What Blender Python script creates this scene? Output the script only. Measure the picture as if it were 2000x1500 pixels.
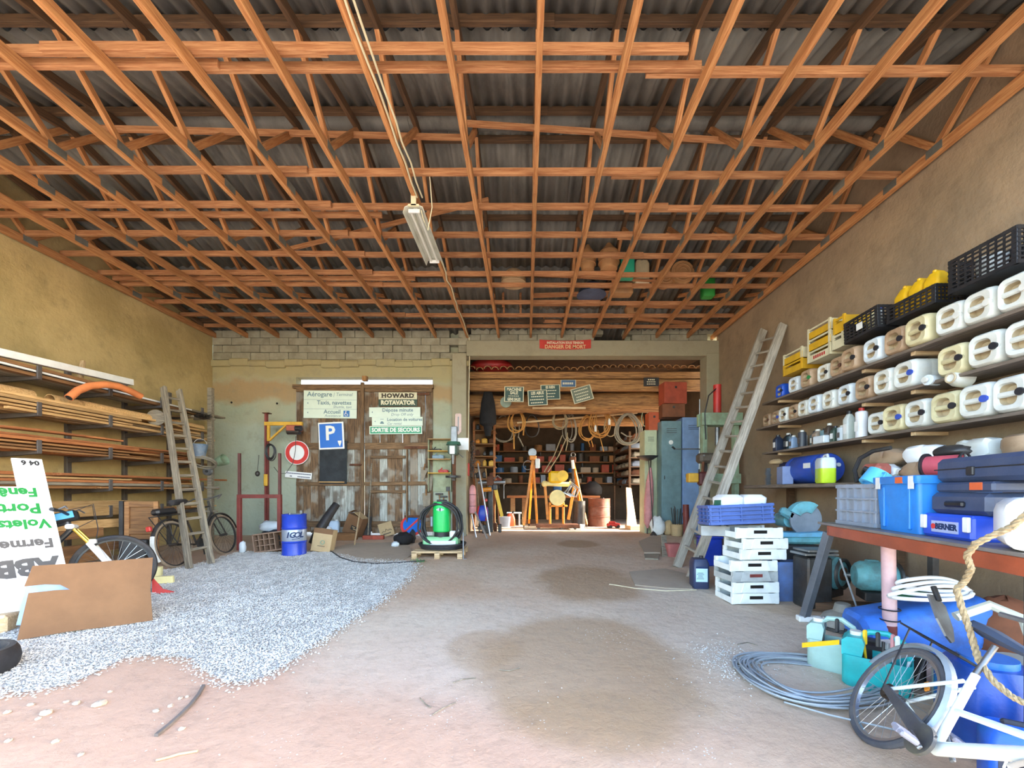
import bpy, bmesh, math, random
import numpy as np
from mathutils import Vector, Matrix, Euler
R = random.Random(7)
ORD = ('first','second','third','fourth','fifth','sixth','seventh','eighth','ninth','tenth','eleventh','twelfth','thirteenth','fourteenth','fifteenth','sixteenth')
for o in list(bpy.data.objects): bpy.data.objects.remove(o)
SC = bpy.context.scene
COL = SC.collection
# ---------------------------------------------------------------- camera
FPX, CX, CY, ZC = 800.0, 1027.0, 960.0, 1.15
cd = bpy.data.cameras.new('camera'); cam = bpy.data.objects.new('camera', cd); COL.objects.link(cam)
cd.sensor_fit = 'HORIZONTAL'; cd.sensor_width = 36.0; cd.lens = 36.0*FPX/2000.0
cd.shift_x = -(CX-1000.0)/2000.0; cd.shift_y = (CY-750.0)/2000.0
cd.clip_start = 0.05; cd.clip_end = 300
cam.location = (0, 0, ZC); cam.rotation_euler = (math.pi/2, 0, 0)
SC.camera = cam
# ---------------------------------------------------------------- light
SUN_DIR = Vector((-1.0, 0.04, -0.42)).normalized()
w = bpy.data.worlds.new('world'); SC.world = w; w.use_nodes = True
wn = w.node_tree; wn.nodes.clear()
wo = wn.nodes.new('ShaderNodeOutputWorld'); wb = wn.nodes.new('ShaderNodeBackground')
sk = wn.nodes.new('ShaderNodeTexSky'); sk.sky_type = 'NISHITA'; sk.sun_disc = False
sk.sun_elevation = math.asin(-SUN_DIR.z); sk.sun_rotation = math.atan2(-SUN_DIR.x, -SUN_DIR.y)
sk.air_density = 1.0; sk.dust_density = 1.3; sk.ozone_density = 1.0
wb.inputs['Strength'].default_value = 0.50
wn.links.new(sk.outputs[0], wb.inputs[0]); wn.links.new(wb.outputs[0], wo.inputs[0])
sd = bpy.data.lights.new('sun', 'SUN'); so = bpy.data.objects.new('sun', sd); COL.objects.link(so)
sd.energy = 9.0; sd.angle = 0.01; sd.color = (1.0, 0.90, 0.76)
so.rotation_euler = SUN_DIR.to_track_quat('-Z', 'Y').to_euler(); so.location = (20, -5, 12)
SC.view_settings.view_transform = 'Standard'; SC.view_settings.look = 'None'
SC.view_settings.exposure = 1.76; SC.view_settings.gamma = 1.0; SC.view_settings.use_curve_mapping = False
# ---------------------------------------------------------------- pixel helpers (2000x1500 frame)
def P(u, v, y): return Vector(((u-CX)/FPX*y, y, ZC-(v-CY)/FPX*y))
def zf(y): return -0.05*(10.8-y) if y < 10.8 else 0.0
def F(u, v):
    k = (v-CY)/FPX
    y = 1.15/k
    if y < 10.8: y = 1.69/(k+0.05)
    return Vector(((u-CX)/FPX*y, y, zf(y)))
def PX(u, v, x):
    y = x*FPX/(u-CX); return Vector((x, y, ZC-(v-CY)/FPX*y))
# ---------------------------------------------------------------- mesh builder
class MB:
    def __init__(s): s.v = []; s.f = []; s.m = Matrix()
    def add(s, vs, fs):
        n = len(s.v); m = s.m
        s.v += [m @ Vector(p) for p in vs]; s.f += [tuple(i+n for i in f) for f in fs]; return s
    def box(s, c, d, ch=0.0, rot=None):
        h = [x/2 for x in d]; vs = []; fs = []
        rm = Euler(rot).to_matrix() if rot else None
        cs = [(i, j, k) for i in (-1, 1) for j in (-1, 1) for k in (-1, 1)]
        ch = min(ch, min(h)*0.95)
        if ch <= 0:
            for q in cs: vs.append(Vector([q[a]*h[a] for a in range(3)]))
            fs = [(0,1,3,2),(4,6,7,5),(0,4,5,1),(2,3,7,6),(0,2,6,4),(1,5,7,3)]
        else:
            for q in cs:
                for a in range(3):
                    vs.append(Vector([q[b]*(h[b] if b == a else h[b]-ch) for b in range(3)]))
            ix = {q: i for i, q in enumerate(cs)}
            for a in range(3):
                b, c2 = (a+1) % 3, (a+2) % 3
                for sg in (-1, 1):
                    f = []
                    for x, y in ((-1,-1),(1,-1),(1,1),(-1,1)):
                        q = [0]*3; q[a] = sg; q[b] = x; q[c2] = y; f.append(ix[tuple(q)]*3+a)
                    fs.append(tuple(f))
                for x in (-1, 1):
                    for y in (-1, 1):
                        q = [0]*3; q[b] = x; q[c2] = y; q[a] = -1; i0 = ix[tuple(q)]; q[a] = 1; i1 = ix[tuple(q)]
                        fs.append((i0*3+b, i0*3+c2, i1*3+c2, i1*3+b))
            for i in range(8): fs.append((i*3, i*3+1, i*3+2))
        c = Vector(c)
        if rm: vs = [rm @ p for p in vs]
        return s.add([p+c for p in vs], fs)
    def loft(s, rings, cap0=True, cap1=True, close=False):
        n = len(rings[0]); vs = [p for r in rings for p in r]; fs = []
        k = len(rings)
        for i in range(k if close else k-1):
            a = i*n; b = ((i+1) % k)*n
            for j in range(n): fs.append((a+j, a+(j+1) % n, b+(j+1) % n, b+j))
        if not close:
            if cap0: fs.append(tuple(range(n-1, -1, -1)))
            if cap1: fs.append(tuple(range((k-1)*n, k*n)))
        return s.add(vs, fs)
    def cyl(s, p0, p1, r0, r1=None, n=12, caps=True):
        p0 = Vector(p0); p1 = Vector(p1); r1 = r0 if r1 is None else r1
        q = (p1-p0).to_track_quat('Z', 'Y') if (p1-p0).length > 1e-9 else Vector((0,0,1)).to_track_quat('Z','Y')
        ring = [q @ Vector((math.cos(t), math.sin(t), 0)) for t in [2*math.pi*i/n for i in range(n)]]
        return s.loft([[p0+d*r0 for d in ring], [p1+d*r1 for d in ring]], caps, caps)
    def tube(s, pts, r, n=6, closed=False):
        pts = [Vector(p) for p in pts]; k = len(pts); rings = []
        def tan(i):
            if closed: return (pts[(i+1) % k]-pts[i-1]).normalized()
            a = pts[max(i-1, 0)]; b = pts[min(i+1, k-1)]; d = b-a
            return d.normalized() if d.length > 1e-9 else Vector((0,0,1))
        t = tan(0); up = Vector((0,0,1)) if abs(t.z) < .9 else Vector((1,0,0))
        nrm = t.cross(up).normalized()
        for i in range(k):
            t2 = tan(i); q = t.rotation_difference(t2); nrm = (q @ nrm); nrm = (nrm-t2*nrm.dot(t2)).normalized(); t = t2
            b = t.cross(nrm); rr = r[i] if isinstance(r, (list, tuple)) else r
            rings.append([pts[i]+(nrm*math.cos(x)+b*math.sin(x))*rr for x in [2*math.pi*j/n for j in range(n)]])
        return s.loft(rings, True, True, closed)
    def lathe(s, prof, n=16, c=(0,0,0), cap=True):
        c = Vector(c)
        return s.loft([[c+Vector((r*math.cos(t), r*math.sin(t), z)) for t in [2*math.pi*i/n for i in range(n)]] for r, z in prof], cap, cap)
    def ring(s, R_, r, c=(0,0,0), ax='z', n=32, m=8, sx=1.0):
        c = Vector(c); pts = []
        for i in range(n):
            t = 2*math.pi*i/n; a, b = R_*math.cos(t)*sx, R_*math.sin(t)
            pts.append(c+(Vector((a, b, 0)) if ax == 'z' else Vector((a, 0, b)) if ax == 'y' else Vector((0, a, b))))
        return s.tube(pts, r, m, True)
    def prism(s, poly, y0, y1):
        """polygon in x,z extruded along y"""
        n = len(poly)
        return s.loft([[Vector((x, y0, z)) for x, z in poly], [Vector((x, y1, z)) for x, z in poly]])
    def rr(s, w, d, r, z, n=3, cx=0, cy=0):
        pts = []
        r = min(r, w/2*.98, d/2*.98)
        for k, (sx, sy) in enumerate(((1,1),(-1,1),(-1,-1),(1,-1))):
            for i in range(n+1):
                t = math.pi/2*(k+i/n); pts.append(Vector((cx+sx*(w/2-r)+r*math.cos(t), cy+sy*(d/2-r)+r*math.sin(t), z)))
        return pts
    def rbody(s, secs, r=.03, n=3):
        """secs: (w,d,z) rounded rect loft"""
        return s.loft([s.rr(w, d, r, z, n) for w, d, z in secs])
    def ell(s, c, rad, nu=14, nv=8):
        c = Vector(c); rings = []
        for j in range(nv+1):
            p = math.pi*(j/nv); p = min(max(p, .02), math.pi-.02)
            rings.append([c+Vector((rad[0]*math.sin(p)*math.cos(t), rad[1]*math.sin(p)*math.sin(t), -rad[2]*math.cos(p))) for t in [2*math.pi*i/nu for i in range(nu)]])
        return s.loft(rings)
    def jit(s, a, seed=1):
        r = random.Random(seed)
        s.v = [p+Vector((r.uniform(-a,a), r.uniform(-a,a), r.uniform(-a,a))) for p in s.v]; return s
    def mesh(s, name, smooth=35):
        me = bpy.data.meshes.new(name); me.from_pydata([tuple(p) for p in s.v], [], s.f)
        bm = bmesh.new(); bm.from_mesh(me); bmesh.ops.recalc_face_normals(bm, faces=bm.faces); bm.to_mesh(me); bm.free()
        if smooth:
            me.shade_smooth(); me.set_sharp_from_angle(angle=math.radians(smooth))
        return me
def link(name, me, mat, par=None, mx=None):
    o = bpy.data.objects.new(name, me); COL.objects.link(o)
    if mat and not me.materials: me.materials.append(mat)
    if par is not None: o.parent = par
    if mx is not None: o.matrix_basis = mx
    return o
def ob(name, mb, mat, par=None, mx=None, smooth=35): return link(name, mb.mesh(name, smooth), mat, par, mx)
def tg(o, label, cat, group=None):
    o['label'] = label; o['category'] = cat
    if group: o['group'] = group
    return o
def st(o, kind='structure', label=None):
    o['kind'] = kind
    if label: o['label'] = label
    return o
def th(name, label, cat, loc=(0,0,0), rz=0.0, group=None, mx=None):
    o = bpy.data.objects.new(name, None); COL.objects.link(o); o.empty_display_size = .1
    if mx is not None: o.matrix_basis = mx
    else: o.location = loc; o.rotation_euler = (0, 0, rz)
    return tg(o, label, cat, group)
def TR(loc, rot=(0,0,0), sc=None):
    m = Matrix.Translation(Vector(loc)) @ Euler(rot).to_matrix().to_4x4()
    if sc: m = m @ Matrix.Diagonal((*sc, 1))
    return m
def kids(o): return [c for c in bpy.data.objects if c.parent == o]
def dup(root, mx, label=None, group=None, mats=None):
    """copy of a thing with its parts; mats maps part name -> material on a copied mesh slot (object-linked)"""
    r = root.copy(); COL.objects.link(r); r.matrix_basis = mx
    if label: r['label'] = label
    if group: r['group'] = group
    def setm(c):
        k = c.name.split('.')[0]
        if mats and k in mats:
            c.material_slots[0].link = 'OBJECT'; c.material_slots[0].material = mats[k]
    setm_root = r.type == 'MESH'
    if setm_root: setm(r)
    for ch in KIDS[root.name]:
        c = ch.copy(); COL.objects.link(c); c.parent = r; setm(c)
        for g in KIDS.get(ch.name, []):
            d = g.copy(); COL.objects.link(d); d.parent = c; setm(d)
    return r
KIDS = {}
def proto(root):
    KIDS[root.name] = kids(root)
    for c in KIDS[root.name]: KIDS[c.name] = kids(c)
    return root
def frame(p0, p1, up=(0,0,1)):
    p0 = Vector(p0); p1 = Vector(p1); x = (p1-p0).normalized(); up = Vector(up)
    if abs(x.dot(up)) > .98: up = Vector((0,1,0))
    y = up.cross(x).normalized(); z = x.cross(y)
    m = Matrix((x, y, z)).transposed().to_4x4(); m.translation = (p0+p1)/2
    return m
_bc = {}
def bar(name, p0, p1, wd, ht, mat, par=None, base=None, ch=0.003, up=(0,0,1)):
    """beam with local X along p0->p1; base = world matrix of the parent (coords are then world)"""
    L = (Vector(p1)-Vector(p0)).length; key = (round(L,3), wd, ht, ch, mat.name)
    me = _bc.get(key)
    if me is None: me = MB().box((0,0,0), (L, wd, ht), ch).mesh(name, 0); me.materials.append(mat); _bc[key] = me
    m = frame(p0, p1, up)
    if base is not None: m = base.inverted() @ m
    return link(name, me, mat, par, m)
_tc = {}
def txt(s, size, mat, par, mx, align='CENTER', bold=0.0, shear=0.0, sx=1.0, name='lettering', ext=0.0008, sp=1.0):
    key = (s, size, align, bold, shear, ext, sp, mat.name); me = _tc.get(key)
    if me is None:
        c = bpy.data.curves.new('t', 'FONT'); c.body = s; c.size = size; c.align_x = align; c.align_y = 'CENTER'
        c.offset = bold; c.shear = shear; c.extrude = ext; c.resolution_u = 2; c.space_character = sp
        o = bpy.data.objects.new('t', c); COL.objects.link(o)
        me = bpy.data.meshes.new_from_object(o); bpy.data.objects.remove(o); bpy.data.curves.remove(c)
        me.materials.clear(); me.materials.append(mat); _tc[key] = me
    if sx != 1.0: mx = mx @ Matrix.Diagonal((sx, 1, 1, 1))
    return link(name, me, mat, par, mx)
# text on a board that faces -y in its local frame: x right, z up
def FT(x, z, y): return TR((x, y, z), (math.pi/2, 0, 0))
# ---------------------------------------------------------------- materials
def lin(h):
    h = h.lstrip('#'); c = [int(h[i:i+2], 16)/255 for i in (0, 2, 4)]
    return tuple(x/12.92 if x <= .04045 else ((x+.055)/1.055)**2.4 for x in c)
MT = {}
def nodes(m):
    m.use_nodes = True; nt = m.node_tree; b = nt.nodes['Principled BSDF']; return nt, b
def nd(nt, t, **kw):
    n = nt.nodes.new(t)
    for k, v in kw.items():
        if k.startswith('i_'):
            key = k[2:]; n.inputs[int(key) if key.isdigit() else key.replace('_', ' ')].default_value = v
        else: setattr(n, k, v)
    return n
def mixc(nt, fac, a, b, bt='MIX'):
    n = nt.nodes.new('ShaderNodeMix'); n.data_type = 'RGBA'; n.blend_type = bt; n.clamp_factor = True
    for s, x in ((0, fac), (6, a), (7, b)):
        if hasattr(x, 'is_output'): nt.links.new(x, n.inputs[s])
        elif isinstance(x, (int, float)): n.inputs[s].default_value = x
        else: n.inputs[s].default_value = (*x, 1) if len(x) == 3 else x
    return n.outputs[2]
def mathn(nt, op, a, b=0.0, c=None):
    n = nt.nodes.new('ShaderNodeMath'); n.operation = op
    for i, x in enumerate((a, b) if c is None else (a, b, c)):
        if hasattr(x, 'is_output'): nt.links.new(x, n.inputs[i])
        else: n.inputs[i].default_value = x
    return n.outputs[0]
def ramp(nt, fac, a, b):
    n = nt.nodes.new('ShaderNodeMapRange'); n.interpolation_type = 'SMOOTHSTEP'
    nt.links.new(fac, n.inputs[0]); n.inputs[1].default_value = a; n.inputs[2].default_value = b
    return n.outputs[0]
def mk(name, h, rough=.6, metal=0.0, var=.18, sc=5.0, bump=.15, dirt=None, dirta=.4, rnd=0.0, trans=0.0, stretch=(1,1,1), bsc=40.0, coat=0.0, sss=0.0, ds=3.0):
    """painted / plastic / stone surface: colour with noise mottling, optional dirt patches, fine relief"""
    if name in MT: return MT[name]
    m = bpy.data.materials.new(name); MT[name] = m; nt, b = nodes(m); c = lin(h)
    tc = nd(nt, 'ShaderNodeTexCoord'); mp = nd(nt, 'ShaderNodeMapping'); mp.inputs['Scale'].default_value = stretch
    nt.links.new(tc.outputs['Object'], mp.inputs[0])
    oi = nd(nt, 'ShaderNodeObjectInfo')
    off = nd(nt, 'ShaderNodeVectorMath', operation='ADD'); nt.links.new(mp.outputs[0], off.inputs[0])
    sc3 = nd(nt, 'ShaderNodeVectorMath', operation='SCALE'); sc3.inputs[0].default_value = (13, 7, 5); nt.links.new(oi.outputs['Random'], sc3.inputs['Scale'])
    nt.links.new(sc3.outputs[0], off.inputs[1])
    n1 = nd(nt, 'ShaderNodeTexNoise', i_Scale=sc, i_Detail=5.0, i_Roughness=.6); nt.links.new(off.outputs[0], n1.inputs[0])
    f = ramp(nt, n1.outputs[0], .3, .7)
    col = mixc(nt, f, [x*(1-var) for x in c], [min(1, x*(1+var)) for x in c])
    if dirt:
        n2 = nd(nt, 'ShaderNodeTexNoise', i_Scale=ds, i_Detail=8.0, i_Roughness=.65); nt.links.new(off.outputs[0], n2.inputs[0])
        f2 = mathn(nt, 'MULTIPLY', ramp(nt, n2.outputs[0], .42, .68), dirta)
        col = mixc(nt, f2, col, lin(dirt))
    if rnd:
        hv = nd(nt, 'ShaderNodeHueSaturation'); nt.links.new(col, hv.inputs['Color'])
        nt.links.new(mathn(nt, 'MULTIPLY_ADD', oi.outputs['Random'], 2*rnd, 1-rnd), hv.inputs['Value'])
        col = hv.outputs[0]
    nt.links.new(col, b.inputs['Base Color'])
    b.inputs['Roughness'].default_value = rough; b.inputs['Metallic'].default_value = metal
    if coat: b.inputs['Coat Weight'].default_value = coat
    if trans: b.inputs['Transmission Weight'].default_value = trans; b.inputs['IOR'].default_value = 1.35
    if sss:
        b.inputs['Subsurface Weight'].default_value = sss; b.inputs['Subsurface Radius'].default_value = (.05,.05,.04); b.inputs['Subsurface Scale'].default_value = .3
    if bump:
        n3 = nd(nt, 'ShaderNodeTexNoise', i_Scale=bsc, i_Detail=4.0); nt.links.new(off.outputs[0], n3.inputs[0])
        bp = nd(nt, 'ShaderNodeBump', i_Strength=bump, i_Distance=.01); nt.links.new(n3.outputs[0], bp.inputs['Height']); nt.links.new(bp.outputs[0], b.inputs['Normal'])
    return m
def wood(name, h, h2, axis=0, rough=.75, rnd=.15, sc=3.0, k=14.0, bump=.3, patch=None, pa=.5):
    if name in MT: return MT[name]
    m = bpy.data.materials.new(name); MT[name] = m; nt, b = nodes(m)
    tc = nd(nt, 'ShaderNodeTexCoord'); mp = nd(nt, 'ShaderNodeMapping'); s3 = [k]*3; s3[axis] = 1.0
    mp.inputs['Scale'].default_value = s3; nt.links.new(tc.outputs['Object'], mp.inputs[0])
    oi = nd(nt, 'ShaderNodeObjectInfo'); sv = nd(nt, 'ShaderNodeVectorMath', operation='SCALE'); sv.inputs[0].default_value = (31, 17, 23); nt.links.new(oi.outputs['Random'], sv.inputs['Scale'])
    ad = nd(nt, 'ShaderNodeVectorMath', operation='ADD'); nt.links.new(mp.outputs[0], ad.inputs[0]); nt.links.new(sv.outputs[0], ad.inputs[1])
    n1 = nd(nt, 'ShaderNodeTexNoise', i_Scale=sc, i_Detail=6.0, i_Roughness=.65, i_Distortion=.6); nt.links.new(ad.outputs[0], n1.inputs[0])
    col = mixc(nt, ramp(nt, n1.outputs[0], .32, .68), lin(h), lin(h2))
    n2 = nd(nt, 'ShaderNodeTexNoise', i_Scale=2.2, i_Detail=5.0); ad2 = nd(nt, 'ShaderNodeVectorMath', operation='ADD'); nt.links.new(tc.outputs['Object'], ad2.inputs[0]); nt.links.new(sv.outputs[0], ad2.inputs[1]); nt.links.new(ad2.outputs[0], n2.inputs[0])
    if patch: col = mixc(nt, mathn(nt, 'MULTIPLY', ramp(nt, n2.outputs[0], .48, .62), pa), col, lin(patch))
    hv = nd(nt, 'ShaderNodeHueSaturation'); nt.links.new(col, hv.inputs['Color']); nt.links.new(mathn(nt, 'MULTIPLY_ADD', oi.outputs['Random'], 2*rnd, 1-rnd), hv.inputs['Value'])
    nt.links.new(hv.outputs[0], b.inputs['Base Color']); b.inputs['Roughness'].default_value = rough
    bp = nd(nt, 'ShaderNodeBump', i_Strength=bump, i_Distance=.004); nt.links.new(n1.outputs[0], bp.inputs['Height']); nt.links.new(bp.outputs[0], b.inputs['Normal'])
    return m
W_TRUSS = wood('truss_pine', '#a2663a', '#c8925e', rnd=.14)
W_BRACE = wood('brace_pine', '#9a633e', '#c08c60', rnd=.16)
W_DARK = wood('old_dark_timber', '#4e3a2a', '#6d5138', rnd=.2)
W_PLANK = wood('rack_plank', '#a8824f', '#cfa873', rnd=.3)
W_PLANKD = wood('rack_plank_brown', '#7c5736', '#a07448', rnd=.28)
W_RED = wood('rack_plank_red', '#92552f', '#bb7a48', rnd=.2)
W_GREY = wood('weathered_grey_wood', '#6f6659', '#a39883', rnd=.15)
W_LADR = wood('pale_weathered_ladder', '#8b8478', '#b9b1a4', rnd=.1)
W_DOOR = wood('barn_door_wood', '#4f3d2c', '#86684a', axis=2, rnd=.25, k=12, patch='#b9bdb4', pa=.35)
W_DOORP = wood('barn_door_bleached', '#8d8b80', '#c3c8c2', axis=2, rnd=.12, k=12, patch='#5b4634', pa=.7)
W_LOG = wood('rustic_log', '#6e4a2c', '#b58550', rnd=.15, sc=2)
W_PALE = wood('pale_pallet_wood', '#b99a72', '#d9bf98', rnd=.12)
STEEL = mk('dull_steel', '#8a8d90', .45, .8, .2, dirt='#5a4a3c', dirta=.35)
STEELD = mk('dark_steel', '#4a4a4a', .5, .6, .25, dirt='#4a3626', dirta=.5)
GALV = mk('galvanised_tube', '#b9bec2', .35, .8, .15)
RUST = mk('rusty_iron', '#6b4430', .85, .2, .35, dirt='#3c2a20', dirta=.5, bump=.4)
REDOX = mk('red_oxide_paint', '#7c3732', .55, 0, .2, dirt='#4c2620', dirta=.4)
REDP = mk('red_paint', '#b8302c', .45, 0, .12, dirt='#6a3a2c', dirta=.3)
REDB = mk('bright_red', '#d43c38', .5, 0, .1)
ORANGE = mk('orange_yellow_paint', '#e08a1c', .45, 0, .15, dirt='#6b4118', dirta=.4)
YEL = mk('yellow_paint', '#d9a83a', .5, 0, .12, dirt='#7a5a2a', dirta=.3)
YELP = mk('yellow_plastic', '#e8b81e', .45, 0, .1, dirt='#a07a20', dirta=.25)
BLACK = mk('black_rubber', '#26262a', .6, 0, .3, dirt='#5b544c', dirta=.35)
BLACKP = mk('black_plastic', '#222327', .45, 0, .25, dirt='#4c4844', dirta=.3)
BLACKC = mk('black_cloth', '#1d1c1e', .9, 0, .3, bump=.4)
GREYP = mk('grey_plastic', '#8f98a6', .5, 0, .1, dirt='#6d6c6a', dirta=.3)
WHITE = mk('white_paint', '#e6e8e6', .5, 0, .05, dirt='#a8a296', dirta=.25)
WHITEB = mk('bright_white', '#f2f4f4', .4, 0, .03)
BLUE = mk('blue_paint', '#2747c0', .35, 0, .08, dirt='#243a86', dirta=.3)
BLUEP = mk('blue_plastic', '#2f77d6', .4, 0, .1, dirt='#2c5aa0', dirta=.35)
BLUEC = mk('slate_blue_plastic', '#4c69ac', .5, 0, .1, dirt='#3d4f7c', dirta=.4)
BLUED = mk('dusty_blue', '#5f7cb4', .6, 0, .15, dirt='#6a6a70', dirta=.5)
TEAL = mk('teal_plastic', '#23aeb0', .4, 0, .1, dirt='#3f7a78', dirta=.3)
TEALM = mk('teal_machine_paint', '#6fb6c0', .5, 0, .15, dirt='#5b5a50', dirta=.7)
GREENM = mk('green_paint', '#1fbf5a', .4, 0, .06)
GREENL = mk('pale_green_paint', '#8fd09a', .45, 0, .08, dirt='#7a8a74', dirta=.3)
GREENP = mk('faded_green_paint', '#8fa88c', .55, 0, .15, dirt='#6a5e48', dirta=.5)
GREEND = mk('dark_green', '#2c5d44', .5, 0, .2)
CARD = mk('cardboard', '#7f5d40', .9, 0, .08, 4, .1, dirt='#6d4f36', dirta=.35)
CARDL = mk('pale_cardboard', '#c0a57c', .9, 0, .08, 4, .1, dirt='#9b7f58', dirta=.35)
CARDD = mk('dirty_cardboard', '#b0a08c', .95, 0, .12, 3, .2, dirt='#8f806e', dirta=.5)
HDPE = mk('white_hdpe', '#dfe2dc', .38, 0, .05, 5, .05, dirt='#b5a888', dirta=.3, sss=.1)
HDPEC = mk('cream_hdpe', '#d8cfa6', .4, 0, .08, 5, .05, dirt='#a58d5e', dirta=.4, sss=.1)
HDPEB = mk('brown_stained_hdpe', '#b3977a', .45, 0, .12, 5, .05, dirt='#86694c', dirta=.6)
HDPEW = mk('blue_white_hdpe', '#d9e3ea', .35, 0, .04, 5, .04, dirt='#b9bdb8', dirta=.3, sss=.1)
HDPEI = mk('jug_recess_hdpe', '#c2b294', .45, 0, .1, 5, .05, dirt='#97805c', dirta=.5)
ROPE = mk('hemp_rope', '#9c8a6a', .9, 0, .25, 60, .5)
ROPEO = mk('orange_tan_hose', '#b8823e', .7, 0, .2)
ROPEG = mk('grey_hose', '#8c8474', .6, 0, .15)
CABLE = mk('grey_cable', '#9aa0a4', .5, 0, .15)
CABLEW = mk('ivory_conduit', '#d8cfae', .5, 0, .08)
PINK = mk('faded_pink', '#cf8f8f', .7, 0, .12, dirt='#8f5b58', dirta=.4)
BROWNB = mk('brown_box', '#7a4a30', .8, 0, .15, dirt='#4c3020', dirta=.4)
REDBOX = mk('red_brown_box', '#a84a34', .6, 0, .12, dirt='#6a3426', dirta=.4)
CONC = mk('concrete', '#a09a82', .9, 0, .12, 3, .35, dirt='#7c7460', dirta=.5)
BLOCK = mk('concrete_block', '#9c9884', .95, 0, .12, 4, .5, dirt='#77705c', dirta=.5, rnd=.12)
TXTD = mk('dark_print', '#2b2a28', .6, 0, 0, bump=0)
TXTG = mk('green_print', '#1f8a3c', .6, 0, 0, bump=0)
TXTS = mk('slate_print', '#6d8a94', .6, 0, 0, bump=0)
TXTW = mk('white_print', '#eef0ea', .5, 0, 0, bump=0)
TXTN = mk('navy_print', '#16305c', .5, 0, 0, bump=0)
# ================================================================ setting: ground, walls
XL, XR, YB = -8.26, 5.03, 10.8
def posmask(nt, pos, cx, cy, rx, ry, nscale=1.6, namp=.5, soft=.25, seed=0.0):
    """1 inside a ragged ellipse on the ground"""
    sp = nd(nt, 'ShaderNodeSeparateXYZ'); nt.links.new(pos, sp.inputs[0])
    dx = mathn(nt, 'DIVIDE', mathn(nt, 'SUBTRACT', sp.outputs[0], cx), rx); dy = mathn(nt, 'DIVIDE', mathn(nt, 'SUBTRACT', sp.outputs[1], cy), ry)
    d = mathn(nt, 'SQRT', mathn(nt, 'ADD', mathn(nt, 'MULTIPLY', dx, dx), mathn(nt, 'MULTIPLY', dy, dy)))
    n = nd(nt, 'ShaderNodeTexNoise', i_Scale=nscale, i_Detail=5.0); n.noise_dimensions = '4D'; n.inputs['W'].default_value = seed; nt.links.new(pos, n.inputs[0])
    d = mathn(nt, 'ADD', d, mathn(nt, 'MULTIPLY', mathn(nt, 'SUBTRACT', n.outputs[0], .5), namp*2))
    return mathn(nt, 'SUBTRACT', 1.0, ramp(nt, d, 1-soft, 1+soft))
def dirt_mat():
    m = bpy.data.materials.new('packed_earth'); nt, b = nodes(m)
    g = nd(nt, 'ShaderNodeNewGeometry'); pos = g.outputs['Position']
    n1 = nd(nt, 'ShaderNodeTexNoise', i_Scale=.55, i_Detail=8.0, i_Roughness=.6); nt.links.new(pos, n1.inputs[0])
    col = mixc(nt, ramp(nt, n1.outputs[0], .35, .65), lin('#c6a88c'), lin('#d2bca4'))
    # reddish soil towards the entrance and the left
    col = mixc(nt, mathn(nt, 'MULTIPLY', posmask(nt, pos, -2.6, 2.6, 3.6, 1.5, 1.2, .5, .4, 1), .75), col, lin('#c9a28c'))
    # pale grey dust
    col = mixc(nt, mathn(nt, 'MULTIPLY', posmask(nt, pos, -.6, 4.2, 1.4, 1.2, 1.4, .5, .35, 2), .5), col, lin('#d6c9b8'))
    col = mixc(nt, mathn(nt, 'MULTIPLY', posmask(nt, pos, 2.3, 5.0, 1.2, 2.0, 1.4, .5, .4, 3), .45), col, lin('#cdc0b0'))
    # damp brown stains
    for (u, v, rx, ry, a, s) in ((1140, 1290, .95, 1.15, .75, 4), (1160, 1400, .55, .35, .5, 9), (1150, 1135, .75, 1.0, .8, 5), (1130, 1062, .45, .5, .8, 6), (945, 1265, .35, .42, .5, 7), (1530, 1180, .5, .4, .5, 8)):
        p = F(u, v); col = mixc(nt, mathn(nt, 'MULTIPLY', posmask(nt, pos, p.x, p.y, rx, ry, 2.2, .35, .22, s), a), col, lin('#a98a68'))
    n2 = nd(nt, 'ShaderNodeTexNoise', i_Scale=9.0, i_Detail=8.0, i_Roughness=.7); nt.links.new(pos, n2.inputs[0])
    col = mixc(nt, mathn(nt, 'MULTIPLY', ramp(nt, n2.outputs[0], .45, .75), .35), col, lin('#93806e'))
    n4 = nd(nt, 'ShaderNodeTexVoronoi', i_Scale=26.0); nt.links.new(pos, n4.inputs[0])
    n5 = nd(nt, 'ShaderNodeTexNoise', i_Scale=1.3, i_Detail=3.0); nt.links.new(pos, n5.inputs[0])
    fl = mathn(nt, 'MULTIPLY', mathn(nt, 'LESS_THAN', n4.outputs['Distance'], .16), ramp(nt, n5.outputs[0], .5, .68))
    col = mixc(nt, mathn(nt, 'MULTIPLY', fl, .8), col, lin('#d9d2c8'))
    nt.links.new(col, b.inputs['Base Color']); b.inputs['Roughness'].default_value = .95
    n3 = nd(nt, 'ShaderNodeTexNoise', i_Scale=5.0, i_Detail=10.0, i_Roughness=.7); nt.links.new(pos, n3.inputs[0])
    bp = nd(nt, 'ShaderNodeBump', i_Strength=.55, i_Distance=.05); nt.links.new(n3.outputs[0], bp.inputs['Height']); nt.links.new(bp.outputs[0], b.inputs['Normal'])
    return m
EARTH = dirt_mat(); YARD = mk('pale_yard_gravel', '#b5a896', .95, 0, .12, .8, .4)
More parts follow.
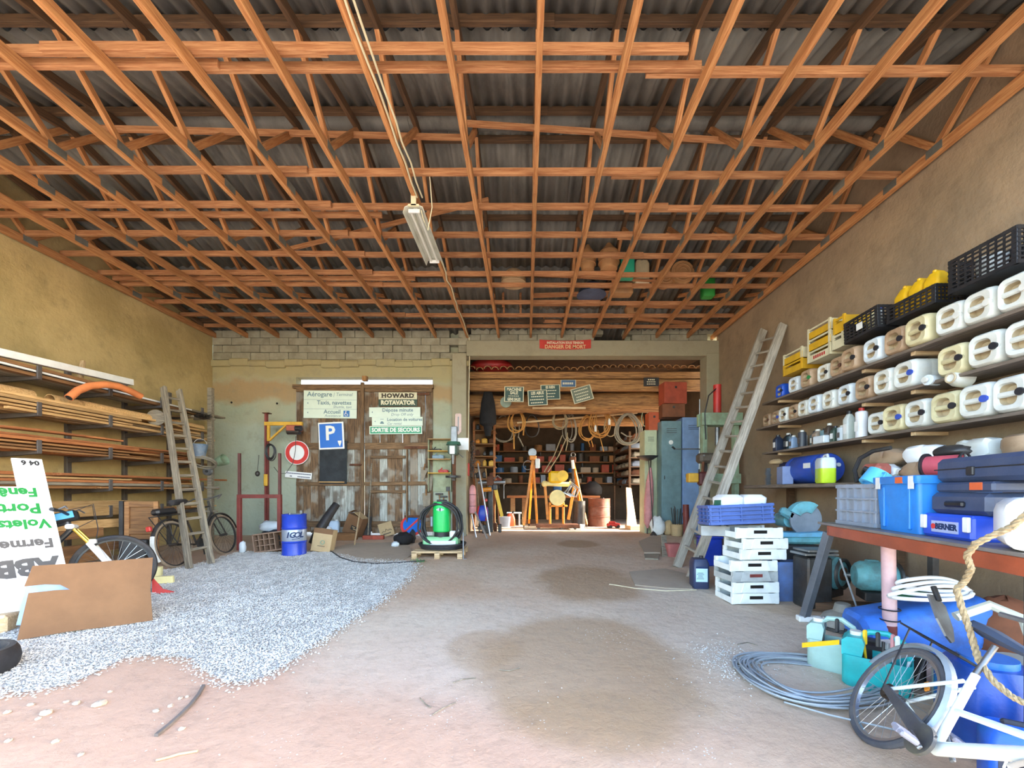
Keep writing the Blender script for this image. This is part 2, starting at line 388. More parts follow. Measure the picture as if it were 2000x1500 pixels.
def plaster(name, h1, h2, h3, zones=None, sc=.9, bump=.5):
    """rough lime render; zones = [(z0,z1,hex,amount)] repainted / stained bands with ragged edges"""
    m = bpy.data.materials.new(name); nt, b = nodes(m); MT[name] = m
    g = nd(nt, 'ShaderNodeNewGeometry'); pos = g.outputs['Position']
    n1 = nd(nt, 'ShaderNodeTexNoise', i_Scale=sc, i_Detail=8.0, i_Roughness=.62); nt.links.new(pos, n1.inputs[0])
    n2 = nd(nt, 'ShaderNodeTexNoise', i_Scale=sc*3.3, i_Detail=8.0, i_Roughness=.7); nt.links.new(pos, n2.inputs[0])
    col = mixc(nt, ramp(nt, n1.outputs[0], .36, .64), lin(h1), lin(h2))
    sp = nd(nt, 'ShaderNodeSeparateXYZ'); nt.links.new(pos, sp.inputs[0])
    zz = mathn(nt, 'ADD', sp.outputs[2], mathn(nt, 'MULTIPLY', mathn(nt, 'SUBTRACT', n1.outputs[0], .5), .9))
    for z0, z1, h, a in (zones or []):
        f = mathn(nt, 'MULTIPLY', ramp(nt, zz, z0-.12, z0+.12), mathn(nt, 'SUBTRACT', 1.0, ramp(nt, zz, z1-.12, z1+.12)))
        col = mixc(nt, mathn(nt, 'MULTIPLY', f, a), col, lin(h))
    col = mixc(nt, mathn(nt, 'MULTIPLY', ramp(nt, n2.outputs[0], .5, .72), .5), col, lin(h3))
    nt.links.new(col, b.inputs['Base Color']); b.inputs['Roughness'].default_value = .95
    n3 = nd(nt, 'ShaderNodeTexNoise', i_Scale=7.0, i_Detail=9.0, i_Roughness=.65); nt.links.new(pos, n3.inputs[0])
    bp = nd(nt, 'ShaderNodeBump', i_Strength=bump, i_Distance=.04); nt.links.new(n3.outputs[0], bp.inputs['Height']); nt.links.new(bp.outputs[0], b.inputs['Normal'])
    return m
PL_L = plaster('ochre_render', '#bda877', '#a89566', '#8c7f5a')
PL_R = plaster('brown_grey_render', '#a08a70', '#8c7a64', '#6f604e')
PL_B = plaster('back_render', '#aaa88e', '#9fa690', '#8a8470', [(-1, 2.9, '#a9b3a2', .75), (3.55, 4.05, '#a88252', .7), (4.1, 4.8, '#a8935e', .6)])
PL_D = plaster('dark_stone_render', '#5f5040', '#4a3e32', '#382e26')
# ground: floor inside, yard outside
def grid(name, xs, ys, zfun, mat):
    vs = [(x, y, zfun(x, y)) for y in ys for x in xs]; n = len(xs)
    fs = [(j*n+i, j*n+i+1, (j+1)*n+i+1, (j+1)*n+i) for j in range(len(ys)-1) for i in range(n-1)]
    me = bpy.data.meshes.new(name); me.from_pydata(vs, [], fs); me.shade_smooth(); return link(name, me, mat)
st(grid('floor', list(np.linspace(-8.5, 5.2, 60)), list(np.linspace(0.2, 10.8, 60))+list(np.linspace(11, 17.2, 12)), lambda x, y: zf(y), EARTH))
def yardz(x, y): return (zf(max(y, -6)) if y < 10.8 else 0.0) - (0.012 if (-8.6 < x < 5.3 and .3 < y < 17.2) else 0)
st(grid('ground', [-60, -30, -15, -8.51, -8.5, 5.2, 5.21, 12, 25, 60], [-60, -30, -12, -6, -3, .19, .2, 10.8, 17.2, 17.21, 30, 60], yardz, YARD))
# roof line
Y0, YA, Y1 = 0.9, 5.85, 10.8
SL = 0.212
def tcz(y): return 5.27 + SL*((y-Y0) if y < YA else (Y1-y))      # top chord centre line
def gable(name, x0, x1, mat):
    mb = MB(); pr = [(1.55, -.75), (10.8, -.2), (10.8, 5.2), (10.8, tcz(10.8)+.16), (YA, tcz(YA)+.16), (1.55, tcz(1.55)+.16)]
    mb.loft([[Vector((x0, y, z)) for y, z in pr], [Vector((x1, y, z)) for y, z in pr]])
    return st(ob(name, mb, mat, smooth=0))
gable('wall_left', XL-.25, XL, PL_L); gable('wall_right', XR, XR+.25, PL_R)
wb_ = MB()
DX0, DX1, DZ = -6.06, -2.46, 4.16
for x0, x1, z0, z1 in ((XL-.25, DX0, -.3, 4.62), (DX0, DX1, DZ, 4.62), (DX1, -1.92, -.3, 4.62)):
    wb_.box(((x0+x1)/2, YB+.13, (z0+z1)/2), (x1-x0, .26, z1-z0))
wb_.box(((XL-.25-1.5)/2, YB+.25, 5.02), (-1.5-XL+.25, .1, .9)); wb_.box((.15, YB+.25, 5.3), (3.3, .1, .4)); wb_.box((3.95, YB+.25, 5.3), (2.6, .1, .4))
wb = st(ob('wall_back', wb_, PL_B, smooth=0))
# concrete block courses on top of the wall and the beam
blk = MB().box((0,0,0), (.49, .2, .185), .008).mesh('concrete_block', 0); blk.materials.append(BLOCK)
blh = MB().box((0,0,0), (.24, .2, .185), .008).mesh('concrete_block', 0); blh.materials.append(BLOCK)
for c in range(4):
    x = XL+.25+(.25 if c % 2 else 0); z = 4.72+c*.195
    if c % 2: link('concrete_block', blh, BLOCK, wb, TR((XL+.125, YB+.1, z)))
    link('concrete_block', blh, BLOCK, wb, TR((-1.66, YB+.1, z)))
    while x < -2.0:
        link('concrete_block', blk, BLOCK, wb, TR((x, YB+.1+R.uniform(-.012,.012), z))); x += .5
for c in range(2):
    x = -1.45+(.25 if c % 2 else 0)
    while x < XR-.1:
        if not (1.85 < x < 2.65): link('concrete_block', blk, BLOCK, wb, TR((x, YB+.1+R.uniform(-.012,.012), 5.2+c*.195)))
        x += .5
# ledge under the blocks, holes, pillar, lintel, right column
lb = MB()
for i in range(14):
    x0 = XL+i*.482; x1 = x0+.482; lb.box(((x0+x1)/2, YB-.03, 4.52+.03*math.sin(i*1.7)), (.5, .09, .17+.03*math.sin(i*2.3)), .02)
ob('ledge', lb, PL_B, wb, smooth=0)
cm = MB().box((-1.735, YB+.06, 2.3), (.37, .42, 4.9), .01); st(ob('trim_1', cm, CONC, smooth=0), label='square concrete pillar beside the barn door')
cm = MB().box((1.75, YB+.05, 4.89), (6.6, .36, .4), .012); st(ob('trim_2', cm, CONC, smooth=0), label='concrete lintel beam over the wide opening')
cm = MB().box((4.87, YB+.06, 2.3), (.33, .42, 4.9), .01); st(ob('trim_3', cm, CONC, smooth=0), label='concrete column at the right end of the opening')
HOLE = mk('dark_hole', '#15110d', .95, 0, 0, bump=0)
for u, v in ((452, 786), (541, 788)):
    p = P(u, v, YB-.004); ob('anchor_hole', MB().cyl((0, 0, 0), (0, .02, 0), .028, n=12), HOLE, wb, TR(p-Vector((0,0,0))))
# ---------------- room behind the opening
RX0, RX1, RY = -1.62, 5.25, 17.0
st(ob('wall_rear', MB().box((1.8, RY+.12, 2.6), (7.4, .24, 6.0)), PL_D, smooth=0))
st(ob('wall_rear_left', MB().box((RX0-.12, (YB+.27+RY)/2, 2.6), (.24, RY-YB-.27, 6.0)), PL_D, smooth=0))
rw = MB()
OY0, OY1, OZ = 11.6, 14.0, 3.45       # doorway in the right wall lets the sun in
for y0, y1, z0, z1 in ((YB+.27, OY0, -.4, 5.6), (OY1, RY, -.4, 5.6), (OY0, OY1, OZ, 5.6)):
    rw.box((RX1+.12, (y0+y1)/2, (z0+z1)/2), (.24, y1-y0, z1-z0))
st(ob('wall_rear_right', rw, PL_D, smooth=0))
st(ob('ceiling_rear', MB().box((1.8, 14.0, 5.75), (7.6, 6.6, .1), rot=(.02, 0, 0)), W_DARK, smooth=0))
# ================================================================ roof
ROOF = mk('fibre_cement', '#7c7a74', .95, 0, .15, 2.5, .3, dirt='#454440', dirta=.6, stretch=(1, .35, 1))
rf = bpy.data.objects.new('roof', None); COL.objects.link(rf); st(rf, 'structure')
def corr(Wd, Ld):
    """corrugated sheet: waves across x, long side along y"""
    n = 45; xs = [Wd*(i/(n-1)-.5) for i in range(n)]; zs = [.026*math.cos(2*math.pi*x/.177) for x in xs]
    vs = [(x, s*Ld/2, z+t) for t in (0, .007) for s in (-1, 1) for x, z in zip(xs, zs)]
    fs = []
    for i in range(n-1):
        fs += [(i, i+1, n+i+1, n+i), (2*n+i, 3*n+i, 3*n+i+1, 2*n+i+1), (i, 2*n+i, 2*n+i+1, i+1), (n+i, n+i+1, 3*n+i+1, 3*n+i)]
    me = bpy.data.meshes.new('corrugated_sheet'); me.from_pydata(vs, [], fs); me.shade_smooth(); me.materials.append(ROOF); return me
NX = 15; wx = (XR-XL+.7)/NX; half = (YA-Y0+.42)/math.cos(math.atan(SL)); rows = 4; Lr = half/rows
cs = corr(wx+.09, Lr+.16); an = math.atan(SL)
for side in (0, 1):
    for r in range(rows):
        s = (r+.5)*Lr
        for i in range(NX):
            y = Y0-.42+s*math.cos(an) if side == 0 else Y1+.42-s*math.cos(an)
            z = tcz(Y0)+.15+SL*(-.42)+s*math.sin(an)+.008*((i+r) % 2)
            if y-Lr/2 < 1.2 and side == 0: continue
            link('corrugated_sheet', cs, ROOF, rf, TR((XL-.35+(i+.5)*wx, y, z), ((an+.02) if side == 0 else -(an+.02), 0, 0)))
rc = MB(); 
for i in range(12):
    x0 = XL-.3+i*1.14; rc.cyl((x0, YA, tcz(YA)+.16), (x0+1.2, YA, tcz(YA)+.16), .14, .15, 12)
ob('ridge_cap', rc, ROOF, rf)
# purlins between top chords and sheets
for i, y in enumerate((1.75, 2.9, 4.3, 5.62, 6.08, 7.4, 8.8, 10.35)):
    t = th('purlin', 'dark timber purlin under the corrugated sheets, %s' % (ORD[i]+' from the entrance'), 'purlin', (0, y, tcz(y)+.1), group='roof purlins')
    for x0, x1 in ((XL+.02, -4.2), (-4.2, .3), (.3, XR-.02)):
        bar('length', (x0, R.uniform(-.01,.01), 0), (x1, R.uniform(-.01,.01), 0), .06, .085, W_DARK, t)
# trusses: bottom chord y-wise
PLATE = mk('nail_plate', '#7d7f78', .6, .5, .2)
TX = [.12+.83*k for k in range(-10, 7)]; TX[0] = XL+.07; TX[-1] = XR-.07
WEBS = [((4.95, 5.3), (4.22, tcz(4.22))), ((4.95, 5.3), (YA-.06, tcz(YA)-.05)), ((6.75, 5.3), (YA+.06, tcz(YA)-.05)), ((6.75, 5.3), (7.5, tcz(7.5))), ((8.6, 5.3), (7.5, tcz(7.5))), ((8.6, 5.3), (9.3, tcz(9.3)))]
tl0 = None
for i, x in enumerate(TX):
    wall = i in (0, len(TX)-1)
    lab = 'pine roof truss tight against the ochre wall' if i == 0 else 'pine roof truss tight against the brown wall above the jug shelves' if wall else 'pine roof truss carrying the fluorescent lamp and conduit' if i == 8 else 'pine roof truss, %s from the %s' % ((ORD[i], 'ochre wall') if i < 8 else (ORD[16-i], 'brown wall with the jug shelves'))
    if tl0 is None or not lab.startswith('pine roof truss, ') or i == 1:
        t = th('roof_truss', lab, 'roof truss', (x, 0, 0), group='roof trusses')
        dx = .0
        bar('bottom_chord', (0, 1.45, 5.26), (0, 5.55, 5.26), .058, .12, W_TRUSS, t); bar('bottom_chord', (0, 5.55, 5.26), (0, 10.95, 5.26), .058, .12, W_TRUSS, t)
        bar('top_chord', (0, 1.4, tcz(1.4)), (0, YA, tcz(YA)), .055, .11, W_DARK, t); bar('top_chord', (0, YA, tcz(YA)), (0, 10.95, tcz(10.95)), .055, .11, W_DARK, t)
        for a, b in WEBS: bar('web', (0, a[0], a[1]), (0, b[0], b[1]), .05, .075, W_TRUSS, t)
        for y in (4.95, 6.75, 8.6, 5.55): ob('nail_plate', MB().box((.031, y, 5.28), (.003, .2, .1)).box((-.031, y, 5.28), (.003, .2, .1)), PLATE, t, smooth=0)
        if i == 1: tl0 = proto(t)
        if i == 0: pass
    else: dup(tl0, TR((x+R.uniform(-.01,.01), 0, R.uniform(-.006,.006))), lab)
# lateral braces lying on the bottom chords
BY = [4.08, 5.42, 6.07, 6.74, 7.3, 7.94, 8.36, 9.14, 9.8, 10.45]
for k, y in enumerate(BY):
    lab = 'doubled row of pine braces laid across the trusses nearest the entrance' if k == 0 else 'row of pine braces laid across the trusses, %s from the entrance' % ('second','third','fourth','fifth','sixth','seventh','eighth','ninth','tenth')[k-1]
    t = th('lateral_brace', lab, 'brace', (0, y, 5.365), group='lateral roof braces')
    segs = [(XL+.03, -2.95+R.uniform(-.1,.1)), (-3.2, 1.9+R.uniform(-.4,.3)), (1.35+R.uniform(-.3,.3), XR-.03)]
    for j, (a, b) in enumerate(segs): bar('board', (a, .05*(j-1), .005*j), (b, .05*(j-1)+R.uniform(-.02,.02), .005*j), .045, .085, W_BRACE, t)
    if k == 0:
        for j, (a, b) in enumerate(((XL+.03, -1.9), (-4.6, 1.55))): bar('board', (a, -.17-.02*j, .002), (b, -.15-.02*j, .01), .045, .085, W_BRACE, t)
    if k in (2, 5): bar('board', (XL+.1, .16, 0), (-2.2, .2, .02), .045, .08, W_BRACE, t)
# slanting loose battens up in the roof space
for a, b, l in (((-5.6, 5.3, 5.85), (-.9, 5.75, 6.12), 'long thin batten sloping across the webs under the ridge'), ((-.9, 5.5, 6.1), (3.6, 5.5, 5.8), 'thin pine batten sagging under the ridge towards the brown wall'), ((-4.6, 7.4, 5.45), (-.6, 6.6, 5.85), 'dark pole slanting through the webs behind the ridge')):
    tg(bar('loose_batten', a, b, .04, .07, W_BRACE), l, 'batten', 'loose battens in the roof')
# ---------------- fluorescent fitting with conduits on its truss
lx = TX[8]
a = Vector((lx-.0, 5.62, 5.03)); b = Vector((lx+.02, 6.85, 4.99))
t = th('fluorescent_lamp', 'old twin fluorescent batten with curved white reflector, hanging below a truss', 'lamp', a)
REFL = mk('lamp_enamel', '#cfd0c4', .4, 0, .06, dirt='#a8a48e', dirta=.4)
mb = MB(); prof = [(-.15, -.05), (-.125, .03), (-.06, .055), (.06, .055), (.125, .03), (.15, -.05), (.145, -.052), (.12, .022), (.058, .046), (-.058, .046), (-.12, .022), (-.145, -.052)]
mb.loft([[Vector((x, 0, z)) for x, z in prof], [Vector((x+.02, 1.25, z-.04)) for x, z in prof]])
rfl = ob('reflector', mb, REFL, t, smooth=50)
TUBE = mk('lamp_tube_off', '#e2e2d8', .2, 0, .02, bump=0)
for s in (-.05, .05):
    ob('tube', MB().cyl((s, .04, -.01), (s+.02, 1.2, -.05), .017, n=10), TUBE, t)
ob('ballast_cover', MB().box((.01, .62, .03), (.06, 1.15, .04), .008, rot=(-.033,0,0)), REFL, t)
for y in (.03, 1.2): ob('lamp_holder', MB().box((y*.016, y, -.012-.033*y), (.16, .03, .05), .006), WHITE, t)
ob('bracket', MB().box((0, .0, .12), (.07, .02, .16)).box((0, .0, .045), (.15, .02, .03)), CABLEW, t)
ob('hanger', MB().cyl((.0, 1.1, .02), (.0, 1.1, .2), .006, n=6), STEEL, t)
def wig(p0, p1, n, amp, seed):
    r = random.Random(seed); p0 = Vector(p0); p1 = Vector(p1)
    return [p0.lerp(p1, i/n)+(Vector((r.uniform(-amp,amp), 0, r.uniform(-amp,amp))) if 0 < i < n else Vector()) for i in range(n+1)]
for k, (dx, l) in enumerate(((.045, 'ivory conduit running along the underside of the lamp truss'), (.115, 'second ivory cable strung beside the conduit on the lamp truss'))):
    mb = MB().tube(wig((lx+dx, 1.5, 5.2), (lx+dx+.01, 5.6, 5.17), 14, .012, k), .011, 6); tg(ob('conduit', mb, CABLEW), l, 'cable', 'cables on the lamp truss')
tg(ob('conduit', MB().tube(wig((lx+.06, 6.8, 5.15), (lx+.06, 10.7, 5.18), 16, .02, 5)+[(lx+.07, 10.72, 4.9), (lx+.05, 10.72, 3.6), (lx+.04, 10.72, 2.2)], .012, 6), CABLEW), 'cable running from the lamp to the pillar and down its face', 'cable', 'cables on the lamp truss')
ob('flex', MB().tube([Vector(q_)-t.location for q_ in ((lx+.26, 5.43, 5.37), (lx+.26, 5.48, 5.3), (lx+.27, 5.55, 5.0), (lx+.2, 5.6, 4.72), (lx+.13, 5.62, 4.9), (lx+.1, 5.64, 5.02))], .007, 6), CABLEW, t)
# ================================================================ left wall: cantilever rack with timber
BKY = [5.2, 6.28, 7.36, 8.4, 9.45]; RZ = [2.90, 2.34, 1.76, 1.19, .72]
XLIP = -7.45
ARMS = mk('rack_arm_steel', '#5e5a58', .6, .3, .2, dirt='#4a3a30', dirta=.5)
for i, y in enumerate(BKY):
    t = th('timber_rack', 'steel wall post with cantilever arms holding planks, %s' % (ORD[4-i]+' from the end post'), 'rack', (XL, y, zf(y)), group='cantilever rack posts')
    zz = zf(y)
    ob('post', MB().box((.03, 0, 1.75), (.06, .08, 3.5), .004), ARMS, t, smooth=0)
    for z in RZ:
        a = ob('arm', MB().loft([[Vector((.05, s*.025, z-zz-.09)), Vector((.05, s*.025, z-zz)), Vector((.81, s*.025, z-zz+.01)), Vector((.81, s*.025, z-zz-.03))] for s in (-1, 1)]), ARMS, t, smooth=0)
        ob('lip', MB().box((.80, 0, z-zz+.08), (.025, .06, .2), .003), ARMS, a, smooth=0)
pk = 0
LEVW = [('top', 0), ('second', 1), ('third', 2), ('fourth', 3), ('lowest', 4)]
for nm, li in LEVW:
    z = RZ[li]+.01
    rr = random.Random(40+li)
    mats = {0: [W_PLANKD, W_GREY], 1: [W_PLANK, W_PLANK, W_PALE], 2: [W_RED, W_PLANKD, W_RED], 3: [W_PLANKD, W_PLANK, W_GREY, W_RED], 4: [W_PLANKD, W_PLANK]}[li]
    for layer in range((3, 5, 5, 5, 2)[li]):
        x = XL+.1
        zl = 0
        while x < XLIP-.06:
            wd = rr.choice((.09, .12, .15, .19)); 
            if x+wd > XLIP-.01: wd = XLIP-.01-x
            ht = rr.choice((.03, .04, .048)); L = rr.uniform(2.2, 4.2)
            y1 = rr.uniform(7.4, 10.3) if li != 2 else rr.uniform(7.2, 9.9)
            y0 = max(4.1, y1-L)
            if layer > 1 and rr.random() < .3: x += wd+.004; continue
            m = rr.choice(mats)
            lab = '%s plank lying in the %s layer on the %s arms of the timber rack' % ({'rack_plank': 'pale tan', 'rack_plank_brown': 'brown', 'rack_plank_red': 'reddish', 'weathered_grey_wood': 'weathered grey', 'pale_pallet_wood': 'light pine'}[m.name], ('bottom','second','third','fourth','top')[layer], nm)
            zt = z+.052*layer+rr.uniform(0, .004)
            tg(bar('plank', (x+wd/2, y0, zt+ht/2), (x+wd/2, y1, zt+ht/2), wd-.006, ht, m, ch=.002), lab, 'plank', 'planks on the %s arms' % nm)
            x += wd+.004
# special long pieces
tg(bar('white_beam', (-7.56, 4.2, 3.07), (-7.56, 7.85, 3.24), .1, .11, WHITE), 'long white painted square beam on the top arms of the rack', 'beam')
tg(bar('white_lath', (-7.52, 5.0, 3.0), (-7.52, 9.2, 2.98), .05, .03, WHITE), 'thin white lath under the white beam on the rack', 'lath')
PIPEO = mk('orange_duct', '#d9824c', .55, 0, .08, dirt='#a8643c', dirta=.3)
pp = [P(120, 777, 6.5), P(137, 763, 6.62), P(160, 754, 6.8), P(190, 751, 7.0), P(217, 754, 7.2), P(240, 763, 7.42), P(262, 774, 7.62)]
mb = MB().tube([p+Vector((.12, 0, 0)) for p in pp], .058, 14); o = tg(ob('flexible_duct', mb, PIPEO), 'bent orange plastic duct hanging over a rack lip', 'pipe')
d0 = (pp[0]-pp[1]).normalized(); q0 = pp[0]+Vector((.12,0,0))
ob('duct_bore', MB().cyl(q0+d0*.001, q0+d0*.004, .046, n=14), HOLE, o)
# half round gutters on second level
for k, (y0, y1, l) in enumerate(((4.2, 6.3, 'nearer tan half-round gutter on the second arms with a broken end'), (6.55, 7.0, 'short tan half-round offcut between the two long gutters'), (6.95, 9.6, 'long tan half-round gutter on the second arms running behind the ladder'))):
    arc = [(math.cos(t)*.1, math.sin(t)*.1) for t in [math.pi*i/10 for i in range(11)]]; arc += [(math.cos(t)*.088, math.sin(t)*.088) for t in [math.pi*i/10 for i in range(10, -1, -1)]]
    mb = MB(); mb.loft([[Vector((x, 0, z)) for x, z in arc], [Vector((x, y1-y0, z)) for x, z in arc]])
    tg(ob('half_round_gutter', mb, MT['rack_plank'], mx=TR((-7.62, y0, RZ[1]+.27))), l, 'gutter', 'gutters on the rack')
# shingle-like boards on third level
for k in range(5):
    tg(bar('short_board', (-7.5-.02*k, 5.0+.32*k, RZ[2]+.29+.012*k), (-7.46-.02*k, 6.25+.34*k, RZ[2]+.33), .14, .03, W_RED), 'short red-brown board stepped like shingles on the third arms', 'board', 'stepped red-brown boards')
tg(bar('round_pole', (-7.72, 7.1, 3.12), (-8.0, 7.4, 3.5), .07, .07, W_PALE, ch=.02), 'short pale round offcut sticking up behind the white beam', 'offcut')
# stacked wide boards below the rack
for k, (y0, y1, z, l) in enumerate(((5.3, 7.9, .93, 'topmost'), (5.2, 7.85, .78, 'second'), (5.4, 7.9, .60, 'third'), (5.3, 7.2, .42, 'fourth'), (5.4, 7.6, .2, 'fifth'), (5.4, 7.3, 0.02, 'lowest'))):
    tg(bar('wide_board', (-7.5+.015*k, y0, z), (-7.48+.015*k, y1, z+(.03 if k % 2 else -.02)), .03, .15, W_PLANK if k < 3 else W_PLANKD), 'wide tan board on edge behind the mountain bike, %s of the pile' % l, 'board', 'wide boards on edge below the rack')
# wooden end post
t = th('rack_end_post', 'tall pale wooden post with cross battens at the far end of the timber rack', 'post', (-7.4, 9.62, zf(9.62)))
ob('upright', MB().box((0, 0, 1.82), (.1, .1, 3.64), .006), MT.get('weathered_grey_wood'), t, smooth=0)
for z, s in ((2.9, .25), (1.3, .35), (.75, .3)): ob('batten', MB().box((-.1, -.06, z), (s*2, .03, .05), .003), W_GREY, t, smooth=0)
# odds and ends at the far end of the rack
o = tg(ob('wooden_disc', MB().lathe([(.0, 0), (.14, 0), (.16, .01), (.16, .03), (.13, .035), (.0, .04)], 20), W_GREY, mx=TR(P(306, 816, 8.3)+Vector((0,0,0)), (math.pi/2, 0, .3))), 'grey round disc standing on the second arms of the rack', 'disc')
mb = MB().box((0, 0, 0), (.06, .3, .05), .01)
t = th('bristle_brush', 'dark bristle brush sticking out of the rack beside the ladder', 'brush', P(385, 815, 9.3)); ob('brush_back', mb, W_GREY, t)
bb = MB()
rr = random.Random(3)
for i in range(70):
    a = Vector((.02, rr.uniform(-.14,.14), rr.uniform(-.02,.02))); bb.tube([a, a+Vector((rr.uniform(.12,.24), rr.uniform(-.06,.06), rr.uniform(-.05,.1)))], .004, 3)
st(ob('bristles', bb, BLACKP, t), 'stuff')
ob('handle', MB().cyl((-.03, 0, 0), (-.9, .1, .06), .014), W_PLANK, t)
t = th('enamel_bucket', 'blue enamel bucket with worn white rim on the third arms beside the ladder', 'bucket', P(391, 892, 9.2))
ob('body', MB().lathe([(.0, 0), (.1, 0), (.145, .27), (.15, .28), (.14, .28), (.095, .012), (0, .012)], 18), mk('enamel_blue', '#5a7898', .4, 0, .2, dirt='#b8b8b0', dirta=.5), t)
ob('bail', MB().tube([(-.15*math.cos(a), 0, .27+.13*math.sin(a)) for a in [math.pi*i/10 for i in range(11)]], .005), WHITE, t)
tg(ob('hose_coil', MB().ring(.24, .016, (0,0,0), 'y').ring(.22, .016, (.03,.03,.01), 'y').ring(.25, .016, (-.01,.06,-.02), 'y'), ROPEG, mx=TR(P(396, 905, 9.3), (1.1, 0, .2))), 'loose grey hose coil lying on the fourth arms beside the end post', 'hose')
t = th('cast_pulley', 'small grey cast pulley at the rack end', 'pulley', Vector((-7.4, 9.53, 1.62)))
ob('wheel', MB().lathe([(.02, -.03), (.1, -.03), (.08, 0), (.1, .03), (.02, .03)], 18), STEEL, t, TR((0,0,0), (math.pi/2,0,0))); ob('hub', MB().cyl((0,-.05,0), (0,.05,0), .03), STEELD, t)
tg(ob('green_pot', MB().lathe([(0,0),(.1,0),(.14,.2),(.13,.2),(.09,.01),(0,.01)], 16), GREENP, mx=TR(P(424, 895, 9.7)-Vector((0,0,.1)), (0, 1.2, 0))), 'faded green pot hanging from the rack end post', 'pot')
# ---------------- signboard (upside down) leaning on the rack
e = Vector((-.38, .15, .91)).normalized(); wv = Vector((-.37, -.93, 0)).normalized(); wv = (wv-e*wv.dot(e)).normalized(); nv = wv.cross(-e).normalized()
B0 = Vector((-5.32, 4.85, zf(4.85)+.01))
SM = Matrix((wv, -nv, e)).transposed().to_4x4(); SM.translation = B0     # local x=to the left, z=up, -y=face
t = th('signboard', 'large white shop signboard standing upside down against the timber rack', 'sign', mx=SM)
LS = 2.02
ob('panel', MB().prism([(0, 0), (1.7, 0), (1.7, LS-.38), (.25, LS-.38), (.25, LS), (0, LS)], 0, .02), WHITEB, t, smooth=0)
def ST(x, d): # text origin: x from right edge, d below top, upside down
    return TR((x, -.0015, LS-d), (math.pi/2, 0, 0)) @ Matrix.Rotation(math.pi, 4, 'Z') @ Matrix.Rotation(math.pi, 4, 'Z')
def stext(s, x, d, size, mat, bold=.004):
    m = Matrix(((1,0,0,x),(0,0,1,-.0015),(0,-1,0,LS-d),(0,0,0,1)))
    # columns: text X -> local x, text Y -> -z (upside down), normal -> -y
    m = Matrix(((1,0,0,x),(0,0,-1,-.0015),(0,-1,0,LS-d),(0,0,0,1)))
    txt(s, size, mat, t, m, 'LEFT', bold, sx=1.0)
stext('04 6', .03, .055, .085, TXTD); stext('Fenêtre', .10, .45, .16, TXTG, .006); stext('Porte', .10, .66, .18, TXTG, .006); stext('Volets', .05, .86, .16, TXTG, .006); stext('Ferme.', .06, 1.11, .16, mk('grey_print','#5d5a58',.6,0,0,bump=0), .006); stext('ABBA', .06, 1.38, .27, mk('grey_print','#5d5a58'), .014)
# ---------------- cardboard sheet on the gravel
bl, br = F(33, 1255), F(298, 1215); ax = (br-bl).normalized(); L = (br-bl).length
upv = (Vector((0, .22, .95))); upv = (upv-ax*upv.dot(ax)).normalized(); nn = ax.cross(upv)
CM = Matrix((ax, -nn, upv)).transposed().to_4x4(); CM.translation = bl+Vector((0,0,.015))
CM = Matrix((ax, upv.cross(ax), upv)).transposed().to_4x4(); CM.translation = bl+Vector((0,0,.02))
t = tg(ob('cardboard_sheet', MB().prism([(0, 0), (.35, .015), (.7, .0), (L, .0), (L-.02, .35), (L-.0, .7), (.5, .705), (.08, .72), (.03, .52), (.17, .52), (.28, .5), (.35, .44), (.25, .45), (.06, .45)], 0, .008), CARD, mx=CM, smooth=0), 'big brown cardboard sheet with a torn notch propped on the gravel', 'cardboard')
tg(ob('plastic_sheet', MB().box((0,0,0), (.5, .02, .55), .004), mk('pale_blue_sheet', '#9fb6dc', .4, 0, .15), mx=TR((-4.98, 4.32, .02), (-.15, .1, .25))), 'pale blue plastic panel behind the torn notch of the cardboard sheet', 'panel')
tg(ob('wood_offcut', MB().box((0,0,0), (.22, .3, .18), .02).jit(.012), W_PALE, mx=TR(F(8, 1232)+Vector((-.03, .0, .09)), (0, 0, .4))), 'pale split log offcut at the foot of the signboard', 'log', 'pale offcuts by the signboard')
tg(ob('wood_offcut', MB().box((0,0,0), (.2, .2, .16), .02).jit(.012, 3), W_PALE, mx=TR(F(2, 1215)+Vector((-.02, .05, .2)), (0.2, 0, .9))), 'pale offcut resting on top of another by the signboard', 'log', 'pale offcuts by the signboard')
t = th('tyre', 'worn black tyre lying on the earth at the edge of the gravel', 'tyre', F(-85, 1325)+Vector((0,0,.11)))
ob('rubber', MB().loft([[Vector((r*math.cos(a), r*math.sin(a), z)) for r, z in ((.27,-.1),(.31,-.1),(.33,-.06),(.34,0),(.33,.06),(.31,.1),(.27,.1),(.25,.07),(.25,-.07))] for a in [2*math.pi*i/36 for i in range(36)]], close=True), BLACK, t); ob('wheel_disc', MB().lathe([(0,.03),(.1,.03),(.14,-.02),(.25,-.04),(.25,-.06),(0,0)], 24), RUST, t)
FOAM = mk('pale_yellow_foam', '#e2d9a0', .8, 0, .06)
tg(ob('foam_piece', MB().box((0,0,.06), (.26, .05, .11), .008), FOAM, mx=TR(F(320, 1140), (0.1, 0, .25))), 'rectangular pale yellow foam piece beside the cardboard sheet', 'foam')
tg(ob('foam_roll', MB().cyl((0,0,0), (0,0,.16), .07, .075, 14), FOAM, mx=TR(F(301, 1128)+Vector((0,.05,0)))), 'curved pale yellow foam piece behind the rectangular one', 'foam')
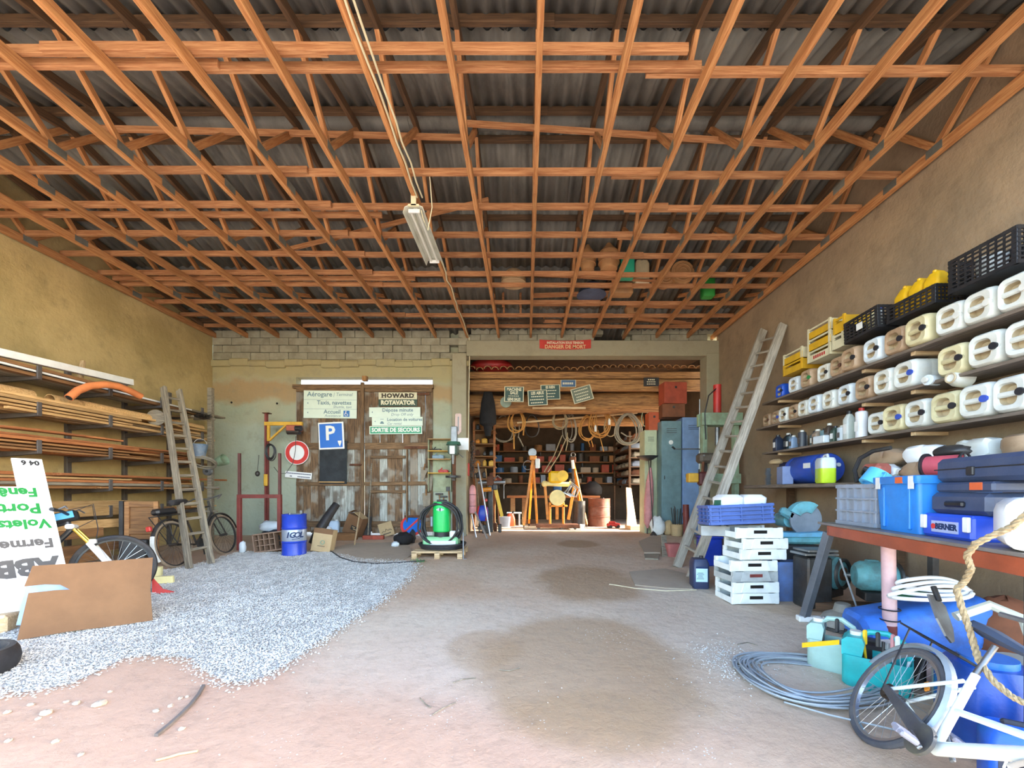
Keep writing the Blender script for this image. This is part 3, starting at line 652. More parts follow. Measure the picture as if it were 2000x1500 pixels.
tg(ob('red_cloth', MB().loft([[Vector((0,0,.24)), Vector((.02,.01,.2)), Vector((0,.02,.0)), Vector((0,0,0))], [Vector((.12,.02,.07)), Vector((.13,.03,.06)), Vector((.12,.06,0)), Vector((.12,-.02,0))], [Vector((.28,.03,.02)), Vector((.29,.04,.02)), Vector((.3,.06,0)), Vector((.29,.0,0))]]), mk('faded_red_cloth', '#c4443e', .8, 0, .15), mx=TR(F(297, 1160))), 'faded red cloth peaked up behind the cardboard sheet', 'cloth')
# ---------------- wooden ladder on the left
def ladder(name, label, f0, f1, t0, t1, n, mat, rw=.09, rt=.045, first=.35, last=.25, round_=False):
    """f0,f1 feet, t0,t1 tops"""
    t = th(name, label, 'ladder', (f0+f1)/2); base = Matrix.Translation((f0+f1)/2)
    side = (f1-f0).normalized(); nup = side.cross((t0-f0).normalized())
    for a, b in ((f0, t0), (f1, t1)): bar('rail', a, b, rt, rw, mat, t, base, .006, up=nup)
    L = (t0-f0).length
    for i in range(n):
        s = (first+(L-first-last)*i/(n-1))/L; a = f0.lerp(t0, s); b = f1.lerp(t1, s)
        bar('rung', a, b, .05 if not round_ else .045, .024 if not round_ else .045, mat, t, base, .004 if not round_ else .018, up=nup)
    return t
f0 = F(370, 1112); f1 = F(413, 1102)
ladder('wooden_ladder', 'weathered wooden ladder leaning on the timber rack', f0, f1, Vector((-7.3, 8.25, 3.25)), Vector((-7.3, 8.62, 3.28)), 12, W_GREY, .12, .06)
# ---------------- bicycles
def tyre_mesh(r, tr, name): return MB().ring(r-tr, tr, (0,0,0), 'y', 40, 8)
def wheel(t, c, r, tr, ty, rimm, nsp=28, spm=None, nm='wheel'):
    w = ob(nm, tyre_mesh(r, tr, 'tyre'), ty, t, TR(c))
    ob('rim', MB().loft([[Vector((q*math.cos(a), yy, q*math.sin(a))) for q, yy in ((r-2*tr-.012,-.012),(r-2*tr+.006,-.014),(r-2*tr+.006,.014),(r-2*tr-.012,.012))] for a in [2*math.pi*i/40 for i in range(40)]], close=True), rimm, w)
    sp = MB()
    for i in range(nsp):
        a = 2*math.pi*i/nsp; b = a+(.5 if i % 2 else -.5); s = .03 if i % 4 < 2 else -.03
        sp.cyl((.025*math.cos(b), s, .025*math.sin(b)), ((r-2*tr)*math.cos(a), 0, (r-2*tr)*math.sin(a)), .0016, n=3, caps=False)
    ob('spokes', sp, spm or GALV, w); ob('hub', MB().cyl((0,-.055,0), (0,.055,0), .022, n=10).cyl((0,-.07,0),(0,.07,0),.007,n=8), STEELD, w)
    return w
def bikemx(contact, fwd, lean):
    f = Vector(fwd).normalized(); up0 = Vector((0,0,1)); left = up0.cross(f).normalized()
    m = Matrix.Rotation(lean, 3, f); up = m @ up0; left = m @ left
    M = Matrix((f, left, up)).transposed().to_4x4(); M.translation = contact; return M
# mountain bike
fc = F(222, 1172); fw = Vector((.82, .57, .02)).normalized(); k = 1.2
M = bikemx(fc-fw*1.12*k, fw, -.12) @ Matrix.Scale(k, 4)
t = th('mountain_bike', 'black and white mountain bike with a blue frame bag standing behind the cardboard sheet', 'bicycle', mx=M)
FRM = mk('bike_black', '#202226', .35, 0, .2); r = .36
wheel(t, (0,0,r), r, .027, BLACK, FRM); wheel(t, (1.12,0,r), r, .027, BLACK, FRM)
fr = MB()
for a, b, q in (((.44,0,.33),(.3,0,.78),.017),((.44,0,.33),(.8,0,.82),.026),((.3,0,.74),(.78,0,.88),.02),((.0,.06,.36),(.44,.04,.33),.011),((0,-.06,.36),(.44,-.04,.33),.011),((0,.06,.36),(.31,.02,.7),.011),((0,-.06,.36),(.31,-.02,.7),.011),((.78,0,.78),(.74,0,.94),.025)): fr.cyl(a, b, q, n=10)
ob('frame', fr, FRM, t)
ob('fork_stanchion', MB().cyl((.82,.06,.80),(.98,.06,.58),.017,n=10).cyl((.82,-.06,.80),(.98,-.06,.58),.017,n=10), mk('gold_stanchion','#c9a648',.25,.8,.1), t)
ob('fork_lower', MB().cyl((.93,.06,.65),(1.12,.065,.35),.025,n=10).cyl((.93,-.06,.65),(1.12,-.065,.35),.025,n=10).box((.96,0,.66),(.06,.15,.05),.01), WHITEB, t)
ob('fork_crown', MB().box((.79,0,.83),(.07,.17,.05),.012), WHITEB, t)
ob('handlebar', MB().tube([(.73,-.34,.99),(.74,-.12,.99),(.78,-.04,.95),(.78,.04,.95),(.74,.12,.99),(.73,.34,.99)], .014, 8), FRM, t)
ob('grip', MB().cyl((.73,.22,.99),(.73,.35,.99),.018), BLACK, t); ob('grip', MB().cyl((.73,-.22,.99),(.73,-.35,.99),.018), BLACK, t)
ob('brake_lever', MB().tube([(.74,-.2,1.0),(.79,-.2,1.03),(.82,-.28,1.0)], .008).tube([(.74,.2,1.0),(.79,.2,1.03),(.82,.28,1.0)], .008), STEEL, t)
ob('saddle', MB().rbody([(.26,.05,.9),(.28,.14,.93),(.26,.1,.96)], .04), BLACK, t, TR((.24,0,0))); ob('seatpost', MB().cyl((.3,0,.76),(.25,0,.92),.014), STEELD, t)
bg = ob('frame_bag', MB().box((.72,0,.93),(.24,.1,.11),.02,rot=(0,-.25,0)), BLACKC, t); ob('bag_panel', MB().box((.72,-.055,.94),(.19,.008,.07),.003,rot=(0,-.25,0)), mk('bag_blue','#4fa2d8',.6,0,.06), bg)
ob('cables', MB().tube([(.78,-.1,1.0),(.95,-.05,1.05),(.96,0,.9),(.8,.02,.8)], .004,5).tube([(.78,.1,1.0),(.93,.08,1.08),(.98,.04,.8),(.98,-.06,.6)],.004,5), BLACKP, t)
ob('crank', MB().cyl((.44,-.05,.33),(.44,.05,.33),.03).cyl((.44,-.06,.33),(.44,-.05,.33),.09,n=20).box((.5,-.08,.28),(.17,.014,.025),.004,rot=(0,.7,0)).box((.38,.08,.38),(.17,.014,.025),.004,rot=(0,.7,0)), STEELD, t)
# old bicycle behind the ladder
rc_ = F(352, 1112); rc_.x -= .18; fw = Vector((-.08, 1, .05)).normalized(); k = 1.2
M = bikemx(rc_+Vector((.05,.12,0)), fw, -.2) @ Matrix.Scale(k, 4)
t = th('old_bicycle', 'dusty old roadster bicycle with tan tyres and a white mudguard end, behind the wooden ladder', 'bicycle', mx=M)
TYD = mk('dusty_tan_tyre', '#8f7f6c', .9, 0, .15); r = .35
wheel(t, (0,0,r), r, .02, TYD, STEELD, spm=STEELD); wheel(t, (1.1,0,r), r, .02, TYD, STEELD, spm=STEELD)
fr = MB()
for a, b, q in (((.45,0,.28),(.3,0,.85),.015),((.45,0,.28),(.92,0,.75),.015),((.31,0,.82),(.9,0,.86),.014),((0,.05,.35),(.45,.03,.28),.009),((0,-.05,.35),(.45,-.03,.28),.009),((0,.05,.35),(.31,.02,.8),.008),((0,-.05,.35),(.31,-.02,.8),.008),((.93,0,.72),(.89,0,.95),.018),((.93,.05,.7),(1.1,.05,.35),.011),((.93,-.05,.7),(1.1,-.05,.35),.011)): fr.cyl(a, b, q, n=8)
ob('frame', fr, STEELD, t)
def fender(c, r, a0, a1, wd, n=16):
    rings = []
    for i in range(n+1):
        a = a0+(a1-a0)*i/n; pts = []
        for y, dr in ((-wd,-.02),(-wd*.5,0),(wd*.5,0),(wd,-.02),(wd*.5,-.006),(-wd*.5,-.006)): pts.append(Vector((c[0]+(r+dr)*math.cos(a), c[1]+y, c[2]+(r+dr)*math.sin(a))))
        rings.append(pts)
    return MB().loft(rings)
mg = ob('mudguard', fender((0,0,.35), .385, .6, 2.7, .028), STEELD, t); ob('mudguard_end', fender((0,0,.35), .387, 2.7, 3.7, .03, 8), mk('worn_white','#cfd0cc',.6,0,.15,dirt='#77706a',dirta=.5), mg)
ob('mudguard', fender((1.1,0,.35), .385, .2, 2.6, .028), STEELD, t)
ob('tail_reflector', MB().box((-.36,0,.62),(.05,.06,.07),.01), REDP, t)
ob('carrier', MB().box((-.05,0,.78),(.42,.12,.012)).tube([(-.25,.06,.78),(0,.06,.36)],.006).tube([(-.25,-.06,.78),(0,-.06,.36)],.006).box((-.05,0,.84),(.36,.12,.09),.03), BLACKP, t)
ob('saddle', MB().rbody([(.26,.06,.92),(.28,.16,.97),(.25,.12,1.0)], .05), BLACK, t, TR((.24,0,0)))
ob('handlebar', MB().tube([(.72,-.27,.95),(.9,-.22,1.02),(.9,0,.98),(.9,.22,1.02),(.72,.27,.95)], .012, 8), STEEL, t)
ob('chainring', MB().lathe([(.07,-.004),(.09,-.004),(.09,.004),(.07,.004)],20), STEELD, t, TR((.45,-.06,.28),(math.pi/2,0,0))); ob('pedal', MB().box((.45,-.14,.12),(.09,.09,.025),.005).box((.45,-.08,.2),(.02,.012,.17),.003), STEELD, t)
# framed panel between the bikes
t = th('framed_panel', 'wooden framed panel door with a dark edge standing between the two bicycles', 'panel', (-6.85, 7.3, zf(7.3)), .3)
ob('dark_stile', MB().box((-.27,0,.58),(.06,.1,1.16),.004), BLACKP, t, smooth=0)
for x in (-.2, .22): ob('stile', MB().box((x,-.01,.6),(.07,.04,1.1),.003), W_PLANKD, t, smooth=0)
for z in (1.1, .62, .12): ob('rail', MB().box((.01,-.01,z),(.36,.04,.1),.003), W_PLANKD, t, smooth=0)
ob('infill', MB().box((.01,.01,.6),(.36,.012,.98)), W_PLANKD, t, smooth=0)
tg(ob('black_case', MB().box((0,0,.27),(.35,.12,.54),.015), BLACKP, mx=TR((-6.62,6.9,zf(6.9)),(-.12,.05,.3))), 'flat black case standing behind the old bicycle wheel', 'case')
# ================================================================ back wall: barn doors, signs, tools
YD = 10.72
def leaf(n, x0, x1, pale):
    d = bpy.data.objects.new('door_%d' % n, None); COL.objects.link(d); d.location = (0, 0, 0); st(d, 'structure')
    k = 9; wd = (x1-x0)/k; rr = random.Random(n)
    for i in range(k):
        xx = x0+wd*(i+.5); 
        for (za, zb, low) in ((2.38, 3.9, 0), (.04+rr.uniform(0,.06), 2.3, 1)):
            m = W_DOORP if (low and pale(i)) else W_DOOR
            bar('plank', (xx+rr.uniform(-.004,.004), YD+.05+rr.uniform(-.006,.006), za), (xx, YD+.05, zb), wd-.004-rr.uniform(0,.006), .035, m if True else m, d, ch=.003, up=(0,1,0))
    for z, h in ((3.84, .16), (2.34, .17), (.3, .15), (1.35, .1)):
        o = bar('ledge_rail', (x0+.02, YD+.01, z), (x1-.02, YD+.01, z+rr.uniform(-.02,.02)), .045, h, W_DOORH, d, ch=.005)
    return d
W_DOORH = wood('barn_door_rail', '#54402c', '#8a6b4a', axis=0, rnd=.2, k=12)
for k in ('barn_door_wood', 'barn_door_bleached'):   # planks are bars: grain along local x
    m = MT[k]
    for n in m.node_tree.nodes:
        if n.type == 'MAPPING': n.inputs['Scale'].default_value = (1, 12, 12)
d1 = leaf(1, -6.03, -4.305, lambda i: i in (4, 5, 6, 7)); d2 = leaf(2, -4.235, -2.44, lambda i: i in (2, 5, 7))
bar('meeting_stile', (-4.27, YD-.01, .02), (-4.27, YD-.01, 4.0), .09, .06, W_DOORH, d2, up=(0,1,0))
for z in (1.15, 2.05): bar('wicket_rail', (-4.05, YD-.02, z), (-3.15, YD-.02, z), .03, .07, W_DOORH, d2)
bar('wicket_stile', (-3.1, YD-.02, .35), (-3.1, YD-.02, 2.25), .03, .09, W_DOORH, d2, up=(0,1,0))
ob('latch', MB().box((-4.45, YD-.03, 1.85), (.3, .03, .05), .006).cyl((-4.3, YD-.08, 1.85), (-4.3, YD, 1.85), .02), RUST, d1)
for z in (3.7, 2.3, .5): ob('strap_hinge', MB().box((-2.85, YD-.02, z), (.65, .012, .06), .003), RUST, d2)
tg(bar('head_beam', (-6.1, YD+.02, 3.9), (-2.42, YD+.02, 3.9), .1, .1, W_DOORH), 'brown timber rail across the head of the barn doors below the bright gap', 'beam')
tg(bar('beam_stub', (-4.2, YD-.02, 4.03), (-4.2, YD-.02, 4.16), .12, .12, W_LOG, up=(0,1,0)), 'short orange timber stub above the meeting of the barn doors', 'beam')
def sgn(name, label, cat, u, v, wp, hp, y, rot=0, mat=None, th_=.012, group=None, ch=.002):
    w_ = wp*y/FPX; h_ = hp*y/FPX
    o = ob(name, MB().box((0, 0, 0), (w_, th_, h_), ch), mat, mx=TR(P(u, v, y)) @ Matrix.Rotation(math.radians(rot), 4, 'Y'), smooth=0)
    tg(o, label, cat, group); return o, w_, h_
MINT = mk('mint_sign_enamel', '#d9e8d8', .4, 0, .03); MINTB = mk('sign_blue', '#2f74b8', .45, 0, .05)
yS = YD-.022
o, w_, h_ = sgn('direction_sign', 'pale airport direction sign of three rows with a wheelchair symbol, on the left barn door', 'sign', 645, 790, 104, 54, yS, .6, MINT)
for z in (h_/6, -h_/6): ob('row_line', MB().box((0, -.0068, z), (w_, .001, .006)), TXTS, o, smooth=0)
for z in (h_*.34, 0.03, -h_*.3): ob('arrow', MB().prism([(-w_*.43, z), (-w_*.41, z+.025), (-w_*.41, z-.025)], -.009, -.006), TXTS, o, smooth=0)
txt('Aérogare', .17, TXTS, o, FT(.05, h_*.36, -.007), 'RIGHT', .003); txt('| Terminal', .12, TXTS, o, FT(.08, h_*.36, -.007), 'LEFT', 0, .2)
txt('Taxis, navettes', .15, TXTS, o, FT(w_*.4, h_*.06, -.007), 'RIGHT', .003); txt('Shuttle, taxi', .1, TXTS, o, FT(w_*.4, -h_*.09, -.007), 'RIGHT', 0, .2)
txt('Accueil', .15, TXTS, o, FT(w_*.2, -h_*.27, -.007), 'RIGHT', .003); txt('Assistance', .1, TXTS, o, FT(w_*.2, -h_*.41, -.007), 'RIGHT', 0, .2)
ic = ob('wheelchair_symbol', MB().box((w_*.31, -.008, -h_*.33), (.16, .004, .16)), MINTB, o, smooth=0)
ob('pictogram', MB().cyl((w_*.30,-.013,-h_*.33+.055),(w_*.30,-.010,-h_*.33+.055),.014,n=10).tube([(w_*.30,-.012,-h_*.33+.04),(w_*.30,-.012,-h_*.33-.005),(w_*.33,-.012,-h_*.33-.01),(w_*.34,-.012,-h_*.33-.05)],.008,5).tube([(w_*.305+.042*math.cos(a),-.012,-h_*.33-.018+.042*math.sin(a)) for a in [1.8+i*.5 for i in range(9)]],.006,5), TXTW, ic)
CREAM = mk('cream_enamel', '#d6cfae', .45, 0, .06); DGREEN = mk('dark_green_enamel', '#24402c', .45, 0, .08); TXTCR = mk('cream_print', '#dcd6b8', .5, 0, 0, bump=0)
def serif(o, s, size, w_, z, mat):
    """slab serif look: default letters with foot and head slabs"""
    txt(s, size, mat, o, FT(0, z, -.007), 'CENTER', .009, sx=1.15, sp=1.12)
    n = len(s); x0 = -w_*.40; dx = w_*.80/(n-1)
    mb = MB()
    for i in range(n):
        if s[i] in 'OC': continue
        for zz in (-size*.33, size*.33):
            if s[i] in 'AV' and ((s[i] == 'A') == (zz > 0)): continue
            if s[i] == 'T' and zz > 0: continue
            mb.box((x0+dx*i, -.0075, z+zz), (dx*.62 if s[i] != 'T' else dx*.4, .002, size*.055))
    ob('serif', mb, mat, o, smooth=0)
o, w_, h_ = sgn('brand_sign', 'two-tone enamel sign with slab lettering, cream above dark green, on the right barn door', 'sign', 777, 780, 75, 27, yS, 0, CREAM)
ob('lower_band', MB().box((0, -.007, -h_/4), (w_, .003, h_/2)), DGREEN, o, smooth=0)
serif(o, 'HOWARD', .15, w_, h_*.25, mk('brown_print', '#3c2f22', .6, 0, 0, bump=0)); 
lw = txt('ROTAVATOR', .15, TXTCR, o, FT(0, -h_*.25, -.0095), 'CENTER', .009, sx=.98, sp=1.0)
o, w_, h_ = sgn('direction_sign', 'pale single-row drop-off sign under the two-tone enamel sign', 'sign', 771, 805, 100, 19, yS, -.3, MINT)
txt('Dépose minute', .13, TXTS, o, FT(w_*.36, h_*.2, -.007), 'RIGHT', .003); txt('Drop Off only', .1, TXTS, o, FT(w_*.36, -h_*.25, -.007), 'RIGHT', 0, .2); ob('arrow', MB().prism([(-w_*.45, 0), (-w_*.43, .025), (-w_*.43, -.025)], -.009, -.006), TXTS, o, smooth=0)
o, w_, h_ = sgn('direction_sign', 'pale car-rental sign with a car pictogram above the green exit sign', 'sign', 776, 823, 99, 17, yS-.012, -.3, MINT)
txt('Location de voitures', .11, TXTS, o, FT(-w_*.2, h_*.2, -.007), 'LEFT', .003); txt('Car rental', .09, TXTS, o, FT(-w_*.2, -h_*.27, -.007), 'LEFT', 0, .2); ob('arrow', MB().prism([(-w_*.45, 0), (-w_*.43, .02), (-w_*.43, -.02)], -.009, -.006), TXTS, o, smooth=0)
ob('car_symbol', MB().box((-w_*.3, -.008, -.045), (.1, .004, .035), .002).box((-w_*.3, -.008, -.015), (.06, .004, .03), .002).box((-w_*.3, -.0075, .055), (.09, .003, .012)), TXTS, o, smooth=0)
EXITG = mk('exit_green', '#2f9c72', .4, 0, .08)
o, w_, h_ = sgn('exit_sign', 'green emergency exit sign with white capitals on the right barn door', 'sign', 773, 840, 103, 16, yS-.02, -.4, MINT)
ob('green_field', MB().box((0, -.007, 0), (w_*.965, .003, h_*.8)), EXITG, o, smooth=0); txt('SORTIE DE SECOURS', .145, TXTW, o, FT(0, 0, -.0095), 'CENTER', .006, sx=.93)
o, w_, h_ = sgn('parking_sign', 'blue square parking sign with white P above the blackboard', 'sign', 647, 851, 50, 53, yS-.03, -2.5, WHITEB, .03, ch=.012)
ob('blue_field', MB().box((0, -.0165, 0), (w_*.88, .004, h_*.88), .002), mk('road_sign_blue', '#1e6fd0', .35, 0, .03), o, smooth=0); txt('P', .52, TXTW, o, FT(-.02, .05, -.0195), 'CENTER', .012)
ob('meter_symbol', MB().prism([(.17,-.14),(.27,-.14),(.26,-.2),(.22,-.29),(.18,-.2)], -.021, -.017), TXTW, o, smooth=0)
p = P(580, 884, YD-.035); rad = 23.5*p.y/FPX
t = th('road_sign', 'round no-vehicles road sign, red ring with white centre, on the left door edge', 'sign', p)
ob('rim', MB().cyl((0,0,0),(0,.02,0),rad,n=40), WHITEB, t); ob('red_ring', MB().loft([[Vector((q*math.cos(a), y, q*math.sin(a))) for q, y in ((rad*.62,-.004),(rad*.95,-.004),(rad*.95,.001),(rad*.62,.001))] for a in [2*math.pi*i/40 for i in range(40)]], close=True), REDB, t)
o, w_, h_ = sgn('blackboard', 'black slate board with a wooden ledge hanging below the parking sign', 'blackboard', 651, 903, 53, 84, yS-.01, .5, mk('slate', '#20262b', .7, 0, .15, dirt='#3a4046', dirta=.5), .02)
ob('chalk_ledge', MB().box((-.02, -.03, -h_*.46), (w_*.92, .06, .03), .004), W_PLANK, o, smooth=0)
o, w_, h_ = sgn('name_plate', 'small tilted white plate with two lines of dark print under the round road sign', 'sign', 583, 928, 52, 12.5, YD-.022, 5, WHITEB)
for z, a, b in ((.035, -.3, .3), (-.04, -.02, .3), (-.04, -.22, -.16)):
    mb = MB(); x = a
    while x < b: mb.box((x+.012, -.007, z), (.02, .002, .03)); x += .03
    ob('print', mb, TXTN, o, smooth=0)
# ---------------- red stand (two posts and a crossbar)
y = 8.75; a = P(468, 0, y); z0 = zf(y)
t = th('steel_stand', 'red-brown steel frame of two tall posts and a crossbar standing before the plaster', 'stand', ((P(507, 0, y)).x, y, z0))
for s in (-1, 1):
    ob('post', MB().box((s*.43, 0, .56), (.075, .075, 1.12), .005), REDOX, t, smooth=0); ob('upper_post', MB().box((s*.43, .0, 1.58), (.05, .05, .98), .004), mk('dark_red_steel', '#5c3430', .6, 0, .2), t, smooth=0)
ob('crossbar', MB().box((0, 0, 1.15), (.93, .08, .08), .005), REDOX, t, smooth=0)
# ---------------- jib crane
y = 10.35; xb = P(521.5, 0, y).x
t = th('jib_crane', 'rusty steel post with a yellow swing jib carrying an electric hoist', 'crane', (xb, y, zf(y)))
zt = P(0, 808, y).z-zf(y)
ob('post', MB().box((-.015, 0, zt/2), (.05, .09, zt), .003).box((.03, 0, zt/2), (.02, .06, zt-.4), .002), REDOX, t, smooth=0); ob('head_plate', MB().box((0, 0, zt+.01), (.16, .14, .02)), RUST, t, smooth=0)
za = P(0, 828, y).z-zf(y); zc = P(0, 862, y).z-zf(y)
j = ob('jib', MB().box((.44, -.03, za), (.95, .07, .09), .004), YEL, t, smooth=0); bar('jib_strut', (.06, -.03, za), (.06, -.03, zc), .06, .05, YEL, t, up=(0,1,0)); bar('jib_strut', (.08, -.03, zc+.02), (.52, -.03, za-.02), .05, .04, YEL, t)
h = ob('hoist', MB().box((.72, -.05, za-.12), (.36, .16, .16), .02), mk('hoist_red', '#b0604a', .5, 0, .15, dirt='#5a3428', dirta=.4), t); ob('hoist_drum', MB().cyl((.55,-.05,za-.2),(.86,-.05,za-.2),.075,n=14), STEELD, h); ob('hoist_motor', MB().cyl((.78,-.1,za-.13),(.92,-.1,za-.13),.07,n=14), BLACKP, h)
cb = MB(); rr = random.Random(2)
for i in range(5): cb.ring(.17+.03*rr.random(), .012, (.12+.03*rr.random(), -.06-.012*i, zc-.3+.06*rr.random()), 'y', 26, 6, sx=.6)
ob('cable_bundle', cb, BLACKP, t); ob('cord', MB().tube([q_-t.location for q_ in (P(578, 852, 10.5), P(577, 880, 10.5), P(572, 905, 10.5), P(558, 925, 10.4), P(545, 925, 10.35), P(535, 912, 10.33))], .008, 5), BLACKP, t); ob('pendant_control', MB().box((.02, -.08, zc-.98), (.085, .06, .3), .012), YEL, t); ob('hook_ball', MB().ell((-.2, -.06, zc-.82), (.055,.055,.07)).cyl((-.2,-.06,zc-.75),(-.18,-.04,zc-.35),.006), STEELD, t)
# ---------------- IGOL drum
p = F(575, 1083); t = th('oil_drum', 'blue steel oil drum with a silver band and blue lettering, standing on the gravel', 'drum', p)
r = .222; H = .82
ob('shell', MB().lathe([(0,0),(r,0),(r+.006,.01),(r,.025),(r,H*.3),(r+.012,H*.32),(r,H*.34),(r,H*.64),(r+.012,H*.66),(r,H*.68),(r,H-.02),(r+.007,H-.008),(r,H),(r-.012,H),(r-.014,H-.02),(0,H-.02)], 32), BLUE, t)
bd = ob('label_band', MB().lathe([(r+.001,H*.35),(r+.003,H*.355),(r+.003,H*.625),(r+.001,H*.63)], 32, cap=False), mk('silver_band','#a9b4c6',.35,.4,.06), t)
for i, cch in enumerate('IGOL'):
    a = -1.06+(i-1.5)*.37; txt(cch, .15, TXTN, bd, Matrix.Translation((math.cos(a)*(r+.006), math.sin(a)*(r+.006), H*.5)) @ Matrix.Rotation(a+math.pi/2, 4, 'Z') @ Matrix.Rotation(math.pi/2, 4, 'X'), 'CENTER', .006, .25)
ob('swoosh', MB().box((0, -r-.004, H*.41), (.14, .003, .012), rot=(0,-.15,0)), TXTN, bd, Matrix.Rotation(math.pi/2-.95, 4, 'Z'), smooth=0)
ob('bung', MB().cyl((-.12,.05,H-.02),(-.12,.05,H+.02),.025), STEEL, t); tg(ob('metal_strap', MB().box((0,0,.012),(.2,.05,.02),.003).box((.1,0,.05),(.05,.05,.08),.008), STEEL, mx=TR(p+Vector((.04,0,H-.01)))), 'bent metal strap lying on the blue drum lid', 'strap')
# ---------------- floor items along the doors
t = th('bottle_crate', 'old wooden bottle crate with divisions tipped on its side by the red stand', 'crate', F(520, 1082)+Vector((.02,.05,.0)), .05)
mx = TR((0,.14,.24), (0, -.13, 0))
ob('back_board', MB().box((0,.1,0),(.62,.02,.36)), W_PLANKD, t, mx, smooth=0)
ob('rim', MB().box((0,0,.18),(.66,.24,.025)).box((0,0,-.18),(.66,.24,.025)).box((-.32,0,0),(.025,.24,.38)).box((.32,0,0),(.025,.24,.38)).box((.1,0,0),(.02,.22,.36)), mk('crate_tan','#8f7460',.85,0,.15), t, mx, smooth=0)
for x in (-.22, -.12, -.01): ob('divider', MB().box((x,0,0),(.016,.2,.34)), MT['crate_tan'], t, mx, smooth=0)
for z in (-.06, .06): ob('divider', MB().box((-.1,0,z),(.4,.2,.016)), MT['crate_tan'], t, mx, smooth=0)
for z in (.1, -.1): ob('handle_slot', MB().box((.21,-.125,z*.6),(.035,.012,.09),.005), HOLE, t, mx)
def bag(name, label, cat, c, rad, mat, seed, amp=.03):
    mb = MB().ell((0,0,0), rad, 14, 9); rr = random.Random(seed)
    mb.v = [p*(1+rr.uniform(-.14,.14)) if abs(p.z) < rad[2]*.98 else p for p in mb.v]
    mb.v = [Vector((p.x, p.y, max(p.z, -rad[2]*.75))) for p in mb.v]
    return tg(ob(name, mb, mat, mx=TR(Vector(c)+Vector((0,0,rad[2]*.75))), smooth=60), label, cat)
bag('plastic_bag', 'crumpled clear white plastic bag beside the foot of the red stand', 'bag', F(474, 1080), (.07,.06,.14), HDPEW, 1)
bag('plastic_sack', 'white sack bundled on dark cloth behind the red stand', 'sack', Vector((P(528,0,9.6).x,9.6,zf(9.6)+.28)), (.25,.14,.14), HDPEW, 2)
bag('dark_bundle', 'dark blue cloth bundle under the white sack behind the red stand', 'cloth', Vector((P(535,0,9.6).x,9.62,zf(9.6))), (.3,.2,.2), mk('navy_cloth','#27303c',.9,0,.2), 3)
tg(ob('rolled_sheet', MB().tube([(0,0,.1),(.06,.12,.35),(.16,.3,.65),(.28,.5,.95)], [.1,.11,.1,.085], 12), BLACKP, mx=TR(F(607,1072)+Vector((0,.1,0)))), 'black plastic roll leaning behind the blue drum', 'roll')
def carton(name, label, c, s, rot, mat, lid=True):
    t = th(name, label, 'box', mx=TR(c, rot)); ob('body', MB().box((0,0,s[2]/2), s, .006), mat, t, smooth=0)
    return t
c = carton('cardboard_box', 'tan cardboard box with a small round logo tilted on the gravel beside the drum', F(627,1078)+Vector((0,.05,.0)), (.4,.22,.48), (-.1,.14,0), CARDL)
ob('flap_band', MB().box((0,-.112,.43),(.4,.004,.1)), CARD, c, smooth=0); ob('logo', MB().ring(.04,.009,(.02,-.114,.2),'y',16,5), GREENP, c)
mb = MB()
for k in range(7): mb.box((-.06+.022*k, -.113, .12), (.015,.003,.012))
ob('print', mb, TXTD, c, smooth=0)
tg(ob('white_canister', MB().rbody([(.26,.18,0),(.28,.2,.03),(.28,.2,.24),(.2,.14,.3)], .05), WHITEB, mx=TR(F(628,1052)+Vector((0,.1,.02)),(.0,.35,.2))), 'white canister leaning behind the tan box', 'canister')
t = th('jerrycan', 'translucent bluish white jerrycan by the left barn door', 'jerrycan', F(650,1050)+Vector((0,.1,0)), .2); ob('body', MB().rbody([(.22,.2,0),(.24,.22,.03),(.24,.22,.36),(.18,.14,.42)], .05), mk('bluish_hdpe','#bcd0e4',.35,0,.06), t); ob('cap', MB().cyl((.05,0,.41),(.05,0,.45),.03), WHITE, t)
c = carton('cardboard_box', 'brown box with a dark printed label and an open flap against the barn doors', F(683,1052)+Vector((0,.15,.1)), (.42,.3,.5), (0,.38,-.15), CARD)
lb = ob('printed_label', MB().box((.08,-.152,.2),(.2,.004,.11)), TXTD, c, smooth=0); ob('print', MB().box((.05,-.155,.22),(.08,.002,.02)).box((.1,-.155,.18),(.1,.002,.02)), CARDL, lb, smooth=0)
ob('flap', MB().box((-.16,-.08,.56),(.14,.2,.012),rot=(0,-.8,0)), CARD, c, smooth=0); ob('flap', MB().box((.06,.0,.53),(.28,.28,.012),rot=(0,.25,0)), CARDL, c, smooth=0)
tg(ob('wooden_block', MB().box((0,0,.09),(.5,.2,.18),.01), W_PLANKD, mx=TR(F(672,1056)+Vector((0,.12,0)))), 'brown timber block under the brown box', 'block')
c = carton('cardboard_box', 'small pale box with a sketchy landscape print by the right barn door', F(756,1048)+Vector((0,.15,.0)), (.36,.2,.36), (-.08,-.3,.1), CARDL)
ob('print', MB().tube([(-.13,-.102,.12),(-.08,-.102,.15),(-.03,-.102,.13),(.0,-.102,.19),(.04,-.102,.14),(.1,-.102,.16),(.14,-.102,.13)],.006,4).box((0,-.102,.07),(.2,.003,.02)), TXTD, c)
for x in (718, 738): tg(ob('brick', MB().box((0,0,.05),(.26,.12,.1),.008), REDBOX, mx=TR(F(x,1054)+Vector((0,.05,0)),(0,0,.06))), 'red brick lying at the foot of the right barn door', 'brick', 'bricks by the doors')
t = th('road_sign', 'round blue and red no-parking sign propped on the floor beside the pallet', 'sign', mx=TR(F(800,1050)+Vector((0,.25,.3)),(-.5,0,.15)))
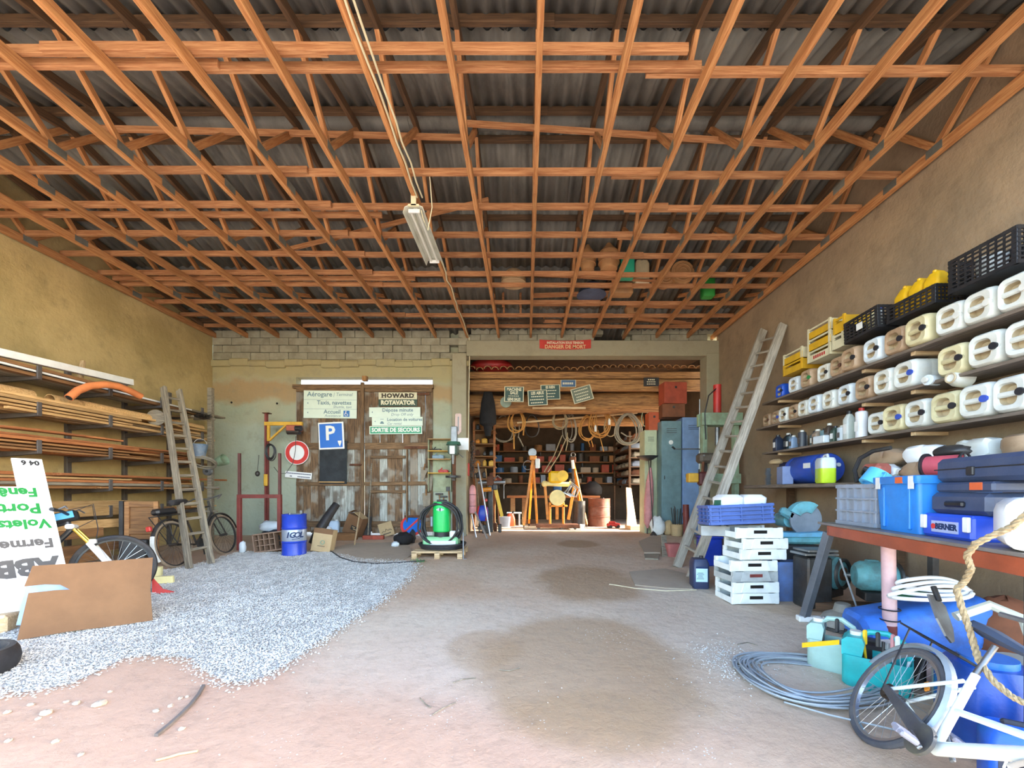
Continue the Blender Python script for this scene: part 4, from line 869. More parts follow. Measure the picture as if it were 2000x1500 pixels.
ob('red_rim', MB().cyl((0,0,0),(0,.02,0),.3,n=32), REDB, t); ob('blue_field', MB().cyl((0,-.006,0),(0,0,0),.235,n=32), mk('road_sign_blue','#1e6fd0'), t); ob('slash', MB().box((0,-.009,0),(.05,.004,.47),rot=(0,.75,0)), REDB, t, smooth=0)
bag('black_bag', 'black cloth bag with a white strap slumped beside the pallet', 'bag', F(788,1063), (.22,.2,.16), BLACKC, 5); bag('work_boot', 'dark work boot leaning on the round floor sign', 'boot', F(806,1060), (.07,.08,.18), BLACK, 6)
bag('plastic_bag', 'white crumpled bag on the black cloth bag', 'bag', F(772,1068), (.09,.08,.07), HDPEW, 8)
tg(ob('broom_handle', MB().cyl(P(726,905,10.55), F(720,1050)+Vector((0,-.05,0)), .016), W_GREY), 'long grey wooden handle leaning on the right barn door', 'pole'); tg(ob('straight_stick', MB().cyl(P(703,1000,10.3), F(692,1066), .018), W_PALE), 'pale stick propped against the left barn door foot', 'stick')
tg(ob('spade', MB().cyl((0,.1,.5),(0,.25,1.3),.017).box((0,.05,.28),(.2,.02,.5),.008,rot=(-.2,0,0)), STEELD, mx=TR(F(711,1050)+Vector((.03,.1,0)))), 'dark spade standing at the meeting of the barn doors', 'spade')
# dirty mat on the floor and its black edge
def flat(name, label, cat, pts, mat, t=.012, dz=.004):
    ps = [F(u, v) for u, v in pts]; mb = MB(); mb.loft([[p+Vector((0,0,dz)) for p in ps], [p+Vector((0,0,dz+t)) for p in ps]])
    return tg(ob(name, mb, mat, smooth=0), label, cat)
flat('floor_mat', 'dusty brown rubber mat lying in front of the barn doors', 'mat', ((642,1072),(690,1062),(770,1060),(800,1068),(806,1084),(782,1098),(715,1101),(668,1090)), CARDD)
tg(ob('black_hose', MB().tube([F(u,v)+Vector((0,0,.02)) for u,v in ((640,1074),(665,1091),(690,1099),(730,1103),(780,1101),(830,1097))],.013,6), BLACK), 'thin black hose along the edge of the rubber mat', 'hose')
# ---------------- green machine on a pallet
pf = F(853, 1092); yp = pf.y
t = th('pallet', 'wooden pallet carrying the green washer machine', 'pallet', pf+Vector((0,0,.0)))
pw = .98
for x in (-.44, 0, .44):
    for yy in (.06, .4, .74): ob('block', MB().box((x,yy,.075),(.1,.1,.1),.003), W_PALE, t, smooth=0)
    ob('skid', MB().box((x,.4,.012),(.1,.8,.022),.002), W_PALE, t, smooth=0)
for i in range(6): ob('deck_board', MB().box((0,.06+.137*i,.136),(pw,.115,.022),.002), W_PALE, t, smooth=0)
for yy in (.06,.74): ob('stringer', MB().box((0,yy,.118),(pw,.1,.018),.002), W_PALE, t, smooth=0)
z0 = .148
t = th('pressure_washer', 'green cylinder machine on a green base with a wheeled chassis, on the pallet', 'machine', pf+Vector((.02,.38,z0)))
ob('base', MB().box((0,0,.15),(.7,.34,.2),.03), GREENL, t); ob('base_front', MB().box((.06,-.18,.11),(.5,.03,.14),.01), WHITE, t); ob('foot', MB().box((-.25,0,.03),(.1,.3,.06),.01).box((.28,0,.03),(.1,.3,.06),.01), BLACKP, t)
cy = ob('tank', MB().lathe([(0,.34),(.15,.34),(.175,.36),(.175,.92),(.16,.945),(0,.95)], 28), GREENM, t); ob('badge', MB().loft([[Vector((.177*math.sin(a), -.177*math.cos(a), z)) for z in (.79-.03*math.cos(a*3.2), .79+.035*math.cos(a*3.2))] for a in [-.45+i*.1 for i in range(10)]]+[], False, False), WHITEB, cy)
ob('tank_skirt', MB().cyl((0,0,.24),(0,0,.35),.15,n=24), BLACKP, t); ob('lid_knob', MB().box((0,0,.965),(.2,.05,.04),.01), BLACKP, t)
ob('side_box', MB().box((-.19,-.03,.55),(.04,.1,.2),.01), GREYP, t); ob('valve', MB().box((.24,-.1,.3),(.12,.1,.14),.02).cyl((.3,-.1,.3),(.36,-.13,.4),.03), WHITE, t)
mb = MB(); rr = random.Random(11)
t2 = th('hose_coil', 'thick black hose hung in big loops around the green machine', 'hose', pf+Vector((.02,.36,z0)), group=None)
for i in range(5):
    q = ob('loop', MB().tube([((.37+.03*rr.random())*math.cos(a)+.03*rr.uniform(-1,1)*0+.05*math.sin(i), -.02-.035*i+.02*math.sin(2*a+i), .5+(.42+.03*math.sin(i))*math.sin(a)) for a in [2*math.pi*j/32 for j in range(32)]], .021, 8, True), BLACK, t2)
for i in range(3): ob('loop', MB().ring(.40+.02*i, .02, (.0,.1,.03+.035*i), 'z', 36, 8, sx=1.05), BLACK, t2)
tg(ob('steel_rod', MB().cyl((0,0,0),(-.02,.12,.5),.012).cyl((0,0,0),(.06,0,0),.012), STEEL, mx=TR(F(905,1092))), 'short bent steel rod standing by the pallet corner', 'rod')
# ---------------- tool shelf, drill press, trowels, pillar fittings
yS2 = 10.64
t = th('tool_shelf', 'small wooden wall shelf with hand tools between the barn doors and the pillar', 'shelf', P(859, 960, yS2))
sc = yS2/FPX
SHELFG = mk('shelf_green', '#a3ab8c', .7, 0, .15, dirt='#6d6748', dirta=.4)
ob('back_panel', MB().box((0,.13,.68),(.58,.015,1.36)), SHELFG, t, smooth=0)
for s in (-.29,.29): ob('side', MB().box((s,.05,.68),(.02,.18,1.36)), SHELFG, t, smooth=0)
for v in (858, 881, 897, 924): ob('board', MB().box((0,.03,(960-v)*sc),(.6,.2,.025),.002), YEL if v in (881,924) else W_PLANK, t, smooth=0)
for k, (u, v, s, m, nm, l) in enumerate(((853,878,(.25,.06,.04),BLACKP,'hand_plane','black hand plane on the upper shelf board'),(856,893,(.3,.1,.09),mk('dull_blue','#7f97a6',.5,0,.15),'bench_grinder','dull blue bench grinder on the middle shelf board'),(866,919,(.26,.09,.07),REDP,'rivet_gun','red rivet tool on the lowest shelf board'))):
    tg(ob(nm, MB().box((0,0,s[2]/2), s, .015).cyl((-s[0]*.3,0,s[2]),(-s[0]*.1,0,s[2]+.05),.015).cyl((s[0]*.2,-s[1]*.6,s[2]*.6),(s[0]*.2,s[1]*.6,s[2]*.6),s[2]*.55), m, mx=TR(P(u,{878:881,893:897,919:924}[v],yS2-.04)+Vector((0,0,.014)))), l, 'tool', None)
t = th('drill_press', 'green-headed pillar drill standing against the concrete pillar', 'drill press', Vector((P(886,0,10.3).x,10.3,zf(10.3))))
hz = P(0,885,10.3).z-zf(10.3)
ob('base', MB().box((0,0,.04),(.3,.4,.08),.01), STEELD, t); ob('column', MB().cyl((0,.08,.08),(0,.08,hz+.2),.045,n=14), RUST, t); ob('table', MB().cyl((0,-.06,hz-.62),(0,-.06,hz-.57),.19,n=20).box((0,.03,hz-.64),(.08,.2,.1)), STEELD, t)
hd = ob('head', MB().box((0,-.02,hz+.08),(.24,.36,.26),.04), mk('drill_grey_green','#55685c',.5,0,.15), t); ob('belt_cover', MB().lathe([(0,hz+.3),(.16,hz+.28),(.19,hz+.2),(.0,hz+.2)],18), mk('drill_green','#3f6a58',.45,0,.15), hd); ob('data_plate', MB().box((-.0,-.205,hz+.06),(.12,.006,.2)), WHITEB, hd, smooth=0); ob('chuck', MB().cyl((0,-.1,hz-.28),(0,-.1,hz-.05),.03,.045), STEEL, hd); ob('feed_handle', MB().cyl((.12,-.05,hz),(.26,-.12,hz-.12),.01), STEEL, hd)
TROW = mk('trowel_steel', '#8a7f6e', .6, .3, .2)
for u, v, r_, l in ((827,925,.2,'triangular trowel hanging topmost beside the tool shelf'),(839,945,-.15,'narrow pointed trowel hanging next to the tool shelf'),(833,975,0,'square-ended plastering float hanging lowest beside the tool shelf')):
    t = th('trowel', l, 'trowel', mx=TR(P(u,v,10.67)) @ Matrix.Rotation(r_,4,'Y'))
    ob('blade', MB().prism([(-.11,.16),(.11,.16),(.02 if v < 960 else .09,-.18),(-.02 if v < 960 else -.09,-.18)],0,.006), TROW, t, smooth=0); ob('grip', MB().cyl((0,-.03,.1),(0,-.05,.26),.018), W_PLANKD, t)
for u, v0, v1, l in ((858,965,1010,'hammer'),(866,970,1020,'pick'),(876,955,1005,'hatchet')):
    t = th(l, '%s hanging under the tool shelf with a wooden handle' % l, 'tool', P(u,v0,10.76)); L=(v1-v0)*10.5/FPX
    ob('handle', MB().cyl((0,0,0),(.05,0,-L),.014), W_PLANKD if l != 'hatchet' else W_RED, t); ob('head', MB().box((0,0,.0),(.2 if l != 'hatchet' else .13,.035,.045 if l != 'hatchet' else .12),.008), STEELD, t)
tg(ob('paper_sheet', MB().box((0,0,0),(.41,.004,.31)), WHITEB, mx=TR(P(900,867,10.64)), smooth=0), 'white paper sheet pinned on the concrete pillar above the drill', 'paper')
o = tg(ob('thermometer_plate', MB().prism([(-.08,.24),(-.06,.27),(.06,.27),(.08,.24),(.08,-.2),(0,-.28),(-.08,-.2)],0,.012), mk('pink_enamel','#d8bcb4',.5,0,.08), mx=TR(P(895,828,10.635)), smooth=0), 'pale pink pointed thermometer plate on the concrete pillar', 'thermometer'); ob('scale', MB().box((0,-.003,0),(.02,.003,.38)), TXTS, o, smooth=0)
tg(ob('junction_box', MB().box((0,0,0),(.16,.09,.4),.01), STEEL, mx=TR(P(887,848,10.6))), 'grey metal box on the pillar edge below the thermometer plate', 'box')
# ================================================================ room behind the wide opening
y = 11.45
for v0, v1, l, m in ((727, 741, 'upper squared timber of the old eaves beam', W_LOG), (742, 764, 'lower wide timber of the old eaves beam carrying the notices', W_LOG)):
    za, zb = P(0, v1, y).z, P(0, v0, y).z
    tg(bar('eaves_beam', (RX0+.05, y, (za+zb)/2), (4.95, y, (za+zb)/2), .16, zb-za-.01, m, ch=.015), l, 'beam')
t = th('tile_eave', 'row of old half-round clay tiles ending above the eaves beam', 'roof tiles', (1.7, 11.28, P(0,727,11.3).z+.06))
TILE = mk('old_clay_tile', '#a87a50', .9, 0, .2, 6, .4, dirt='#5e4a36', dirta=.5, rnd=.25)
arc = [(math.cos(a)*.1, math.sin(a)*.085) for a in [math.pi*i/8 for i in range(9)]]; arc += [(math.cos(a)*.082, math.sin(a)*.068) for a in [math.pi*i/8 for i in range(8, -1, -1)]]
tm = MB().loft([[Vector((x, 0, z)) for x, z in arc], [Vector((x*.9, .5, z+.13)) for x, z in arc]]).mesh('tile', 30); tm.materials.append(TILE)
for i in range(30): link('tile', tm, TILE, t, TR((-3.2+i*.217+R.uniform(-.015,.015), R.uniform(-.05,.03), R.uniform(-.01,.02)+(.05 if i > 15 else 0)), (R.uniform(-.05,.05), R.uniform(-.08,.08), R.uniform(-.06,.06))))
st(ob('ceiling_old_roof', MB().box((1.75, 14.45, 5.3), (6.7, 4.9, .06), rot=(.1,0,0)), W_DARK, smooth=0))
def log(name, label, p0, p1, r, mat, seed):
    rr = random.Random(seed); n = 10; pts = [Vector(p0).lerp(Vector(p1), i/n)+Vector((0, rr.uniform(-.03,.03), rr.uniform(-.03,.03))) for i in range(n+1)]
    return tg(ob(name, MB().tube(pts, [r*rr.uniform(.88,1.1) for _ in pts], 12), mat, smooth=50), label, 'beam')
log('rustic_beam', 'thick rustic log beam hanging notices behind the eaves beam', P(912,792,12.0), P(1290,785,12.0), .3, W_LOG, 3)
log('rustic_beam', 'lower rough log behind the hose loops', P(925,825,12.9), P(1255,822,12.9), .17, W_LOG, 4)
tg(bar('hanging_rail', P(1010,826,12.55), P(1245,806,12.55), .05, .05, W_PALE), 'thin wooden rail on which the hoses hang', 'rail')
tg(bar('pale_batten', P(1040,797,11.65), P(1144,797,11.65), .05, .06, W_PALE), 'pale batten lying under the green notices', 'batten')
# notices on the beams
NG = mk('notice_green', '#2c4a44', .5, 0, .1); NB = mk('notice_blue', '#3f5f86', .5, 0, .1)
def notice(label, u, v, w_, h_, y, rot, mat, lines, group='notices on the beams', edge=True):
    o, w, h = sgn('notice_board', label, 'notice', u, v, w_, h_, y, rot, CREAM if edge else mat, .014)
    o['group'] = group
    if edge: ob('field', MB().box((0,-.008,0),(w*.92,.004,h*.92)), mat, o, smooth=0)
    for z, s, txts, sx in lines:
        if txts: txt(txts, s*h*1.35, TXTCR, o, FT(0, z*h, -.0115), 'CENTER', .004, sx=sx)
        else:
            mb = MB(); x = -w*.36*sx
            while x < w*.36*sx: mb.box((x, -.0105, z*h), (.035, .002, s*h*.7)); x += .05
            ob('print', mb, TXTCR, o, smooth=0)
    return o
notice('dark green notice about a dirty machine hanging at the log end', 1004, 770, 38, 30, 11.36, 1, NG, [(.3,.2,'MACHINE',.8),(.08,.2,'SALE',.9),(-.12,.07,'',.7),(-.34,.19,'GENS SALES',.62)])
notice('dark green notice headed with two large words below the rear notice', 1050, 777, 38, 30, 11.335, -3, NG, [(.3,.2,'LES ABUS',.75),(.08,.1,'',.8),(-.12,.1,'',1),(-.32,.1,'',.9)])
notice('dark green notice half hidden behind its neighbour', 1075, 766, 38, 29, 11.36, -2, NG, [(.32,.17,'ES RIEN',.8),(.1,.08,'',.8),(-.1,.08,'',.7),(-.3,.08,'',.6)])
notice('faded green notice hanging askew', 1137, 770, 40, 29, 11.36, -16, mk('notice_faded','#6d7565',.6,0,.1), [(.3,.1,'',.9),(.08,.09,'',.9),(-.12,.09,'',.8),(-.32,.14,'',.9)])
notice('small blue plate with white letters on the eaves beam', 1110, 749, 30, 14, 11.36, 0, NB, [(0,.4,'',.9)])
notice('small black plate with pale lines at the end of the eaves beam', 1272, 746, 30, 17, 11.36, 0, BLACKP, [(.25,.2,'',.5),(0,.15,'',.7),(-.25,.15,'',.7)], edge=False)
tg(ob('dusty_disc', MB().cyl((0,0,0),(0,.02,0),.16,n=20), mk('grey_green_tin','#8a9a8a',.6,0,.15), mx=TR(P(988,785,11.68))), 'pale grey tin disc behind the dirty machine notice', 'disc')
# red warning banner on the lintel
mb = MB(); n = 12; w2 = 51*10.5/FPX
rings = []
for i in range(n+1):
    x = -w2+2*w2*i/n; s = .035*(x/w2)**2
    rings.append([Vector((x, 0, s-.13)), Vector((x, 0, s+.1)), Vector((x, .008, s+.1)), Vector((x, .008, s-.13))])
mb.loft(rings); o = tg(ob('warning_banner', mb, mk('banner_red','#c03a30',.6,0,.08), mx=TR(P(1104,673,10.655)), smooth=0), 'sagging red warning banner with pale letters fixed to the concrete lintel', 'banner')
txt('INSTALLATION SOUS TENSION', .085, TXTCR, o, FT(0,.045,-.004), 'CENTER', .003, sx=.8); txt('DANGER DE MORT', .13, mk('tan_print','#d9b98a',.6,0,0,bump=0), o, FT(0,-.06,-.004), 'CENTER', .004, sx=.95)
tg(ob('red_parasol', MB().ell((0,0,0),(.62,.35,.22),20,8), REDP, mx=TR(P(960,724,11.9)+Vector((0,0,.12)))), 'red domed object lying on the old tile roof', 'parasol')
t = th('hanging_coat', 'long black coat hanging from the log beam', 'coat', P(953,757,11.6)); L = 95*11.6/FPX
ob('cloth', MB().loft([[Vector((r*sx*math.cos(a), r*.5*math.sin(a)*(1+.2*math.sin(3*a)), -z*L)) for a in [2*math.pi*i/14 for i in range(14)]] for z, r, sx in ((0,.04,1),(.1,.12,1),(.3,.19,1),(.6,.24,1),(.75,.26,.9),(.8,.14,.9),(1,.1,.8))]), BLACKC, t); ob('hook', MB().cyl((0,0,0),(0,.1,.05),.01), STEEL, t)
# hoses and ropes hanging in loops
def coil(label, u, v, rx, ry, n, mat, y, r, tails=(), name='hanging_hose', seed=0, cat='hose'):
    rr = random.Random(seed+u); t = th(name, label, cat, P(u, v-ry, y), group='hoses and ropes on the rail'); s = y/FPX
    for i in range(n):
        a, b = rx*s*rr.uniform(.85,1.12), ry*s*rr.uniform(.85,1.1); yy = rr.uniform(-.1,.1); ox = rr.uniform(-.06,.06)
        ob('loop', MB().tube([(ox+a*math.sin(q)*(1-.25*math.cos(q)), yy+.02*math.sin(q*3), -ry*s+b*math.cos(q)) for q in [2*math.pi*j/24 for j in range(24)]], r, 6, True), mat, t)
    for (u2, v2, u3, v3) in tails:
        p0 = P(u2,v2,y)-P(u,v-ry,y); p1 = P(u3,v3,y)-P(u,v-ry,y); m = (p0+p1)/2+Vector((.03,.05,-.05))
        ob('tail', MB().tube([p0, p0.lerp(m,.5), m, m.lerp(p1,.5), p1], r, 6), mat, t)
    return t
for a in (('orange hose looped twice with a long straight tail',1010,822,14,22,2,ROPEO,12.3,.024,((999,815,1004,877),(1021,815,1022,850))),
          ('grey hose looped wide beside the coat',986,838,20,24,2,ROPEG,12.8,.02,((1013,820,1012,855),(1012,852,1022,872))),
          ('dark cable sagging in a V shape',1040,832,14,22,1,STEELD,12.7,.02,()),
          ('tan rope looped with tails running down to the orange machine',1093,818,13,20,3,ROPE,12.3,.018,((1098,850,1063,922),(1108,852,1070,922),(1108,845,1105,880))),
          ('thin cables bunched behind the rope tails',1112,835,10,28,4,ROPEG,12.6,.012,()),
          ('ochre cord hank hanging with loose ends',1145,836,14,24,5,ROPEO,12.4,.013,((1148,858,1152,872),(1155,860,1158,873))),
          ('ochre cord hank with pale knots hanging thick in the middle',1172,822,18,30,7,ROPEO,12.2,.014,((1168,840,1179,882),(1164,800,1166,850))),
          ('single pale hose loop beside the thick hank',1190,830,11,22,2,ROPE,12.5,.018,()),
          ('large grey hose coil of many turns near the shelves',1226,838,22,30,6,ROPEG,12.2,.019,((1213,845,1234,852),)),
          ('thin green cord drooping from the red box',1256,815,6,20,1,GREENP,12.0,.012,())): coil(*a)
for u, v in ((1163,838),(1190,825)): tg(ob('hose_coupling', MB().cyl((0,0,-.07),(0,0,.07),.035,n=10).cyl((0,0,.07),(0,0,.11),.022,n=8), WHITE, mx=TR(P(u,v,12.05))), 'white hose coupling hanging in the thick hank', 'coupling', 'white couplings')
# ---------------- shelf at the left of the opening
t = th('side_shelf', 'tall brown wooden shelf unit filled with dark tools behind the pillar', 'shelf', Vector((-1.25,12.4,0)))
for x in (-.28,.32): ob('upright', MB().box((x,-.3,1.6),(.06,.06,3.2),.004), W_RED, t, smooth=0)
for k, v in enumerate((842,868,892,912,935)): ob('board', MB().box((.02,0,P(0,v,12.2).z),(.66,.7,.03),.003), W_PLANKD, t, smooth=0)
rr = random.Random(21)
for k, v in enumerate((842,868,892,912,935)):
    for j in range(3):
        s = (rr.uniform(.1,.17), rr.uniform(.15,.3), rr.uniform(.1,.19)); m = rr.choice((STEELD,ORANGE,RUST,BLACKP,W_PLANKD,YEL))
        tg(ob('tool_case', MB().box((0,0,s[2]/2), s, .02).box((0,0,s[2]+.015),(s[0]*.5,.03,.03),.008), m, mx=TR((-1.42+.2*j,12.2,P(0,v,12.2).z+.017))), '%s case on the brown side shelf' % {'dark_steel':'dark metal','orange_yellow_paint':'orange','rusty_iron':'rusty','black_plastic':'black','rack_plank_brown':'wooden','yellow_paint':'yellow'}[m.name], 'case', 'cases on the side shelf')
# ---------------- tools leaning at the pillar
def pole(name, label, cat, p0, p1, r, mat, extra=None): 
    return tg(ob(name, MB().cyl(p0, p1, r, n=8), mat), label, cat)
pole('steel_tube', 'long thin galvanised tube leaning at the tool heap by the pillar', 'tube', F(957,1046), P(933,905,11.2), .02, GALV); pole('steel_tube', 'pale tube leaning short below the pink cylinder', 'tube', F(952,1052), P(928,1000,10.6), .025, GALV); pole('steel_tube', 'thin tube next to the pillar foot', 'tube', F(930,1050), P(921,1005,10.6), .02, GALV)
for k, (nm, l, u0, v0, u1, v1, m, hm) in enumerate((('garden_fork','dark fork with a wooden handle in the tool heap',946,1044,938,930,W_PLANKD,STEELD),('crow_bar','rusty crow bar leaning behind the tool heap',966,1040,957,945,RUST,RUST),('sledge_hammer','sledge hammer standing head down in the tool heap',975,1042,970,960,W_RED,STEELD),('garden_hoe','hoe with a grey handle leaning by the pillar',937,1042,928,925,W_GREY,STEEL),('long_shovel','long shovel leaning between the shelf and the tool heap',962,1038,948,915,W_PLANK,STEELD))):
    a = F(u0,v0)+Vector((0,.3,0)); b = P(u1,v1,12.0); t = th(nm, l, 'tool', a, group='tools leaning behind the pillar')
    ob('handle', MB().cyl((0,0,.05), b-a, .018, n=8), m, t); ob('head', MB().box((0,0,.12),(.2 if k in (0,3,4) else .1,.05,.24 if k != 3 else .08),.02), hm, t)
t = th('gas_cylinder', 'faded pink gas cylinder hanging upright beside the pillar', 'cylinder', P(923,1003,10.9)); ob('body', MB().lathe([(0,0),(.08,.01),(.095,.06),(.095,.62),(.07,.72),(.03,.76),(0,.77)],16), PINK, t); ob('straps', MB().ring(.098,.006,(0,0,.2),'z',16,5).ring(.098,.006,(0,0,.5),'z',16,5), STEELD, t)
t = th('backpack_sprayer', 'blue and red backpack sprayer in the tool heap', 'sprayer', F(940,1045)+Vector((0,.4,.35))); ob('tank', MB().rbody([(.26,.2,0),(.3,.24,.05),(.28,.22,.35),(.14,.12,.42)],.06), BLUE, t); ob('strap', MB().tube([(-.1,-.12,.4),(-.13,-.2,.2),(-.1,-.12,.02)],.025,6).tube([(.1,-.12,.4),(.13,-.2,.2),(.1,-.12,.02)],.025,6), REDP, t); ob('stand', MB().cyl((-.1,0,-.33),(-.1,0,0),.02).cyl((.1,0,-.33),(.1,0,0),.02), STEELD, t)
tg(ob('red_box', MB().box((0,0,0),(.1,.12,.34),.01), REDP, mx=TR(P(913,917,10.98))), 'narrow red box fixed to the pillar side', 'box')
mb = MB(); rr = random.Random(9)
for i in range(40): mb.ring(.035,.009,(rr.uniform(-.07,.07),rr.uniform(-.05,.05),-.025*i*1.0),'xyz'[i%3 if i%3!=2 else 0],8,5)
t = th('chain_bundle', 'black chains hanging in a bundle inside the opening', 'chain', P(924,862,11.1)); st(ob('links', mb, STEELD, t), 'stuff'); ob('nail', MB().cyl((0,0,0),(0,.2,.02),.012), STEEL, t)
t = th('bench_vise', 'steel pipe vise with long spindles above the tool heap', 'vise', P(958,943,11.6)); ob('spindle', MB().cyl((-.35,0,.0),(.38,0,.02),.05,n=12).cyl((.38,0,.02),(.42,0,.02),.075,n=12), STEEL, t); ob('jaw', MB().box((0,0,.05),(.2,.14,.26),.02), RUST, t); ob('handle', MB().tube([(.1,-.05,.1),(.2,-.08,.2),(.3,-.05,.12)],.02).cyl((.38,-.02,.1),(.38,-.02,-.45),.012), STEEL, t); ob('pedestal', MB().box((0,.05,-.72),(.14,.14,1.36),.01), STEELD, t)
t = th('hand_saw', 'yellow and black saw hanging in the tool heap', 'saw', P(964,955,11.5)); ob('blade', MB().prism([(0,0),(.1,.02),(.28,-.75),(.2,-.8)],0,.01), YELP, t, smooth=0); ob('grip', MB().box((.04,0,.05),(.14,.04,.16),.02), BLACKP, t)
t = th('orange_drill', 'orange power drill hung over the tool heap', 'drill', P(951,957,11.2)); ob('body', MB().cyl((-.14,0,0),(.12,0,.02),.06,n=12), ORANGE, t); ob('handle', MB().box((-.05,0,-.14),(.06,.05,.24),.015), BLACKP, t); ob('battery', MB().box((-.05,0,-.28),(.12,.08,.08),.015), REDP, t)
t = th('fuel_can', 'bright orange red fuel can on the rear floor', 'fuel can', P(997,1026,13.6)-Vector((0,0,0)), 0); t.location.z = 0; ob('body', MB().rbody([(.3,.2,0),(.32,.22,.03),(.3,.2,.25),(.18,.14,.42)],.05), mk('can_orange','#e2552a',.4,0,.08), t); ob('spout', MB().cyl((.06,0,.4),(.1,0,.5),.03), BLACKP, t)
tg(ob('grey_tub', MB().rbody([(.34,.3,0),(.4,.34,.3),(.4,.34,.33)],.05), GREYP, mx=TR((P(985,0,13.4).x,13.4,0))), 'grey plastic tub beside the orange fuel can', 'tub'); tg(ob('pale_stool', MB().box((0,0,.42),(.5,.3,.05),.01).box((-.18,0,.2),(.05,.26,.4)).box((.18,0,.2),(.05,.26,.4)), mk('pale_blue_paint','#b4c8cc',.6,0,.1), mx=TR((P(1004,0,14.0).x,14.0,0))), 'pale blue step stool behind the orange fuel can', 'stool')
# ---------------- orange tripods and machine, in the sun beam
def P0(u, y): return Vector(((u-CX)/FPX*y, y, 0))
yT = 12.75
t = th('survey_tripod', 'orange tripod with white sunlit legs beside the orange machine', 'tripod', P0(1040,yT)); base = Matrix.Translation(P0(1040,yT)); apx = P(1041,893,yT)
for u, yy, m in ((1023,yT-.25,ORANGE),(1049,yT+.2,ORANGE),(1033,yT+.45,ORANGE)): 
    bar('leg', apx+Vector((.0,0,0)), P0(u,yy)+Vector((0,0,.12)), .07, .045, ORANGE, t, base)
    ob('foot_spike', MB().cyl(P0(u,yy)-P0(1040,yT)+Vector((0,0,.12)), P0(u,yy)-P0(1040,yT), .025, .008, 8), STEELD, t)
ob('head', MB().box(apx-P0(1040,yT)+Vector((0,0,-.02)),(.22,.16,.14),.02), ORANGE, t); ob('pulley', MB().cyl(apx-P0(1040,yT)+Vector((-.02,-.06,.14)), apx-P0(1040,yT)+Vector((-.02,.06,.14)), .13, n=16), STEEL, t); ob('winch', MB().box(apx-P0(1040,yT)+Vector((.14,-.04,-.2)),(.14,.14,.3),.02), WHITE, t); ob('lever_ring', MB().ring(.14,.014,apx-P0(1040,yT)+Vector((-.16,-.02,-.25)),'y',18,6), GALV, t)
t = th('lifting_tripod', 'orange tripod leg set with a dark foot, its top tied under the rope', 'tripod', P0(1128,13.4)); base = Matrix.Translation(P0(1128,13.4)); apx = P(1119,898,13.4)
for u, yy in ((1146,13.1),(1138,13.9),(1118,13.7)):
    bar('leg', apx, P0(u,yy)+Vector((0,0,.1)), .07, .05, ORANGE if u != 1118 else STEELD, t, base)
    ob('foot_spike', MB().cyl(P0(u,yy)-P0(1128,13.4)+Vector((0,0,.1)), P0(u,yy)-P0(1128,13.4), .03, .01, 8), STEELD, t)
ob('head', MB().box(apx-P0(1128,13.4),(.2,.16,.2),.03), RUST, t); ob('shackle', MB().ring(.07,.016,apx-P0(1128,13.4)+Vector((0,-.05,.16)),'y',14,6), STEEL, t); ob('grip_tape', MB().cyl(apx-P0(1128,13.4)+Vector((0,-.1,-.3)),apx-P0(1128,13.4)+Vector((-.03,-.1,-.02)),.05,n=10), WHITE, t)
yM = 12.55; b0 = P0(1093,yM)
t = th('auger_machine', 'orange hydraulic boring machine standing on a low steel trolley in the sunlight', 'machine', b0+Vector((0,0,.16)))
s = yM/FPX
def Q(u, v): return Vector(((u-1093)*s, 0, P(0,v,yM).z-.16))
ob('motor_head', MB().box(Q(1085,932),(.42,.34,.36),.06).cyl(Q(1098,930)+Vector((0,-.2,0)),Q(1098,930)+Vector((0,.2,0)),.17,n=16), YELP, t)
ob('cross_tube', MB().cyl(Q(1064,945),Q(1112,946),.07,n=12).ell(Q(1064,945),(.1,.1,.1)), mk('cream_yellow_paint','#f0d890',.45,0,.08), t)
for a, b in ((Q(1064,945),Q(1070,1015)),(Q(1122,948),Q(1110,1015))): bar('side_rail', a, b, .08, .09, ORANGE, t)
ob('gear_drum', MB().cyl(Q(1088,972)+Vector((0,-.2,0)),Q(1088,972)+Vector((0,.2,0)),.24,n=20), mk('cream_yellow_paint','#f0d890'), t)
ob('lower_frame', MB().box(Q(1090,988),(.55,.2,.06),.01).box(Q(1074,1002),(.07,.2,.66),.01).box(Q(1100,1002),(.07,.2,.66),.01).box(Q(1088,1002),(.1,.1,.4),.01), ORANGE, t)
hh = MB(); rr = random.Random(4)
for i in range(6): hh.tube([Q(1112,940)+Vector((0,-.1,0)), Q(1125+rr.uniform(-5,5),955)+Vector((0,-.2-.03*i,0)), Q(1118+rr.uniform(-6,8),970)+Vector((0,-.22,0)), Q(1105+rr.uniform(-8,5),962)+Vector((0,-.2,0)), Q(1115,945+i)+Vector((0,-.12,0))], .02, 6)
ob('hydraulic_hoses', hh, GALV, t)
t = th('trolley', 'low rusty steel trolley on small castors under the orange machine', 'trolley', b0)
ob('deck', MB().box((-.08,0,.13),(1.3,.5,.05),.005).box((-.08,-.24,.11),(1.3,.04,.09)), RUST, t, smooth=0)
for x in (-.65,.05,.45):
    for yy in (-.2,.2): ob('castor', MB().cyl((x,yy-.02,.045),(x,yy+.02,.045),.045,n=14), STEELD, t)
